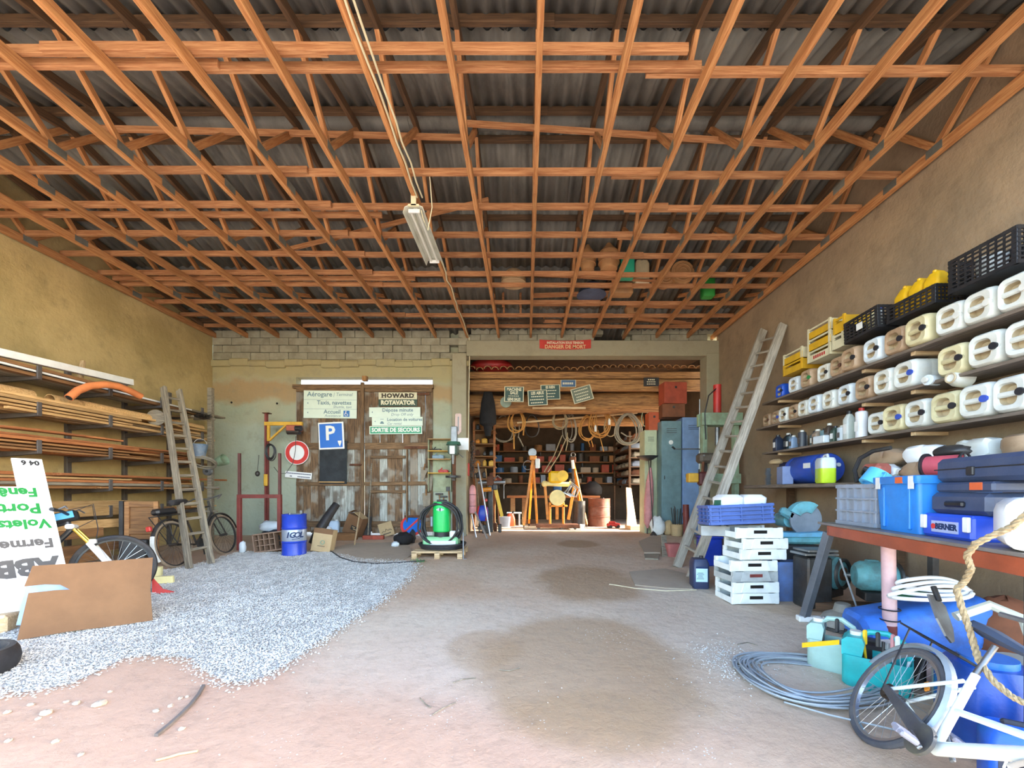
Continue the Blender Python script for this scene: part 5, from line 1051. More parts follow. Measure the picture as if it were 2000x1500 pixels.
# workbench, drum, buckets
t = th('rear_workbench', 'rough wooden workbench behind the tripods', 'workbench', Vector((.95,14.4,0)))
ob('top', MB().box((0,0,P(0,970,14.4).z),(3.2,.7,.08),.006), W_RED, t, smooth=0)
for x in (-1.0, -1.4, 1.4, .75): ob('leg', MB().box((x,-.22,P(0,970,14.4).z/2),(.16,.16,P(0,970,14.4).z-.08),.006), W_PLANKD, t, smooth=0)
t = th('rusty_drum', 'dark red-brown rusty drum under the rear workbench', 'drum', Vector((P0(1170,13.7).x,13.7,0))); ob('shell', MB().lathe([(0,0),(.36,0),(.37,.02),(.36,.3),(.375,.32),(.36,.34),(.36,.62),(.375,.64),(.36,.66),(.36,.9),(.37,.92),(.33,.92),(.33,.9),(0,.9)],24), mk('drum_rust','#70402e',.8,0,.2,dirt='#a09084',dirta=.3), t); ob('bung', MB().cyl((.15,.1,.9),(.15,.1,.94),.04), STEELD, t)
tg(ob('black_barrel', MB().cyl((0,0,0),(0,0,.85),.19,.19,20), BLACKP, mx=TR((P0(1132,13.0).x,13.05,0))), 'narrow black barrel at the foot of the second tripod', 'barrel'); tg(ob('white_cup', MB().lathe([(0,0),(.06,0),(.075,.17),(.06,.17),(0,.03)],14), WHITEB, mx=TR((P0(1137,12.2).x,12.2,0))), 'small white pot on the floor before the black barrel', 'pot')
t = th('trolley_jack', 'small low red trolley jack on the floor near the rusty drum', 'jack', Vector((P0(1198,12.9).x,12.9,0)), .2); ob('body', MB().box((0,0,.1),(.4,.2,.1),.03).box((-.04,0,.17),(.2,.16,.08),.03), REDP, t)
for x in (-.13,.13): ob('wheel', MB().cyl((x,-.11,.05),(x,.11,.05),.05,n=12), BLACK, t)
tg(ob('blue_canister', MB().rbody([(.28,.22,0),(.3,.24,.03),(.3,.24,.36),(.2,.16,.42)],.05).cyl((.05,0,.4),(.05,0,.46),.035), mk('rear_blue','#2c5a8c',.5,0,.1), mx=TR(Vector((1.1,14.35,P(0,970,14.4).z+.042)))), 'dark blue canister on the rear workbench', 'canister')
bag('dark_sack', 'dark rounded sack on the rear workbench', 'sack', Vector((2.3,14.3,P(0,970,14.4).z+.04)), (.36,.26,.28), BLACKC, 31)
# rear wall shelves with boxes and tins
for k, v in enumerate((882, 903, 924, 944)):
    z = P(0, v, 16.6).z
    t = th('rear_shelf', 'long plank shelf on the dark rear wall, %s from the top' % ('first','second','third','fourth')[k], 'shelf', (1.2,16.7,z), group='rear wall shelves')
    bar('board', (-2.6,0,0), (3.0,0,0), .45, .04, W_PLANKD, t)
    for x in (-2.3,-.6,1.1,2.7): ob('bracket', MB().box((x,.1,-.1),(.04,.3,.16)), STEELD, t, smooth=0)
    rr = random.Random(60+k); x = -1.3
    while x < 3.9:
        w1 = rr.uniform(.18,.5); h1 = rr.uniform(.16,.33); m = rr.choice((BROWNB,CARDD,REDBOX,STEELD,GREYP,W_PLANKD,mk('rear_blue','#2c5a8c')))
        mb = MB()
        if rr.random() < .3: mb.lathe([(0,0),(w1*.35,0),(w1*.35,h1),(w1*.3,h1+.01),(0,h1+.01)],14)
        else: mb.box((0,0,h1/2),(w1,.3,h1),.01).box((0,-.151,h1*.55),(w1*.4,.006,h1*.3))
        tg(ob('storage_box', mb, m, mx=TR((x+w1/2,16.62,z+.021))), '%s container on the %s rear shelf' % ({'brown_box':'brown','dirty_cardboard':'dusty tan','red_brown_box':'red-brown','dark_steel':'dark metal','grey_plastic':'grey','rack_plank_brown':'wooden','rear_blue':'dark blue'}[m.name], ('first','second','third','fourth')[k]), 'container', 'containers on the rear shelves'); x += w1+rr.uniform(.03,.2)
# shelf with rows of parcels along the right side of the rear room
t = th('parcel_rack', 'timber rack along the right rear wall stacked with wrapped bundles', 'rack', Vector((4.3,15.2,0)))
LV = (862, 880, 897, 914, 930, 946)
for x, yy in ((-.75,-1.2),(-.75,1.2)): ob('post', MB().box((x,yy,1.6),(.07,.07,3.2),.004), W_DARK, t, smooth=0)
for v in LV: ob('board', MB().box((-.3,0,P(0,v,14.6).z),(1.0,2.6,.03)), W_DARK, t, smooth=0)
for k, v in enumerate(LV):
    rr = random.Random(80+k)
    for j in range(5):
        mb = MB().rbody([(.5,.4,0),(.56,.44,.04),(.54,.42,.12),(.4,.3,.19)],.1); m = rr.choice((CARDD,W_GREY,BROWNB,GREYP))
        tg(ob('wrapped_bundle', mb.jit(.012,j+9*k), m, mx=TR((3.85+rr.uniform(-.06,.06),14.25+.48*j,P(0,v,14.6).z+.017),(0,0,rr.uniform(-.2,.2)))), 'dusty wrapped bundle on level %d of the parcel rack' % (6-k), 'bundle', 'bundles on the parcel rack')
# sunlit boards and sacks by the doorway
tg(ob('leaning_board', MB().prism([(-.18,0),(.3,0),(.28,1.28),(.06,1.3),(-.05,.5)],0,.03), W_PALE, mx=TR(P0(1232,12.6)+Vector((0,0,.0)),(-.18,0,.6)), smooth=0), 'pale board standing in the sunlight inside the opening', 'board')
tg(ob('floor_board', MB().box((0,0,.06),(.85,.5,.12),.01), W_PALE, mx=TR(P0(1252,12.5),(0,0,.1))), 'pale wooden slab lying in the sunlight', 'slab')
bag('white_sack', 'white sack standing in the sunlight beside the lockers', 'sack', P0(1284,10.85), (.2,.17,.28), WHITE, 41); bag('white_sack', 'smaller cream sack next to the pale locker foot', 'sack', P0(1305,10.88), (.13,.14,.22), CARDL, 42)
t = th('closed_parasol', 'faded pink folded parasol leaning on the pale locker', 'parasol', P0(1264,11.14)); ob('cloth', MB().lathe([(.02,.15),(.1,.3),(.13,.9),(.1,1.4),(.03,1.8)],12), PINK, t, TR((0,0,0),(0,.05,0))); ob('pole', MB().cyl((0,0,0),(.1,0,2.0),.018), STEELD, t)
t = th('bowl_shade', 'dark metal bowl on a long thin stem beside the pale locker', 'bowl', P0(1264,10.7)); zb = P(0,893,10.7).z
ob('bowl', MB().lathe([(.02,-.1),(.14,-.07),(.26,0),(.28,.03),(.26,.03),(.13,-.05),(.02,-.08)],24,(0,0,zb)), STEELD, t); ob('stem', MB().cyl((.18,.05,.1),(.04,0,zb-.08),.012), STEELD, t); ob('base', MB().cyl((.18,.05,0),(.18,.05,.1),.1,.03,14), STEELD, t)
# lockers and the boxes on top
def locker(label, u0, u1, v0, y, mat, d=.5):
    x0 = P(u0,0,y).x; x1 = P(u1,0,y).x; H = P(0,v0,y).z; w = x1-x0
    t = th('locker', label, 'locker', ((x0+x1)/2, y, 0), group='metal lockers')
    ob('body', MB().box((0,d/2,H/2),(w,d,H),.006), mat, t, smooth=0); dr = ob('door', MB().box((0,-.008,H/2),(w*.92,.016,H*.95),.004), mat, t, smooth=0)
    for i in range(3): ob('vent', MB().box((0,-.018,H*.93-.05*i),(w*.5,.006,.012)), STEELD, dr, smooth=0)
    ob('handle', MB().box((-w*.36,-.025,H*.5),(.02,.02,.1),.005), STEELD, dr, smooth=0)
    return t, w, H
l1, w1, H1 = locker('narrow pale green locker standing nearest the sunlight', 1259, 1283, 840, 11.3, mk('locker_pale','#b9c2a0',.55,0,.08,dirt='#8f8f76',dirta=.3))
l2, w2, H2 = locker('grey-green locker with a round sticker, between the pale and the blue one', 1292, 1331, 822, 11.05, mk('locker_green','#6f8c92',.5,0,.1,dirt='#5a6c6c',dirta=.4))
ob('sticker', MB().cyl((-.02,-.02,H2*.81),(-.02,-.016,H2*.81),.06,n=18), WHITE, l2)
l3, w3, H3 = locker('blue locker tight behind the concrete column', 1333, 1378, 815, 11.05, mk('locker_blue','#7d9cc8',.5,0,.08,dirt='#6a80a0',dirta=.3))
def boxon(name, label, u, v, wp, hp, y, d, mat, rot): 
    w=wp*y/FPX; h=hp*y/FPX
    t = th(name, label, 'box', mx=TR(P(u,v+hp/2,y), (0,0,rot))); ob('body', MB().box((0,d/2,h/2),(w,d,h),.01), mat, t, smooth=0); ob('clasp', MB().box((0,-.006,h*.75),(.06,.012,.06),.004), STEELD, t, smooth=0); return t
boxon('metal_chest','red-brown chest stacked topmost on the lockers',1320,776,46,42,10.97,.38,REDBOX,.1).location.z = H3+.36; boxon('carton','brown box under the red chest on the lockers',1316,806,44,26,11.0,.38,BROWNB,-.06).location.z = H3+.0
boxon('orange_case','small orange-red case with a white disc standing on the pale locker',1278,822,22,36,11.38,.35,mk('case_orange','#b8542e',.55,0,.1),.0).location.z = H1
t = th('chrome_pole', 'thin chrome telescopic pole standing before the blue locker', 'pole', Vector((P(1355,0,10.9).x,10.5,zf(10.5)))); ob('lower_tube', MB().cyl((0,0,0),(.0,.05,1.7),.02), STEEL, t); ob('upper_tube', MB().cyl((0,.05,1.7),(.03,.1,3.55),.016), GALV, t); ob('clamp', MB().cyl((0,.05,1.66),(0,.05,1.74),.03), BLACKP, t)
t = th('lever_arm', 'horizontal steel lever with a black grip beside the chrome pole', 'lever', P(1345,877,10.45)); ob('rod', MB().cyl((-.35,0,.0),(.42,0,.0),.016), STEEL, t); ob('grip', MB().cyl((-.35,0,0),(-.42,0,.06),.026), BLACKP, t); ob('bracket', MB().box((.4,.03,-.1),(.06,.06,.3)), STEELD, t)
mb = MB(); rr = random.Random(14)
t = th('stake_bundle', 'bundle of thin dark stakes standing in a pot by the lockers', 'stakes', P0(1322,10.7)+Vector((0,0,zf(10.7))))
ob('pot', MB().lathe([(0,0),(.14,0),(.17,.3),(.15,.3),(0,.05)],14), CARDL, t)
for i in range(9): a=rr.uniform(0,6.28); ob('stake', MB().cyl((.06*math.cos(a),.06*math.sin(a),.05),(.16*math.cos(a),.1*math.sin(a),rr.uniform(.5,.8)),.01,n=5), STEELD, t)
tg(ob('red_tube', MB().cyl((0,0,0),(0,.05,.85),.075,.075,14), REDOX, mx=TR(F(1341,1052))), 'dull red tube standing behind the grey ladder foot', 'tube')
# ================================================================ right wall: shelves of jugs
XF = 4.60                                   # shelf front
SZ = [2.86, 2.40, 1.90]
W_SH = wood('shelf_plank', '#5e5246', '#84766a', rnd=.12)
for k, (z, y0, y1) in enumerate(((SZ[0], 3.0, 7.95), (SZ[1], 3.0, 8.15), (SZ[2], 3.0, 7.95))):
    t = th('wall_shelf', '%s plank shelf on the brown wall, %s' % (('top','second','third')[k], ('under the uppermost row of jugs','under the middle row of jugs','with oil bottles and the lowest row of jugs')[k]), 'shelf', (XR, 5.5, z), group='plank shelves on the brown wall')
    for a, b in ((y0, 5.5), (5.5, y1)): bar('board', (-.23, a-5.5, -.02), (-.23, b-5.5, -.02), .44, .035, W_SH, t)
    for yy in (3.6, 4.9, 5.62, 7.5): ob('bracket', MB().box((-.2, yy-5.5, -.06), (.4, .06, .045), .004), W_PALE, t, smooth=0)
def make_jug(w_, d_, h_, mat, capm, nm='jerrycan'):
    """upright can: handle along local x, recess each side of the grip, cap at +x"""
    t = th(nm, 'x', 'jerrycan', (0,0,0))
    mb = MB(); rad = min(w_, d_)*.22
    rg = [mb.rr(w_*a, d_*b, rad*c, z, 4) for a, b, c, z in ((.86,.86,.9,0),(1,1,1,.03),(1,1,1,h_*.45),(.985,.985,1,h_*.47),(1,1,1,h_*.5),(1,1,1,h_-.07),(.96,.95,1,h_-.025),(.86,.84,1,h_))]
    rg += [mb.rr(w_*.60, d_*.62, rad*.9, h_-.004, 4, -w_*.06), mb.rr(w_*.56, d_*.56, rad*.8, h_-.03, 4, -w_*.06)]
    mb.loft(rg, True, False); ob('body', mb, mat, t, smooth=40)
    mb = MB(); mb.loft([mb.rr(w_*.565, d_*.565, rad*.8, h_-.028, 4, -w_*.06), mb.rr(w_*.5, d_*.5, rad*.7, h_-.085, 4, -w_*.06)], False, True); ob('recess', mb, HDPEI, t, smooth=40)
    ob('handle', MB().box((-w_*.06,0,h_-.022),(w_*.6,d_*.15,.035),.012), mat, t)
    c = ob('cap', MB().cyl((w_*.345,0,h_-.02),(w_*.345,0,h_+.018),.034,n=14), capm, t)
    ob('neck', MB().cyl((w_*.345,0,h_-.03),(w_*.345,0,h_-.005),.038,n=14), mat, t)
    return proto(t)
CAPB = mk('black_cap', '#2a2a30', .4, 0, .15); CAPBL = mk('blue_cap', '#3b55b4', .4, 0, .1); CAPW = mk('white_cap', '#dcdcd4', .4, 0, .05); CAPG = mk('green_cap','#2f8a4a',.4,0,.1); CAPBR = mk('brown_cap','#6a4a3c',.5,0,.1)
J0 = make_jug(.285, .33, .40, HDPE, CAPB)
MJ = {'w': (HDPE,'white'), 'c': (HDPEC,'cream'), 'b': (HDPEB,'brown-stained'), 's': (HDPEW,'clear bluish'), 'B': (mk('jug_blue','#2456c8',.4,0,.1),'bright blue')}
MC = {'k': (CAPB,'black'), 'l': (CAPBL,'blue'), 'w': (CAPW,'white'), 'g': (CAPG,'green'), 'r': (CAPBR,'brown')}
used = [0]; seen = {}
def jug(x, y, z, m, c, sc=(1,1,1), roll=0.0, label=None, rowname='', tilt=0.0, group=None, idx=0):
    Rm = Matrix.Rotation(math.radians(-90), 4, 'Y') @ Matrix.Rotation(-math.pi/2, 4, 'Z')
    M = Matrix.Translation((x, y, z)) @ Matrix.Rotation(roll, 4, 'Z') @ Matrix.Rotation(tilt, 4, 'X') @ Rm @ Matrix.Diagonal((*sc, 1))
    lab = label or '%s jerrycan with a %s cap on %s, %s from the ladder end' % (MJ[m][1], MC[c][1], rowname, ORD[idx])
    return dup(J0, M, lab, group, {'body': MJ[m][0], 'handle': MJ[m][0], 'neck': MJ[m][0], 'cap': MC[c][0]})
# local y (d) -> world z after rotation, so half depth lifts it onto the shelf
XB = XR-.02
ROWS = [(SZ[0], 'the top shelf', [(7.54,'B','k',.8),(7.12,'s','w',.85),(6.76,'b','g',.92),(6.42,'w','k',.85),(6.1,'b','r',.9),(5.8,'b','k',1.0),(5.42,'s','k',.98),(5.1,'b','k',1.0),(4.78,'c','k',1.03),(4.46,'w','w',1.0),(4.15,'w','w',1.0),(3.84,'w','w',1.0),(3.52,'s','w',1.0)]),
        (SZ[1], 'the second shelf', [(7.95,'b','r',.78),(7.68,'b','l',.8),(7.42,'w','k',.82),(7.15,'b','k',.82),(6.86,'w','w',.85),(6.58,'s','w',.9),(6.26,'w','w',.9),(5.92,'s','k',.92),(5.58,'b','k',.95),(5.26,'w','w',.98),(4.95,'w','l',1.0),(4.42,'c','k',1.0),(4.1,'w','k',1.03),(3.78,'w','k',1.03),(3.46,'w','k',1.0)]),
        (SZ[2], 'the third shelf', [(5.42,'w','k',.9),(5.12,'c','l',1.0),(4.81,'w','k',1.0),(4.5,'c','k',1.03),(4.18,'w','l',1.05),(3.86,'w','k',1.05),(3.54,'c','k',1.0)])]
for z, rn, L in ROWS:
    for ji, (y, m, c, s) in enumerate(L):
        jug(XB-.02+R.uniform(-.02,.0), y, z+.165*s+.001, m, c, (s*(.98), s, s*1.02), R.uniform(-.04,.04), rowname=rn, group='jerrycans on '+rn, idx=ji)
bpy.data.objects.remove(bpy.data.objects[J0.name]) if False else None
J0.matrix_basis = Matrix.Translation((XB-.02, 3.22, SZ[1]+.167)) @ Matrix.Rotation(math.radians(-90),4,'Y') @ Matrix.Rotation(-math.pi/2,4,'Z'); J0['label'] = 'white jerrycan with a black cap on the second shelf, sixteenth from the ladder end'; J0['group'] = 'jerrycans on the second shelf'
# loose bottles on the row gap
t = th('water_bottle', 'crushed clear bluish water bottle lying on the second shelf edge', 'bottle', PX(1812,742,4.55)); ob('body', MB().tube([(0,0,0),(.12,.02,-.0),(.2,.03,.01)],[.06,.062,.05],12), HDPEW, t); ob('cap', MB().cyl((-.05,0,0),(-.02,0,0),.03), CAPW, t)
t = th('jug_top', 'cut off cream jug neck lying beside the crushed bottle', 'bottle', PX(1858,738,4.55)); ob('body', MB().tube([(0,0,0),(.08,.02,-.0),(.2,.03,-.01)],[.05,.085,.09],12), HDPE, t); ob('rim', MB().ring(.05,.01,(-.01,0,0),'x',14,6), HDPEI, t)
# small oil bottles and tins on the third shelf
rr = random.Random(5); y = 7.75; k = 0
PAL = [('#7d7f86','grey'),('#2a3348','navy'),('#23272c','black'),('#27414c','dark teal'),('#8fa8c8','light blue'),('#c9d0d0','silver'),('#3a3f48','charcoal'),('#5d6e70','slate'),('#9a8a7a','taupe'),('#6e8f98','dusty blue'),('#4b4038','brown'),('#3d5046','bottle green'),('#b8c4cc','pale grey'),('#2b2b2b','matt black')]
while y > 5.62:
    h, nm = PAL[k % len(PAL)] if y > 6.0 else [('#b03a34','red-striped'),('#cfd6d2','white'),('#9fe0c0','mint'),('#e4e6ea','white red-capped'),('#1f2734','dark navy'),('#2a3038','black ribbed')][k % 6]
    m = mk('bottle_'+h[1:], h, .4, 0, .08); H = rr.uniform(.22,.3) if y > 6.0 else rr.uniform(.3,.42); w1 = rr.uniform(.12,.15)
    t = th('oil_bottle', '%s oil bottle on the third shelf, %s from the ladder end' % (nm, ORD[k] if k < 16 else 'beyond the fifteenth'), 'bottle', (XF+.12+rr.uniform(-.04,.08), y, SZ[2]+.001), group='bottles and tins on the third shelf')
    if k % 3: ob('body', MB().rbody([(w1*.95,w1*.7,0),(w1,w1*.75,.01),(w1,w1*.75,H*.75),(w1*.5,w1*.5,H*.92),(w1*.42,w1*.42,H*.95)],.02), m, t)
    else: ob('body', MB().lathe([(0,0),(w1*.5,0),(w1*.5,H*.9),(w1*.4,H*.94),(0,H*.95)],14), m, t)
    ob('cap', MB().cyl((0,0,H*.94),(0,0,H*1.06),w1*.24,n=10), REDP if 'red' in nm else (CAPB if k % 2 else CAPW), t); ob('label', MB().box((-w1*.51,0,H*.4),(.003,w1*.45,H*.35)), WHITE if k % 2 else STEEL, t, smooth=0)
    y -= rr.uniform(.125,.145); k += 1
tg(ob('white_pack', MB().box((0,0,.06),(.1,.24,.12),.01), HDPEW, mx=TR((XF-.0+.03,6.42,SZ[2]+.001))), 'pale blue pack lying in front of the bottles on the third shelf', 'pack')
# crates and trays stacked on the top row of jugs
ZT = SZ[0]+.40
TRAYY = mk('tray_yellow', '#d2a41e', .7, 0, .1, dirt='#8f6f22', dirta=.3); TRAYW = mk('tray_cream', '#cfc8a8', .8, 0, .08, dirt='#9a8f70', dirta=.35)
def tray(label, y, z, L, H, m, m2, x=4.78, group='fruit trays above the jugs', red=False):
    t = th('fruit_tray', label, 'tray', (x, y, z), group=group)
    ob('base', MB().box((0,0,.01),(.38,L,.02)), m, t, smooth=0)
    f = ob('front', MB().box((-.19,0,H*.32),(.012,L,H*.64)), m, t, smooth=0); ob('front_rail', MB().box((-.19,0,H*.93),(.014,L,H*.16)), m2, t, smooth=0)
    ob('back', MB().box((.19,0,H/2),(.012,L,H)), m, t, smooth=0)
    for s in (-1,1): ob('end_panel', MB().box((0,s*L/2,H/2),(.38,.014,H)), m2, t, smooth=0)
    for s in (-1,1): ob('corner_post', MB().box((-.185,s*(L/2-.02),H*.55),(.03,.035,H*1.1)), m2, t, smooth=0)
    if red: mb = MB(); [mb.box((-.198,-.13+.045*i,H*.34),(.002,.03,.05)) for i in range(6)]; ob('print', mb, REDP, f, smooth=0)
    return t
z7 = SZ[0]+.335
tray('yellow fruit tray lowest of the stack above the blue jerrycan', 7.05, z7, .5, .17, TRAYY, TRAYY); tray('yellow and cream fruit tray second in the stack beside the ladder', 7.05, z7+.19, .5, .17, TRAYY, TRAYW)
tray('cream tray with red print at the bottom of the middle tray stack', 6.42, z7+.03, .5, .17, TRAYW, TRAYW, red=True); tray('cream tray with a dark slot second in the middle tray stack', 6.42, z7+.22, .5, .17, TRAYY, TRAYW); tray('yellow and cream tray topmost of the middle tray stack', 6.42, z7+.41, .5, .16, TRAYY, TRAYW)
tray('tall cream end tray with a yellow band next to the black crate', 6.02, z7+.06, .22, .2, TRAYW, TRAYW); tray('upper cream tray with a yellow end beside the black crate', 6.0, z7+.28, .22, .22, TRAYY, TRAYY)
def crate(name, label, mx, s, mat, hb=6, vb=5, solid=False, group=None):
    """open plastic crate: posts, horizontal and vertical bars as parts per side"""
    t = th(name, label, 'crate', mx=mx, group=group); L, D, H = s; b = .014 if not solid else .034
    ob('floor_grid', MB().box((0,0,.01),(L,D,.02)), mat, t, smooth=0)
    for sx in (-1,1):
        for sy in (-1,1): ob('corner_post', MB().box((sx*(L/2-.015),sy*(D/2-.015),H/2),(.035,.035,H),.004), mat, t, smooth=0)
    for n, ax, Lw, off in (('long_side',0,L,D/2),('long_side',0,L,-D/2),('short_side',1,D,L/2),('short_side',1,D,-L/2)):
        mb = MB()
        for i in range(hb):
            z = .02+(H-.04)*i/(hb-1); hh = .035 if i in (0,hb-1) else .016
            mb.box((0,off,z) if ax == 0 else (off,0,z), (Lw,b,hh) if ax == 0 else (b,Lw,hh))
        for j in range(vb):
            q = -Lw/2+Lw*(j+.5)/vb; mb.box((q,off,H/2) if ax == 0 else (off,q,H/2), (.016,b*.8,H) if ax == 0 else (b*.8,.016,H))
        if solid: mb.box((0,off*.95,H*.5) if ax == 0 else (off*.95,0,H*.5), (Lw,.006,H*.9) if ax == 0 else (.006,Lw,H*.9))
        ob(n, mb, mat, t, smooth=0)
    return t
c = crate('black_crate', 'black slatted plastic crate with a white label above the jugs', TR((4.76,5.58,SZ[0]+.405),(0,.05,math.pi/2)), (.56,.4,.3), BLACKP, 7, 8)
ob('label', MB().box((.0,.212,.14),(.1,.004,.09)), WHITE, c, smooth=0)
for i, (y, r_) in enumerate(((5.78,.0),(5.68,.3))): 
    t = th('water_bottle', ('small brown-topped bottle','clear bottle with a navy cap')[i]+' sticking out of the black crate', 'bottle', (4.78,y-.15,SZ[0]+.43)); ob('body', MB().lathe([(0,0),(.06,0),(.06,.22),(.025,.3),(.025,.33),(0,.33)],12), HDPEW if i else HDPEC, t); ob('cap', MB().cyl((0,0,.32),(0,0,.36),.03), CAPBL if i else W_PLANK, t)
crate('black_crate', 'low black open crate holding the yellow cans', TR((4.80,4.92,SZ[0]+.415),(0,0,math.pi/2)), (.62,.38,.22), BLACKP, 5, 9)
for i, y in enumerate((5.1,4.92,4.74)):
    t = th('yellow_can', 'yellow plastic can in the low black crate, %s from the ladder side' % ORD[i], 'can', (4.78,y,SZ[0]+.44), .1*i, group='yellow cans in the black crate'); ob('body', MB().rbody([(.25,.15,0),(.27,.165,.02),(.27,.165,.27),(.2,.13,.34),(.18,.1,.37)],.03), YELP, t); ob('grip', MB().box((0,0,.39),(.16,.04,.04),.012), YELP, t)
crate('black_crate', 'tall black crate standing on the white jugs near the shelf end', TR((4.78,4.12,SZ[0]+.415),(0,0,math.pi/2)), (.62,.42,.36), BLACKP, 8, 9)
tg(ob('white_tub', MB().lathe([(0,0),(.1,0),(.12,.25),(.11,.25),(0,.03)],16), HDPEW, mx=TR((4.78,4.2,SZ[0]+.44))), 'white tub inside the tall black crate', 'tub')
# ---------------- bench shelf
ZB = 1.27; XBF = 4.25
t = th('bench_shelf', 'thick dark plank bench along the brown wall below the bottles', 'bench', (XR,5.6,ZB))
for a, b in ((3.0,5.2),(5.2,8.0)): bar('plank', (-.4,a-5.6,-.03), (-.4,b-5.6,-.03), .76, .06, W_SH, t, ch=.01)
for yy in (3.4, 5.4, 7.6): ob('support', MB().box((-.12,yy-5.6,-.75),(.1,.1,1.38),.005), W_DARK, t, smooth=0)
def onbench(u, x): return Vector((x, x*FPX/(u-CX), ZB+.001))
# blue drum on its side
t = th('blue_drum', 'dark blue plastic drum lying on the bench', 'drum', mx=TR(Vector((4.62,6.6,ZB+.235)),(math.pi/2,0,0)))
ob('shell', MB().lathe([(0,-.4),(.21,-.4),(.23,-.37),(.23,-.3),(.222,-.28),(.232,-.26),(.232,.26),(.222,.28),(.23,.3),(.23,.37),(.21,.4),(0,.4)],28), mk('drum_blue','#2b4fae',.4,0,.12,dirt='#31406a',dirta=.4), t); ob('paper_label', MB().box((-.232,.05,.2),(.004,.08,.16)), WHITE, t, smooth=0); ob('bung', MB().cyl((.1,.05,.4),(.1,.05,.43),.03), WHITE, t)
# half full can of yellow-green liquid
t = th('coolant_can', 'clear jerrycan half full of yellow-green liquid standing on the bench edge', 'jerrycan', onbench(1612,4.32), 1.25)
LIQ = mk('yellow_green_liquid','#c8e838',.25,0,.03)
ob('lower_body', MB().rbody([(.27,.17,0),(.29,.19,.02),(.29,.19,.21)],.04), LIQ, t); ob('upper_body', MB().rbody([(.29,.19,.21),(.29,.19,.32),(.26,.16,.36),(.14,.1,.37)],.04), HDPEW, t); ob('handle', MB().tube([(-.11,0,.35),(-.08,0,.4),(.03,0,.4),(.06,0,.36)],.018,8), HDPEW, t); ob('cap', MB().cyl((.1,0,.35),(.1,0,.40),.03), CAPBL, t)
# left end of the bench
t = th('oil_carton', 'colourful oil carton with an orange figure standing at the bench end', 'carton', onbench(1533,4.4), 1.3)
ob('body', MB().box((0,0,.15),(.3,.16,.3),.005), mk('carton_blue','#8090b8',.5,0,.1), t, smooth=0); ob('figure', MB().prism([(-.04,.04),(.13,.03),(.14,.24),(.06,.27),(-.02,.18)],-.084,-.081), mk('carton_orange','#c8582c',.5,0,.1), t, smooth=0); ob('band', MB().box((.02,-.082,.03),(.26,.004,.05)), TXTN, t, smooth=0)
bag('work_gloves', 'pair of tan work gloves on top of the pump at the bench end', 'gloves', onbench(1515,4.4)+Vector((0,0,.36)), (.08,.15,.05), CARDL, 51); 
t = th('transfer_pump', 'dark motor pump with a rusty stand at the end of the blue drum', 'pump', onbench(1540,4.5)+Vector((.1,.1,0))); ob('motor', MB().cyl((0,-.2,.32),(0,.2,.32),.08,n=14), mk('pump_navy','#2a3050',.5,0,.2), t); ob('stand', MB().box((0,0,.12),(.12,.2,.24),.01).box((-.05,-.12,.15),(.05,.06,.3)), RUST, t)
t = th('gear_bracket', 'pale toothed metal bracket standing on the bench end', 'bracket', onbench(1500,4.35)); ob('strip', MB().prism([(-.04,0),(.04,0),(.03,.08),(.05,.1),(.03,.13),(.05,.18),(.03,.2),(.04,.3),(-.03,.3),(-.05,.2),(-.03,.16),(-.05,.1)],-.02,.02), STEEL, t, smooth=0)
# plastic bottles heap
rr = random.Random(77)
for k in range(15):
    lay = 0 if k < 10 else 1; j = k if k < 10 else k-10
    y = 5.38-.255*j if not lay else 5.2-.5*j
    m, nm = ((HDPEW,'clear white'),(WHITEB,'bright white'),(HDPEW,'clear white'),(HDPEB,'tan'),(WHITEB,'bright white'),(HDPE,'milky'),(HDPEB,'tan'))[k % 7]
    mxj = Matrix.Translation((4.62 if lay else (4.47 if k % 2 else 4.78), y, ZB+.112+.2*lay)) @ Matrix.Rotation(rr.uniform(-.12,.12),4,'Z') @ Matrix.Rotation(math.pi/2*(1 if k % 3 else -1),4,'X') @ Matrix.Scale(1.25,4)
    t = th('plastic_bottle', '%s empty bottle in the %s layer, %s from the blue drum' % (nm, 'upper' if lay else 'lower', ORD[j]), 'bottle', mx=mxj, group='empty bottles heaped on the bench')
    mb = MB().rbody([(.13,.13,-.17),(.165,.165,-.14),(.17,.17,-.02),(.155,.155,.0),(.17,.17,.03),(.155,.155,.1),(.08,.08,.17),(.06,.06,.19)],.05); mb.jit(.006,k); ob('body', mb, m, t); ob('cap', MB().cyl((0,0,.18),(0,0,.22),.032,n=10), REDP if k % 5 == 4 else CAPW, t)
t = th('power_cutter', 'red and black disc cutter with a thick hose arched over it on the bench', 'cutter', onbench(1712,4.3)); ob('body', MB().box((0,0,.14),(.2,.26,.16),.04), mk('cutter_red','#c06a5a',.5,0,.1,dirt='#4a3430',dirta=.4), t); ob('handle', MB().tube([(-.08,-.1,.1),(-.14,0,.16),(-.08,.1,.1)],.03,8), BLACKP, t); ob('foot', MB().box((0,0,.03),(.22,.32,.06),.01), BLACKP, t); ob('plate', MB().box((-.12,-.05,.09),(.01,.08,.05)), GREENL, t, smooth=0)
ob('hose', MB().tube([(-.06,.22,-.0),(-.06,.26,.15),(-.04,.2,.3),(0,.05,.38),(.04,-.15,.4)],.026,8), BLACK, t)
t = th('hose_reel', 'red drum of hose with a dark spoked end on the bench edge', 'reel', onbench(1850,3.95)+Vector((0,0,.125))); t.rotation_euler = (0,0,.35); t.scale = (.72,.72,.72)
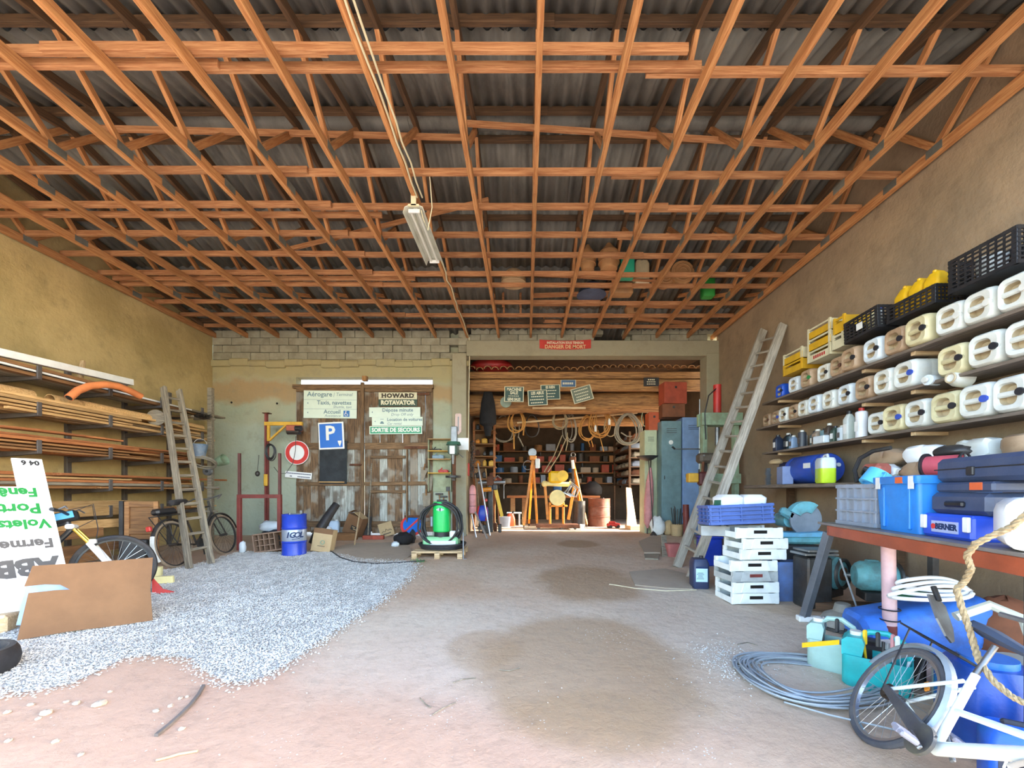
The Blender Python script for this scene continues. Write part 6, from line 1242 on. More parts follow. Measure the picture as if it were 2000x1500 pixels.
ob('drum', MB().cyl((0,.2,0),(0,-.14,-.0),.13,n=20), mk('reel_red','#c0505c',.6,0,.1), t, TR((0,0,0))); ob('flange', MB().cyl((0,.2,0),(0,.225,0),.17,n=22), BLACKP, t); e = ob('spoked_end', MB().ring(.15,.015,(0,-.17,0),'y',22,6).cyl((0,-.18,0),(0,-.13,0),.05,n=12), BLACKP, t)
mb = MB(); [mb.cyl((0,-.17,0),(.15*math.cos(a),-.17,.15*math.sin(a)),.01,n=5) for a in [i*math.pi/4 for i in range(8)]]; ob('spokes', mb, STEELD, t)
bag('grey_pouch', 'grey leather pouch lying between the bottles and the reel', 'pouch', onbench(1858,4.1)+Vector((0,0,.22)), (.1,.16,.06), STEELD, 55)
t = th('flat_case', 'flat black case on the bench behind the tool cases', 'case', onbench(1930,4.2)); ob('shell', MB().box((0,0,.07),(.3,.8,.14),.02), BLACKP, t); ob('latch', MB().box((-.155,.1,.07),(.01,.06,.05)).box((-.155,-.2,.07),(.01,.06,.05)), STEELD, t, smooth=0)
# ---------------- leaning ladder on the right
ladder('wooden_ladder', 'long pale weathered ladder leaning on the brown wall above the crates', F(1322,1108), F(1350,1130), Vector((4.93,8.5,4.5)), Vector((4.93,7.85,4.35)), 15, W_LADR, .15, .07, .42, .3, True)
# ---------------- hydraulic press behind the ladder
y = 9.35; t = th('workshop_press', 'green steel hydraulic press with a red cylinder behind the leaning ladder', 'press', Vector((4.42,y,zf(y)))); zz = zf(y)
def hz_(v): return P(0,v,y).z-zz
for s in (-.36,.36): ob('upright', MB().box((s,0,hz_(830)/2),(.1,.16,hz_(830)),.006), GREENP, t, smooth=0)
ob('top_beam', MB().box((0,-.1,hz_(820)),(.92,.1,.28),.006).box((0,.1,hz_(820)),(.92,.1,.28),.006), GREENP, t, smooth=0); ob('table_beam', MB().box((0,-.1,hz_(935)),(.86,.06,.22),.006).box((0,.1,hz_(935)),(.86,.06,.22),.006), GREENP, t, smooth=0)
ob('cylinder', MB().cyl((-.05,0,hz_(822)),(-.05,0,hz_(752)),.085,n=18), REDP, t); ob('ram', MB().cyl((-.05,0,hz_(870)),(-.05,0,hz_(835)),.05,n=14), STEEL, t); ob('hose', MB().tube([(-.1,-.05,hz_(760)),(-.3,-.12,hz_(775)),(-.4,-.15,hz_(810)),(-.38,-.16,hz_(860))],.014,6), BLACKP, t); ob('base', MB().box((0,0,.05),(.95,.5,.1),.006), GREENP, t, smooth=0)
t = th('clamp_tool', 'dark red clamp with a yellow block mounted before the press', 'clamp', P(1372,935,8.9)); ob('body', MB().box((.05,0,0),(.28,.2,.3),.04), mk('clamp_maroon','#5a2a2a',.5,0,.2), t); ob('jaw', MB().box((-.22,0,.02),(.22,.18,.2),.02), YEL, t); ob('screw', MB().cyl((0,0,.1),(.02,0,.45),.03), RUST, t); ob('stand', MB().box((.08,.0,-.5),(.12,.12,.9),.01), STEELD, t)
t = th('belt_guard', 'grey-brown belt guard box beside the ladder', 'guard', P(1378,895,9.0)); ob('shell', MB().box((0,0,0),(.34,.3,.22),.05), mk('guard_brown','#5f564c',.6,.2,.2), t); ob('bolt', MB().cyl((-.1,-.16,.05),(-.1,-.14,.05),.02), STEEL, t); ob('stand', MB().box((0,.05,-.6),(.1,.1,1.0),.01), STEELD, t)
for p_, lab in (((1452,860),'dull pale tall bracket'),): pass
# ---------------- crates by the ladder foot
WCR = mk('white_painted_crate', '#f0f4f0', .6, 0, .04, 5, .2, dirt='#b8bcba', dirta=.35)
WCRG = mk('grey_worn_crate', '#b4b8b6', .7, 0, .12, 5, .2, dirt='#7f8080', dirta=.5)
def bread(label, loc, rz, front=WCR, slot=HOLE):
    t = th('wooden_crate', label, 'crate', loc, rz, group='white crates in the stack'); L, D, H = .60, .42, .135
    f = ob('front_panel', MB().box((0,-D/2,H*.5),(L,.018,H*.96),.003), front, t, smooth=0)
    ob('raised_panel', MB().prism([(-.2,.015),(.2,.015),(.16,H*1.02),(-.16,H*1.02)],-D/2-.018,-D/2-.008), front, f, smooth=0); ob('hand_slot', MB().box((0,-D/2-.02,H*.62),(.17,.006,.04),.002), slot, f, smooth=0)
    ob('back_panel', MB().box((0,D/2,H*.5),(L,.018,H*.96)), front, t, smooth=0)
    for s in (-1,1): ob('side_slat', MB().box((s*L/2,0,H*.32),(.014,D,H*.55)), front, t, smooth=0); 
    for sx in (-1,1):
        for sy in (-1,1): ob('corner_post', MB().box((sx*(L/2-.02),sy*(D/2-.02),H*.5),(.04,.04,H*1.04)), front, t, smooth=0)
    ob('base', MB().box((0,0,.012),(L,D,.012)), WCRG, t, smooth=0)
    return t
pb = F(1474,1182); zc0 = pb.z+.012; ords = ('lowest','second','third','fourth','fifth','sixth','topmost')
for i in range(7):
    dx = (0,.0,-.01,-.02,.13,.14,.08)[i]; dy = (0,0,.01,.0,.06,.04,.05)[i]
    bread('white wooden crate with a hand slot, %s of the stack before the ladder' % ords[i] if i != 2 else 'greyer worn wooden crate with a dark red slot, third in the stack', Vector((pb.x+dx+.01, pb.y+.22+dy, zc0+.137*i)), .06+.03*((i*7) % 3-1), WCRG if i == 2 else WCR, REDOX if i == 2 else HOLE)
zt = zc0+.137*7
t = th('wooden_crate', 'small dark slatted crate beside the topmost white crate', 'crate', Vector((pb.x-.27,pb.y+.55,zt-.14)), -.3); ob('frame', MB().box((0,-.2,.07),(.34,.016,.13)).box((0,.2,.07),(.34,.016,.13)).box((-.17,0,.07),(.016,.4,.13)).box((.17,0,.07),(.016,.4,.13)), WCRG, t, smooth=0); ob('base', MB().box((0,0,.01),(.34,.4,.015)), WCRG, t, smooth=0)
c = crate('stacking_crate', 'slate blue stacking crate with white tubs inside on top of the white crates', TR(Vector((pb.x-.06,pb.y+.38,zt+.03)),(-.03,-.05,-.12)), (.78,.5,.26), BLUEC, 5, 3, True)
tz = zt+.13
for i, (x, r_) in enumerate(((-.1,.1),(.22,-.1))):
    t = th('white_tub', ('square white plastic tub with a lid','second square white tub')[i]+' sitting in the slate blue crate', 'tub', Vector((pb.x-.06+x,pb.y+.36+.02*i,tz)), r_); ob('body', MB().rbody([(.26,.24,0),(.3,.28,.2),(.3,.28,.22)],.04), WHITEB, t); ob('lid', MB().rbody([(.31,.29,.22),(.31,.29,.25),(.22,.2,.29)],.05), WHITEB, t)
tg(ob('green_board', MB().box((0,0,.12),(.14,.02,.2),.003), GREEND, mx=TR(Vector((pb.x-.34,pb.y+.3,tz)),(.2,0,.3))), 'small dark green board standing in the slate blue crate', 'board')
t = th('oil_can', 'dark navy oil can with a pale label at the ladder foot', 'oil can', F(1367,1150)+Vector((.03,.1,0)), -.12); ob('body', MB().rbody([(.2,.24,0),(.22,.26,.02),(.22,.26,.36),(.18,.2,.42),(.1,.1,.43)],.03), mk('can_navy','#333d5c',.45,0,.1), t); lb = ob('label', MB().box((0,-.132,.2),(.16,.004,.19)), mk('label_pale','#bfe0ec',.5,0,.03), t, smooth=0); mb=MB(); [mb.box((-.02,-.135,.15+.02*i),(.1-.02*(i%3),.002,.006)) for i in range(5)]; ob('print', mb, TXTN, lb, smooth=0); ob('band', MB().box((0,-.132,.31),(.16,.004,.025)), TXTN, t, smooth=0); ob('cap', MB().cyl((.03,0,.42),(.03,0,.46),.03), CAPB, t)
tg(ob('blue_bin', MB().rbody([(.3,.3,0),(.32,.32,.02),(.36,.36,.5),(.35,.35,.52)],.05), BLUED, mx=TR(F(1540,1182)+Vector((.1,.3,0)))), 'dusty blue plastic bin beside the white crates', 'bin')
for i, (u, v, s, l) in enumerate(((1395,1098,(.36,.3,.5),'dark blue container behind the ladder rungs'),(1440,1075,(.5,.4,.75),'dark storage box behind the white crates'))):
    tg(ob('storage_container', MB().box((0,.2,s[2]/2),s,.03).box((0,.2,s[2]+.01),(s[0]*1.04,s[1]*1.04,.04),.01), (BLUE,STEELD)[i], mx=TR(F(u,v+10))), l, 'container')
# ================================================================ machines, table and things on the right floor
# chop saw and bench grinder stack
t = th('cutoff_saw', 'teal metal cut-off saw with a grinding disc behind the blue crate', 'saw', Vector((3.72,5.7,zf(5.7))))
ob('stand', MB().box((0,0,.34),(.5,.4,.68),.02), STEELD, t); ob('bed', MB().box((0,0,.74),(.62,.34,.1),.03), TEALM, t); ob('tray', MB().loft([[Vector((x,-.17,.79)),Vector((x,.17,.79)),Vector((x,.17,.84+.05*abs(x))),Vector((x,-.17,.84+.05*abs(x)))] for x in (-.36,-.2,0,.2,.36)]), mk('saw_blue','#6fb8dc',.5,0,.1,dirt='#6c6c66',dirta=.4), t); ob('disc', MB().cyl((.16,-.03,1.02),(.16,.0,1.02),.22,n=28), mk('grinding_disc','#7f8a94',.8,0,.15), t); g = ob('guard', MB().loft([[Vector((.16+q*math.cos(a), yy, 1.02+q*math.sin(a))) for q, yy in ((.1,-.05),(.25,-.05),(.25,.05),(.1,.05))] for a in [.9+.25*i for i in range(8)]]), TEALM, t); ob('motor', MB().cyl((.0,.05,1.0),(.0,.3,1.0),.1,n=16), TEALM, t); ob('arm', MB().box((-.08,.02,1.1),(.2,.1,.12),.03,rot=(0,.5,0)), TEALM, t)
tg(ob('metal_plates', MB().box((0,0,.02),(.4,.3,.03),.005).box((.03,.02,.06),(.36,.3,.03),.005), STEEL, mx=TR((3.55,5.05,zf(5)+.66))), 'stack of grey metal plates behind the white crates', 'plates')
tg(ob('iron_stand', MB().box((0,0,.32),(.3,.3,.63),.02), STEELD, mx=TR((3.55,5.08,zf(5.1)))), 'dark iron stand under the metal plates', 'stand')
def motor(label, loc, r, L, rz, sc=1.0):
    t = th('electric_motor', label, 'motor', Vector(loc), rz); z = r+.1
    ob('casing', MB().lathe([(0,-L/2),(r*.7,-L/2),(r*.85,-L/2+.02),(r,-L/2+.06),(r,L/2-.06),(r*.85,L/2-.02),(r*.7,L/2),(0,L/2)],22), TEALM, t, TR((0,0,z),(math.pi/2,0,0)))
    ob('end_ring', MB().ring(r*.86,.022,(0,-L/2-.005,z),'y',24,6), STEELD, t); ob('shaft', MB().cyl((0,-L/2-.1,z),(0,-L/2,z),.03), STEEL, t); ob('hub', MB().cyl((0,-L/2-.02,z),(0,-L/2+.01,z),r*.4,n=16), RUST, t)
    ob('foot', MB().box((0,0,.05),(r*1.7,L*.7,.1),.01), STEELD, t); ob('terminal_box', MB().box((r*.5,0,z+r*.8),(.1,.12,.08),.01), TEALM, t)
    return t
motor('large teal electric motor with a black end ring on the floor under the bench', (3.78,5.2,zf(5.2)+.12), .2, .42, .5); motor('second teal motor beside the pink table post', (4.05,4.75,zf(4.75)+.2), .17, .4, 1.2)
tg(bar('timber_beam', (3.5,5.05,zf(5)+.05), (4.4,4.5,zf(4.7)+.13), .22, .1, W_DARK), 'dark timber carrying the motors under the table', 'beam')
t = th('gear_housing', 'round grey cast housing on the floor behind the pink post', 'housing', Vector((3.42,4.42,zf(4.42)))); ob('shell', MB().lathe([(0,0),(.22,0),(.22,.06),(.17,.14),(.09,.18),(.07,.26),(.05,.27),(0,.27)],22), mk('cast_grey','#8f8c84',.7,.2,.15,dirt='#6a6458',dirta=.5), t); ob('flange', MB().cyl((0,0,0),(0,0,.03),.25,n=22), STEELD, t)
tg(ob('power_cable', MB().tube([(3.72,4.85,.35),(3.7,4.7,.1),(3.68,4.55,-.15),(3.74,4.4,-.3),(3.78,4.3,zf(4.3)+.02)],.01,6), CABLE), 'grey flex hanging from the motor to the floor', 'cable')
# ---------------- steel table
A = Vector((3.14,4.26,.82)); Bq = Vector((2.62,2.05,.82)); dirT = (Bq-A).normalized(); perp = Vector((-dirT.y,dirT.x,0)); perp = perp if perp.x > 0 else -perp
t = th('steel_table', 'long steel work table with a red-brown front edge and mixed legs', 'table', A.copy()); base = Matrix.Translation(A)
LT = (Bq-A).length; DT = .95
M = Matrix((dirT, perp, Vector((0,0,1)))).transposed().to_4x4(); Mt = base.inverted() @ (Matrix.Translation(A) @ M)
TOPM = mk('table_top_grey','#8d8884',.5,.3,.15,dirt='#6f5f54',dirta=.4); EDGE = mk('table_edge_red','#a04f32',.5,0,.1,dirt='#6c3a28',dirta=.3)
ob('top', MB().box((LT/2-.1,DT/2,-.012),(LT+.26,DT,.024),.003), TOPM, t, Mt, smooth=0); ob('front_edge', MB().box((LT/2,.02,-.075),(LT,.04,.1),.004), EDGE, t, Mt, smooth=0); ob('end_edge', MB().box((.0,DT/2,-.075),(.04,DT,.1),.004), EDGE, t, Mt, smooth=0)
f = F(1567,1213); bar('slanted_leg', A+Vector((.05,.05,-.1)), f+Vector((.02,0,.03)), .075, .075, mk('leg_grey','#6f747c',.5,.4,.15), t, base); 
ob('leg_foot', MB().box((.12,0,.03),(.34,.1,.06),.008), WHITE, t, base.inverted() @ TR(f,(0,0,-.2)), smooth=0)
q = A+dirT*.62+perp*.2; q2 = Vector((q.x+.04,q.y+.02,zf(q.y)))
ob('pipe_leg', MB().cyl(q+Vector((0,0,-.05))-A, q.lerp(q2,.72)-A, .052, n=16), mk('pink_pipe','#d8b4b8',.5,0,.1,dirt='#a8706a',dirta=.3), t); ob('pipe_foot', MB().cyl(q.lerp(q2,.72)-A, q2-A, .054, n=16), REDOX, t); ob('tie_wire', MB().ring(.075,.006,q.lerp(q2,.6)-A,'z',18,5).ring(.07,.006,q.lerp(q2,.68)-A,'z',18,5), BLACKP, t)
for s, d in ((.1,DT-.1),(LT-.3,DT-.1),(LT-.2,.1)): 
    g = A+dirT*s+perp*d; bar('leg', g+Vector((0,0,-.05)), Vector((g.x,g.y,zf(g.y))), .06, .06, STEELD, t, base)
def ont(s, d, z=.0): return A+dirT*s+perp*d+Vector((0,0,.001+z))
rzT = math.atan2(dirT.y, dirT.x)
# grey crate, blue box, cases (local x along the table, -y... front faces the aisle)
def TT(s, d, z=0, r=0): return TR(ont(s,d,z),(0,0,rzT+r))
c = crate('grey_crate', 'light grey ribbed plastic crate at the end of the steel table', TT(.26,.34,0,.1), (.56,.46,.40), GREYP, 4, 5, True)
t = th('blue_ring', 'bright blue plastic hose ring lying on the grey crate rim', 'ring', mx=TT(.44,.2,.44,0) @ Matrix.Rotation(.9,4,'X')); ob('sleeve', MB().loft([[Vector((q*math.cos(a), yy, q*math.sin(a))) for q, yy in ((.07,-.07),(.1,-.07),(.105,.07),(.075,.07))] for a in [2*math.pi*i/24 for i in range(24)]], close=True), mk('sky_blue_plastic','#5ab4e4',.4,0,.06), t); ob('grip_loop', MB().ring(.05,.01,(.11,0,.03),'z',14,6), MT['sky_blue_plastic'], t)
t = th('storage_box', 'bright blue tall plastic storage box with white stickers on the steel table', 'box', mx=TT(.88,.38)); BX = mk('box_blue','#2f86dc',.4,0,.08,dirt='#2a64a8',dirta=.3)
ob('shell', MB().rbody([(.5,.5,0),(.54,.54,.4),(.54,.54,.41)],.03), BX, t); ob('rim', MB().rbody([(.57,.57,.39),(.58,.58,.41),(.58,.58,.45),(.54,.54,.455)],.03), BX, t)
for x in (-.16,0.16): ob('rib', MB().box((x,-.262,.2),(.03,.02,.34),.005), BX, t)
ob('rib', MB().box((-.272,.0,.2),(.02,.03,.34),.005), BX, t)
for x, z in ((-.2,.4),(.22,.4)): ob('sticker', MB().box((x,-.288,z),(.06,.006,.1)), WHITE, t, smooth=0)
ob('orange_sticker', MB().box((.08,-.288,.42),(.09,.006,.05)), mk('sticker_orange','#d8663a',.5,0,.05), t, smooth=0)
t = th('tool_case', 'blue and dark tool case with a maker label, lowest of the pile', 'case', mx=TT(1.4,.32)); CB = mk('case_blue','#2f56d0',.4,0,.06)
ob('shell', MB().box((0,0,.085),(.46,.4,.17),.02), CB, t); pl = ob('label_plate', MB().box((.0,-.203,.08),(.24,.006,.08)), mk('plate_grey','#a9b4d8',.4,0,.05), t, smooth=0); txt('BERNER', .055, TXTN, pl, FT(.015,.08,-.2065), 'CENTER', .003); ob('emblem', MB().cyl((-.1,-.209,.08),(-.1,-.206,.08),.02,n=14), REDB, pl); ob('latch', MB().box((-.19,-.21,.11),(.05,.02,.1),.005), WHITE, t); ob('latch', MB().box((.2,-.21,.11),(.05,.02,.1),.005), WHITE, t)
CD = mk('case_navy','#3d4a66',.45,0,.1,dirt='#5b6070',dirta=.3)
t = th('tool_case', 'grey-navy tool case second in the pile', 'case', mx=TT(1.42,.36,.172,.02)); ob('shell', MB().box((0,0,.075),(.5,.38,.15),.03), CD, t); ob('grip', MB().box((.0,-.2,.07),(.16,.03,.04),.01), BLACKP, t)
t = th('tool_case', 'thin navy case with an orange sticker third in the pile', 'case', mx=TT(1.46,.36,.324,-.02)); ob('shell', MB().box((0,0,.035),(.5,.36,.07),.015), CD, t); ob('sticker', MB().box((.12,-.182,.04),(.1,.005,.05)), MT['sticker_orange'], t, smooth=0)
t = th('tool_case', 'wide slate tool case with a latch topmost of the pile', 'case', mx=TT(1.62,.40,.397,.0)); ob('shell', MB().box((0,0,.085),(.86,.42,.17),.03), CD, t); ob('seam', MB().box((0,0,.09),(.865,.425,.008)), BLACKP, t, smooth=0); ob('latch', MB().box((-.1,-.215,.07),(.06,.02,.06),.006), BLACKP, t)
t = th('white_jug', 'large white jug with a black cap lying at the near end of the steel table', 'jug', mx=TT(1.86,.24,.15,0) @ Matrix.Rotation(-.5,4,'Z') @ Matrix.Rotation(-math.pi/2,4,'Y'))
mb = MB(); ob('body', mb.rbody([(.24,.24,-.36),(.29,.29,-.32),(.29,.29,-.02),(.24,.24,.06),(.1,.1,.13),(.07,.07,.15)],.08), WHITEB, t); ob('cap', MB().cyl((0,0,.14),(0,0,.2),.045,n=16), CAPB, t); ob('grip', MB().tube([(.14,0,-.2),(.17,0,-.1),(.14,0,.02),(.06,0,.1)],.025,8), WHITEB, t)
# rope over the edge
rp = [P(2010,1000,2.05),P(1975,1030,2.1),P(1940,1045,2.15),P(1905,1062,2.2),P(1888,1085,2.25),P(1897,1110,2.25),P(1885,1135,2.3),P(1868,1150,2.32),P(1878,1185,2.3),P(1892,1225,2.27),P(1903,1262,2.24),P(1912,1290,2.2),P(1940,1330,2.12),P(1975,1360,2.05),P(2010,1378,2.0)]
mb = MB(); fine = []
for i in range(len(rp)-1):
    for j in range(5): fine.append(rp[i].lerp(rp[i+1], j/5))
for s in (0,1,2):
    pts = []
    for i, p_ in enumerate(fine):
        tt = (fine[min(i+1,len(fine)-1)]-fine[max(i-1,0)]).normalized(); n1 = tt.cross(Vector((0,1,0))).normalized(); b1 = tt.cross(n1); a = i*1.1+s*2.094; pts.append(p_+n1*.009*math.cos(a)+b1*.009*math.sin(a))
    mb.tube(pts, .0095, 5)
t = th('twisted_rope', 'thick twisted grey rope hanging from the table end down to the floor cans', 'rope', rp[8].copy()); ob('strands', mb, ROPE, t, Matrix.Translation(-rp[8]))
# ---------------- things under the table
t = th('blue_barrel', 'scuffed blue plastic barrel lying under the steel table', 'barrel', mx=TR(Vector((3.5,3.75,zf(3.7)+.25)),(0,math.radians(75),-.25)) ); BB_ = mk('barrel_blue','#3a78d8',.5,0,.1,dirt='#31405c',dirta=.55,ds=4)
ob('shell', MB().rbody([(.40,.40,-.42),(.46,.46,-.38),(.46,.46,.5),(.42,.42,.54)],.12,4), BB_, t); ob('bung', MB().cyl((.1,.1,-.45),(.1,.1,-.42),.04), BLACKP, t)
t = th('green_can', 'dark green can in the shade under the table', 'can', Vector((3.9,4.15,zf(4.1))), -.2); ob('body', MB().rbody([(.34,.3,0),(.36,.32,.02),(.34,.3,.42),(.2,.18,.5)],.05), mk('can_green','#2f6a48',.5,0,.12), t); ob('cap', MB().cyl((.05,0,.49),(.05,0,.54),.035), BLACKP, t)
tg(ob('brown_sack', MB().ell((0,0,.28),(.3,.26,.34),14,9).jit(.012,3), BROWNB, mx=TR(Vector((4.1,3.5,zf(3.5))))), 'dark brown sack in the shade under the table', 'sack')
mb = MB()
t = th('hose_bundle', 'white corrugated hose folded flat on the blue barrel', 'hose', P(1822,1166,3.42))
for i in range(3): ob('fold', MB().tube([(.05*i-.02+(.34-.03*i)*math.cos(q), .05*i+.04*math.sin(q*2), .03+.028*i+.055*math.sin(q)+.05*math.cos(q)*(.3-.3*i)) for q in [2*math.pi*j/28 for j in range(28)]], .017, 8, True), WHITEB, t)
t = th('plastic_tank', 'pale grey plastic tank with a thick white hose under the table end', 'tank', Vector((3.35,2.75,zf(2.75)))); ob('body', MB().rbody([(.62,.66,0),(.66,.7,.03),(.66,.7,.3),(.6,.64,.35)],.08), mk('tank_grey','#b4b4aa',.5,0,.08,dirt='#8f8a7c',dirta=.4), t); ob('hose', MB().tube([(-.02,-.1,.34),(.05,-.02,.5),(.12,.1,.66),(.05,.25,.72),(-.15,.3,.62)],.035,8), mk('hose_white','#d4d6c8',.5,0,.06), t); ob('filler', MB().cyl((.2,-.1,.35),(.2,-.1,.39),.07,n=16), STEELD, t)
t = th('garden_spade', 'old spade with a worn grey blade leaning behind the bicycle wheel', 'spade', P(1842,1205,2.95)); ob('blade', MB().prism([(-.11,.13),(.0,.17),(.11,.13),(.1,-.05),(.05,-.16),(0,-.19),(-.05,-.16),(-.1,-.05)],0,.012), STEEL, t, TR((0,0,0),(-.5,.5,.3)), smooth=0); ob('socket', MB().cyl((.03,.06,.1),(.05,.12,.19),.018), STEELD, t)
# blue cans at the right edge
t = th('blue_container', 'big dark blue plastic container standing behind the bicycle saddle', 'container', Vector((2.82,2.5,zf(2.5))), -.3); ob('body', MB().rbody([(.36,.36,0),(.4,.4,.04),(.4,.4,.42),(.34,.34,.52)],.1), mk('deep_blue_plastic','#1f4ea8',.35,0,.1), t); ob('lid', MB().cyl((0,0,.51),(0,0,.56),.13,n=20), BLUEP, t)
t = th('oil_canister', 'blue oil canister with a dark printed label by the bicycle frame', 'oil can', Vector((2.55,2.1,zf(2.1))), -.6); cbm = mk('canister_blue','#2460d0',.35,0,.06)
ob('body', MB().rbody([(.26,.22,0),(.29,.25,.02),(.29,.25,.3),(.24,.2,.36),(.12,.1,.38)],.04), cbm, t); lb = ob('label', MB().box((0.0,-.127,.16),(.24,.004,.19)), mk('label_navy','#27364e',.45,0,.05), t, smooth=0); txt('IGOL', .05, TXTW, lb, FT(-.05,.22,-.130), 'CENTER', .003, .25); ob('label_disc', MB().cyl((.075,-.132,.19),(.075,-.128,.19),.024,n=16), WHITEB, lb); mb = MB(); [mb.box((-.02,-.1305,.17-.022*i),(.17-.04*(i%2),.002,.008)) for i in range(5)]; ob('print', mb, TXTW, lb, smooth=0); ob('handle', MB().box((0,0,.385),(.16,.035,.03),.01), CAPB, t)
# cut open jerrycans with tools
def cutcan(label, loc, rz, m, s):
    t = th('cut_jerrycan', label, 'jerrycan', loc, rz); W_, D_, H_ = s; mb = MB()
    th_ = .006
    out = [mb.rr(W_*a, D_*a, .05, z, 4) for a, z in ((.92,0),(1,.02),(1,H_*.62))]; inn = [mb.rr(W_-2*th_, D_-2*th_, .045, H_*.62, 4), mb.rr(W_-2*th_, D_-2*th_, .045, .03, 4)]
    mb.loft(out+inn); ob('body', mb, m, t); ob('neck_wall', MB().prism([(-W_/2,H_*.6),(-W_/2,H_*.88),(-W_*.42,H_*.96),(-W_*.2,H_*.97),(-W_*.16,H_*.85),(-W_*.2,H_*.6)],-D_*.42,D_*.42), m, t, smooth=0)
    ob('handle', MB().tube([(-W_*.3,0,H_*.92),(-W_*.1,0,H_*1.06),(W_*.15,0,H_*1.08),(W_*.36,0,H_*.95),(W_*.46,0,H_*.66)],.022,8), m, t); ob('cap', MB().cyl((-W_*.3,0,H_*.95),(-W_*.3,0,H_*1.04),.04,n=14), CAPW, t)
    return t
p1 = F(1640,1318)+Vector((.04,.12,0)); p2 = F(1700,1350)+Vector((.1,.06,0))
cutcan('dusty grey-green jerrycan cut open as a tool bin', p1, -.75, mk('can_greygreen','#9fc0b8',.5,0,.08,dirt='#7f8a80',dirta=.4), (.36,.22,.40)); cutcan('teal jerrycan cut open and filled with hand tools', p2, -.75, TEAL, (.42,.26,.40))
tg(ob('folding_rule', MB().box((0,0,0),(.30,.006,.035)).cyl((-.135,-.005,0),(-.135,.005,0),.004,n=8), YELP, mx=TR(P(1603,1257,3.03),(.05,-.03,0.12)), smooth=0), 'yellow folding rule sticking out of the grey-green cut can', 'ruler')
rr = random.Random(31)
for k, (b_, du, l, m, nm) in enumerate(((p1,-.06,'grey file handle standing in the grey-green cut can',STEEL,'file'),(p1,.05,'black pliers standing in the grey-green cut can',BLACKP,'pliers'),(p2,-.05,'yellow and black screwdriver standing in the teal cut can',YELP,'screwdriver'),(p2,.03,'steel chisel standing in the teal cut can',STEELD,'chisel'),(p2,.1,'red-handled brush standing in the teal cut can',PINK,'brush'),(p2,.15,'pale scraper standing in the teal cut can',WHITE,'scraper'))):
    tg(ob(nm, MB().cyl((0,0,.05),(rr.uniform(-.05,.05),rr.uniform(-.04,.04),.36),.008,.012,8).box((rr.uniform(-.04,.04),0,.38),(.035,.025,.12),.01), m, mx=TR(b_+Vector((du*.7,-du*.7,.0)))), l, 'tool', 'tools in the cut cans')
for k, (u,v,y,s,m,l) in enumerate(((1752,1235,3.2,(.06,.04,.1),PINK,'pink and white carton standing behind the teal can'),(1735,1225,3.3,(.09,.09,.06),WHITE,'small white wire frame basket behind the teal can'))):
    tg(ob('small_pack', MB().box((0,0,s[2]/2),s,.005).box((s[0]*.6,0,s[2]*.5),(s[0]*.4,s[1],s[2]*.95),.004), m, mx=TR(Vector((P(u,0,y).x,y,zf(y)+.26)))), l, 'pack')
tg(ob('tool_chest', MB().box((0,0,.13),(.5,.3,.26),.02).box((0,0,.265),(.2,.04,.03),.01), STEELD, mx=TR(Vector((2.95,3.4,zf(3.4))),(0,0,-.6))), 'dark tool chest on the floor behind the teal can', 'chest')
# coil of grey cable
rr = random.Random(17); pc = F(1575,1330)
t = th('cable_coil', 'big flat coil of grey cable lying on the floor beside the cut cans', 'cable', pc)
for i in range(16):
    a0 = .55+rr.uniform(-.12,.08); ph = rr.uniform(-.2,.2); ox, oy = rr.uniform(-.04,.06), rr.uniform(-.05,.05)
    ob('turn', MB().tube([(ox+a0*math.cos(q)*.92+.08*math.cos(2*q+ph), oy+a0*.72*math.sin(q), .012+.008*(i % 6)+.006*math.sin(3*q+i)) for q in [2*math.pi*j/36 for j in range(36)]], .0085, 5, True), CABLE, t)
ob('loose_end', MB().tube([(-.4,-.35,.01),(-.2,-.52,.01),(.1,-.7,.01),(.3,-.85,.008)],.007,5), CABLE, t)
# ---------------- white city bicycle leaning over the cans
rcx = Vector((2.12,2.62,zf(2.62)+.0)); fw = Vector((-.33,-1,-.05)).normalized()
M = bikemx(rcx, fw, -.0)
# lean towards +x
f = fw; up = (Matrix.Rotation(.6,3,'Y') @ Vector((0,0,1))); up = (up-f*up.dot(f)).normalized(); lf = up.cross(f); M = Matrix((f,lf,up)).transposed().to_4x4(); M.translation = rcx
t = th('city_bicycle', 'white step-through city bicycle leaning right over the blue cans', 'bicycle', mx=M); r = .345
FW = mk('bike_white','#e4eae4',.3,0,.03,dirt='#b8bcb4',dirta=.2)
TY = mk('grey_tyre','#4a4c54',.7,0,.2,dirt='#77736c',dirta=.35)
w1 = wheel(t,(0,0,r),r,.022,TY,mk('alloy_rim','#aab0b8',.3,.8,.05),32,GALV); wheel(t,(1.12,0,r),r,.022,TY,MT['alloy_rim'],32,GALV)
ob('cassette', MB().cyl((0,-.05,r),(0,-.02,r),.05,n=20).cyl((0,-.06,r),(0,-.05,r),.035,n=18), STEELD, w1, Matrix.Translation((0,0,-r)))
fr = MB()
for a, b, q0, q1 in (((.45,0,.29),(.31,0,.72),.022,.019),((.45,0,.29),(.86,0,.62),.034,.032),((.36,0,.5),(.86,0,.66),.018,.018),((.86,0,.56),(.82,0,.82),.024,.022)): fr.cyl(a,b,q0,q1,n=12)
ob('frame', fr, FW, t); ob('chain_stays', MB().cyl((0,.06,r),(.45,.035,.29),.013,n=8).cyl((0,-.06,r),(.45,-.035,.29),.013,n=8), FW, t); ob('seat_stays', MB().cyl((0,.06,r),(.32,.025,.66),.011,n=8).cyl((0,-.06,r),(.32,-.025,.66),.011,n=8), FW, t)
ob('fork', MB().cyl((.87,.05,.55),(1.12,.055,r),.014,n=8).cyl((.87,-.05,.55),(1.12,-.055,r),.014,n=8), FW, t)
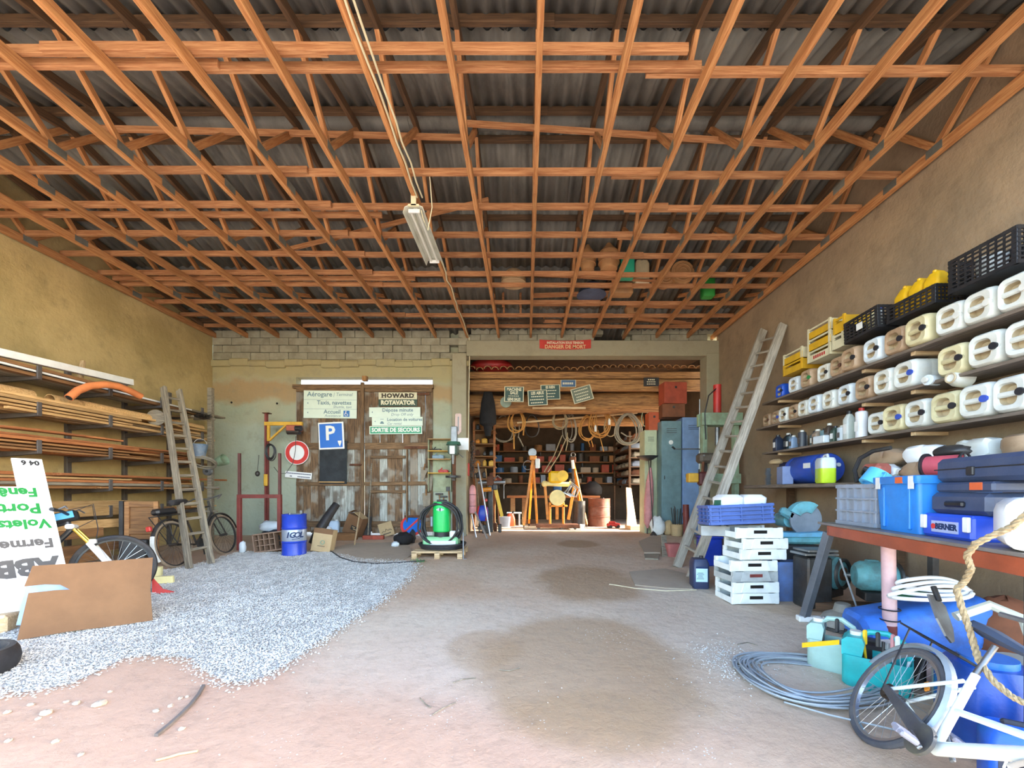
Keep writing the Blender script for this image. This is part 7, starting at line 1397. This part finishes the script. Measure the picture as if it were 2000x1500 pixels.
ob('mudguard', fender((0,0,r),.375,-.2,3.0,.03,22), mk('mudguard_silver','#b8c4cc',.3,.3,.06), t); ob('mudguard', fender((1.12,0,r),.375,.3,2.8,.03,18), MT['mudguard_silver'], t)
ob('seatpost', MB().cyl((.31,0,.7),(.27,0,.9),.014), STEEL, t); ob('saddle', MB().loft([[Vector((x, yy*wd, .93+zz*h)) for yy, zz in ((-1,0),(-.8,.7),(0,1),(.8,.7),(1,0),(0,-.4))] for x, wd, h in ((.12,.06,.04),(.16,.1,.05),(.24,.09,.05),(.34,.045,.04),(.44,.022,.03),(.47,.012,.02))]), mk('saddle_navy','#3c4658',.6,0,.1), t)
ob('carrier', MB().tube([(-.3,.07,.74),(.24,.06,.76),(.28,0,.76),(.24,-.06,.76),(-.3,-.07,.74),(-.34,0,.74)],.007,6,True).tube([(-.2,.07,.74),(0,.075,r)],.006,6).tube([(-.2,-.07,.74),(0,-.075,r)],.006,6).cyl((-.1,-.07,.745),(-.1,.07,.745),.005).cyl((.1,-.07,.755),(.1,.07,.755),.005), BLACKP, t)
ob('chain_guard', MB().loft([[Vector((.02+.5*s, -.075-.012*zz, r+.015-.055*s+zz2*(.022+.035*s))) for zz, zz2 in ((0,-1),(1,-.8),(1,.8),(0,1))] for s in (0,.25,.5,.75,1.0)]).cyl((.46,-.088,.29),(.46,-.07,.29),.085,n=24), mk('guard_dark','#4a4c52',.45,0,.15,dirt='#8a8460',dirta=.4), t)
ob('crank_arm', MB().box((.49,-.115,.28),(.12,.016,.028),.005,rot=(0,.2,0)), STEEL, t); ob('pedal', MB().box((.53,-.19,.285),(.10,.09,.028),.008).box((.53,-.19,.285),(.03,.095,.03)), mk('pedal_grey','#9a98a4',.6,0,.1), t)
ob('crank_arm', MB().box((.38,.09,.33),(.18,.016,.028),.005,rot=(0,.5,0)), STEEL, t); ob('pedal', MB().box((.3,.15,.37),(.10,.09,.028),.008), MT['pedal_grey'], t)
ob('handlebar', MB().tube([(.6,-.3,1.02),(.75,-.26,1.05),(.82,-.1,1.0),(.82,.1,1.0),(.75,.26,1.05),(.6,.3,1.02)],.012,8), STEEL, t); ob('stem', MB().cyl((.82,0,.8),(.81,0,1.0),.014), STEEL, t)
ob('spoke_reflector', MB().box((.16,-.02,r+.17),(.06,.012,.03),.004,rot=(0,.7,0)), ORANGE, t); ob('kickstand', MB().cyl((.3,.06,.3),(.12,.12,.12),.01), STEEL, t)
# ================================================================ gravel, debris, floor pieces
GP = [(-140,1240),(-60,1200),(60,1170),(200,1140),(300,1118),(400,1100),(470,1078),(560,1080),(640,1078),(700,1092),(790,1096),(815,1105),(800,1130),(745,1178),(690,1215),(620,1262),(560,1305),(510,1332),(470,1340),(440,1338),(392,1312),(372,1290),(300,1283),(235,1290),(180,1318),(120,1345),(20,1362),(-60,1340)]
GW = [tuple(F(u,v).xy) for u, v in GP]
GRAV = mk('limestone_gravel', '#cbc8c2', .95, 0, .18, 9, .3, dirt='#98948e', dirta=.4)
rs = np.random.RandomState(5); N = 150000
xs0, xs1 = min(p[0] for p in GW)-.2, max(p[0] for p in GW)+.2; ys0, ys1 = min(p[1] for p in GW)-.2, max(p[1] for p in GW)+.2
cx = rs.uniform(xs0, xs1, N); cy = rs.uniform(ys0, ys1, N)
jx = rs.normal(0,.06,N); jy = rs.normal(0,.06,N)
keep = np.zeros(N, bool); qx, qy = cx+jx, cy+jy
for i in range(len(GW)):
    (x1, y1), (x2, y2) = GW[i], GW[i-1]
    if y1 != y2: keep ^= ((y1 > qy) != (y2 > qy)) & (qx < (x2-x1)*(qy-y1)/(y2-y1)+x1)
cx, cy = cx[keep], cy[keep]; n = len(cx)
octv = np.array([(1,0,0),(-1,0,0),(0,1,0),(0,-1,0),(0,0,1),(0,0,-1)], float); octf = np.array([(0,2,4),(2,1,4),(1,3,4),(3,0,4),(2,0,5),(1,2,5),(3,1,5),(0,3,5)])
def stones(name, cx, cy, smin, smax, mat, dz=.0, seed=1):
    rs = np.random.RandomState(seed); n = len(cx); sz = rs.uniform(smin, smax, n)*rs.uniform(.7,1.2,n)
    v = octv[None]*sz[:,None,None]*rs.uniform(.55,1.15,(n,6,1))*np.array([1,1,.62]); a = rs.uniform(0,6.28,n); ca, sa = np.cos(a), np.sin(a)
    x = v[:,:,0]*ca[:,None]-v[:,:,1]*sa[:,None]; y = v[:,:,0]*sa[:,None]+v[:,:,1]*ca[:,None]; tl = rs.uniform(-.4,.4,(n,1)); z = v[:,:,2]+x*tl
    zz = np.where(cy < 10.8, -.05*(10.8-cy), 0)+dz+rs.uniform(0,.012,n)
    V_ = np.stack([x+cx[:,None], y+cy[:,None], z+zz[:,None]], 2).reshape(-1,3); Fq = (octf[None]+6*np.arange(n)[:,None,None]).reshape(-1,3)
    me = bpy.data.meshes.new(name); me.from_pydata(V_.tolist(), [], Fq.tolist()); me.materials.append(mat); return me
go = link('gravel', stones('gravel', cx, cy, .007, .015, GRAV, .006), GRAV); tg(go, 'pale blue-grey crushed gravel spread in front of the bicycles and doors', 'gravel'); st(go, 'stuff')
ps = [Vector((x, y, zf(y)+.004)) for x, y in GW]; cpt = sum(ps, Vector())/len(ps); sh = [cpt+(p-cpt)*.97 for p in ps]
mb = MB(); mb.add([p+Vector((0,0,.0)) for p in sh], [tuple(range(len(sh)))]); me = mb.mesh('gravel_bed', 0); bm = bmesh.new(); bm.from_mesh(me); bmesh.ops.triangulate(bm, faces=bm.faces); bm.to_mesh(me); bm.free(); link('gravel_bed', me, mk('gravel_fines','#b8b5b0',.95,0,.25,30,.8), go)
# scattered pebbles
rs = np.random.RandomState(8); N = 260; uu = rs.uniform(0,1400,N); vv = rs.uniform(1100,1490,N)**1.0
PT = [F(u,v) for u, v in zip(uu,vv)]; po = link('loose_pebbles', stones('loose_pebbles', np.array([p.x for p in PT]), np.array([p.y for p in PT]), .003, .008, GRAV, .002, 3), GRAV); tg(po, 'tiny pale pebbles scattered over the earth floor', 'pebbles'); st(po, 'stuff')
pw = F(1430,1295); rs = np.random.RandomState(12); po = link('gravel_heap', stones('gravel_heap', rs.normal(pw.x,.16,700), rs.normal(pw.y,.22,700), .004, .011, GRAV, .004, 4), GRAV); tg(po, 'small spill of grey gravel beside the cable coil', 'gravel'); st(po, 'stuff')
STONE = mk('pale_stone', '#bfae9c', .95, 0, .12, 8, .4)
for k, (u, v, s) in enumerate(((90,1395,.04),(195,1378,.045),(150,1375,.03),(60,1378,.025),(108,1450,.022),(17,1448,.022),(14,1393,.025),(130,1372,.02),(352,1365,.02),(333,1380,.022),(355,1425,.022),(158,1475,.018),(305,1390,.025),(215,1352,.018),(75,1405,.02),(366,1362,.018))):
    sm_ = MB().ell((0,0,0),(s,s*.8,s*.5),8,5).jit(s*.12,k); tg(ob('stone', sm_, STONE, mx=TR(F(u,v)+Vector((0,0,s*.3)),(0,0,k)), smooth=30), '%s pale stone lying on the red earth before the gravel' % ('large flat' if s > .035 else 'small'), 'stone', 'pale stones on the earth')
def twig(name, label, pts, r, mat, cat='twig', group=None, z=.008):
    return tg(ob(name, MB().tube([F(u,v)+Vector((0,0,z)) for u,v in pts], r, 6), mat), label, cat, group)
t = tg(ob('rubber_strip', MB().loft([[F(u,v)+Vector((dx,0,dz)) for dx,dz in ((-.012,.004),(.012,.004),(.012,.022),(-.012,.022))] for u,v in ((305,1440),(330,1420),(352,1400),(372,1380),(388,1360),(398,1342))]), mk('worn_rubber','#6f6660',.85,0,.15)), 'curved dark grey rubber strip lying on the earth before the gravel', 'strip')
tg(ob('bleached_stick', MB().tube([F(u,v)+Vector((0,0,.01)) for u,v in ((305,1488),(330,1482),(350,1476),(386,1470))],.007,6), W_PALE), 'bleached stick lying on the earth by itself', 'stick')
for k, pts in enumerate((((820,1365),(832,1378),(842,1384)),((845,1398),(865,1385),(890,1374)),((885,1335),(905,1328),(930,1326)),((975,1310),(995,1312),(1015,1306)),((1440,1260),(1460,1256),(1480,1262)),((1590,1285),(1606,1270),(1625,1272)))):
    twig('twig', 'thin dry twig lying on the dusty floor', pts, .004, W_GREY, group='dry twigs on the floor')
flat('cardboard_piece', 'flattened dirty cardboard on the floor before the navy oil can', 'cardboard', ((1229,1118),(1300,1112),(1352,1125),(1352,1152),(1300,1150),(1240,1144)), CARDD)
flat('board_offcut', 'worn grey wooden panel lying near the lockers', 'panel', ((1247,1060),(1275,1048),(1296,1050),(1290,1082),(1258,1082)), CARDD, .03); flat('board_offcut', 'small plank piece at the end of the worn panel', 'panel', ((1258,1084),(1288,1084),(1286,1094),(1260,1093)), W_GREY, .025)
tg(ob('wood_strip', MB().box((0,0,0),(.12,.02,.5),.004), W_GREY, mx=TR(F(1306,1090)+Vector((0,.25,.2)),(-.5,.25,.2))), 'narrow grey board leaning beside the red tub', 'board'); tg(ob('red_tub', MB().rbody([(.24,.2,0),(.3,.26,.24),(.3,.26,.26)],.05), mk('dull_red_plastic','#a8605c',.6,0,.1), mx=TR(F(1322,1090)+Vector((0,.2,0)))), 'dull red plastic tub behind the ladder foot', 'tub')
twig('thin_cable', 'thin pale cable lying on the floor before the flattened cardboard', ((1190,1142),(1210,1145),(1240,1150),(1300,1155),(1360,1153)), .006, CABLEW, 'cable')
mb = MB(); rr = random.Random(2)
t = th('weed_tuft', 'small green weed growing at the pallet foot', 'weed', F(815,1098))
for i in range(26):
    a = rr.uniform(0,6.28); L = rr.uniform(.05,.16); q = Vector((rr.uniform(-.16,.16),rr.uniform(-.05,.05),0)); mb.add([q, q+Vector((.012,0,0)), q+Vector((L*.5*math.cos(a),L*.4*math.sin(a),L*.7))], [(0,1,2)])
st(ob('blades', mb, mk('weed_green','#4c7a4a',.8,0,.2), t, smooth=0), 'stuff')
# ================================================================ things stored up on the roof braces
ZR = 5.41
def up(u, v, y): p = P(u, v, y); p.z = ZR; return p
W_ST = W_BRACE
for k, (u0,u1,y,l) in enumerate(((1040,1190,8.95,'rough plank laid over the trusses beside the orange cans'),(1040,1180,9.35,'second rough plank laid over the trusses'),(1225,1360,9.4,'plank laid over the trusses near the brown wall'),(1050,1300,8.1,'thin pole laid slanting over the trusses'),(1230,1370,10.1,'rear plank laid over the trusses near the brown wall'))):
    a = P(u0,0,y); b = P(u1,0,y); a.z = b.z = ZR+.02; b.y += .12*(k-1); tg(bar('loft_plank', a, b, .16 if k != 3 else .05, .035, W_ST), l, 'plank', 'planks stored on the trusses')
def pot(name, label, u, y, prof, mat, n=16, cat='pot', dz=0, rot=(0,0,0)):
    p = up(u,0,y); p.z += dz; return tg(ob(name, MB().lathe(prof, n), mat, mx=TR(p,rot)), label, cat)
JARM = mk('loft_tan_plastic','#b98a5c',.6,0,.12)
for u, y, s, l in ((1148,7.95,.15,'rounded tan demijohn up on the braces'),(1189,7.9,.2,'larger tan demijohn beside the teal crate on the braces')):
    t = th('demijohn', l, 'jar', up(u,0,y), group='demijohns on the braces'); ob('body', MB().lathe([(0,0),(s*.8,.02),(s,.2),(s*.95,.34),(s*.4,.46),(s*.2,.52),(0,.52)],18), JARM, t); ob('ribs', MB().ring(s*.98,.012,(0,0,.14),'z',18,5).ring(s,.012,(0,0,.24),'z',18,5), JARM, t)
for u, y, l in ((1298,8.55,'smaller tan coiled basket'),(1330,8.5,'large tan coiled basket')):
    t = th('coiled_basket', l+' standing on the braces near the brown wall', 'basket', up(u,0,y)); s = .17 if u < 1310 else .24
    ob('body', MB().cyl((0,-.1,s),(0,.1,s),s,n=20), JARM, t); ob('coil', MB().ring(s*.7,.02,(0,-.1,s),'y',20,6).ring(s*.4,.02,(0,-.1,s),'y',16,6), JARM, t)
def loftbox(name, label, u, y, s, mat, cat='box', rot=0, dz=0): 
    p = up(u,0,y); p.z += dz; t = th(name, label, cat, p, rot); ob('body', MB().rbody([(s[0]*.9,s[1]*.9,0),(s[0],s[1],.02),(s[0],s[1],s[2]*.85),(s[0]*.8,s[1]*.8,s[2])],.03), mat, t); ob('cap', MB().cyl((s[0]*.2,0,s[2]),(s[0]*.2,0,s[2]+.04),.035,n=10), CAPB, t)
loftbox('teal_can','teal green can lying on the braces beside the demijohns',1224,8.2,(.28,.2,.46),mk('loft_teal','#2fb08c',.5,0,.1),'can'); loftbox('cream_can','cream and tan can on the braces next to the teal can',1252,8.5,(.3,.22,.5),mk('loft_cream','#d8c8a4',.5,0,.1),'can'); loftbox('green_can','bright green can on the braces near the brown wall',1382,9.0,(.26,.2,.46),mk('loft_green','#3aa84a',.5,0,.1),'can'); loftbox('tan_can','tan can lying low on the braces behind the teal can',1212,8.9,(.5,.25,.25),JARM,'can')
pot('enamel_basin','dark blue basin upside down on the braces', 1155, 8.9, [(.32,0),(.3,.05),(.22,.2),(0,.22)], mk('loft_blue','#44597a',.5,0,.15), cat='basin'); pot('pale_basin','pale rounded basin upside down on the braces by the old chair',1003,8.4,[(.26,0),(.25,.1),(.16,.24),(0,.27)],W_PALE,cat='basin')
t = th('old_chair', 'old wooden chair turned over on the braces above the opening', 'chair', up(1000,0,9.6)); 
for x in (-.2,.2): ob('leg', MB().box((x,-.15,.4),(.05,.05,.8),.004), W_BRACE, t, smooth=0); ob('leg', MB().box((x,.2,.25),(.05,.05,.5),.004), W_BRACE, t, smooth=0)
ob('seat', MB().box((0,0,.45),(.46,.42,.05),.008), W_PALE, t, smooth=0); ob('backrest', MB().box((0,-.16,.7),(.42,.04,.18),.008), W_PALE, t, smooth=0)
t = th('wooden_frame', 'small upright wooden frame resting on the wall above the red banner', 'frame', Vector((.72,10.35,ZR))); 
for x in (-.22,.22): ob('stile', MB().box((x,0,.22),(.12,.04,.44),.004), W_BRACE, t, smooth=0)
ob('rail', MB().box((0,0,.04),(.5,.05,.07),.004), W_BRACE, t, smooth=0)  # plain wooden frame: upright stiles joined by a rail
t = th('loft_basket', 'pale wicker basket with a wire handle on the braces', 'basket', up(1240,0,9.9)); ob('body', MB().rbody([(.4,.26,0),(.48,.3,.18),(.46,.28,.19)],.06), JARM, t); ob('handle', MB().ring(.12,.012,(-.24,0,.1),'y',14,5), GALV, t)
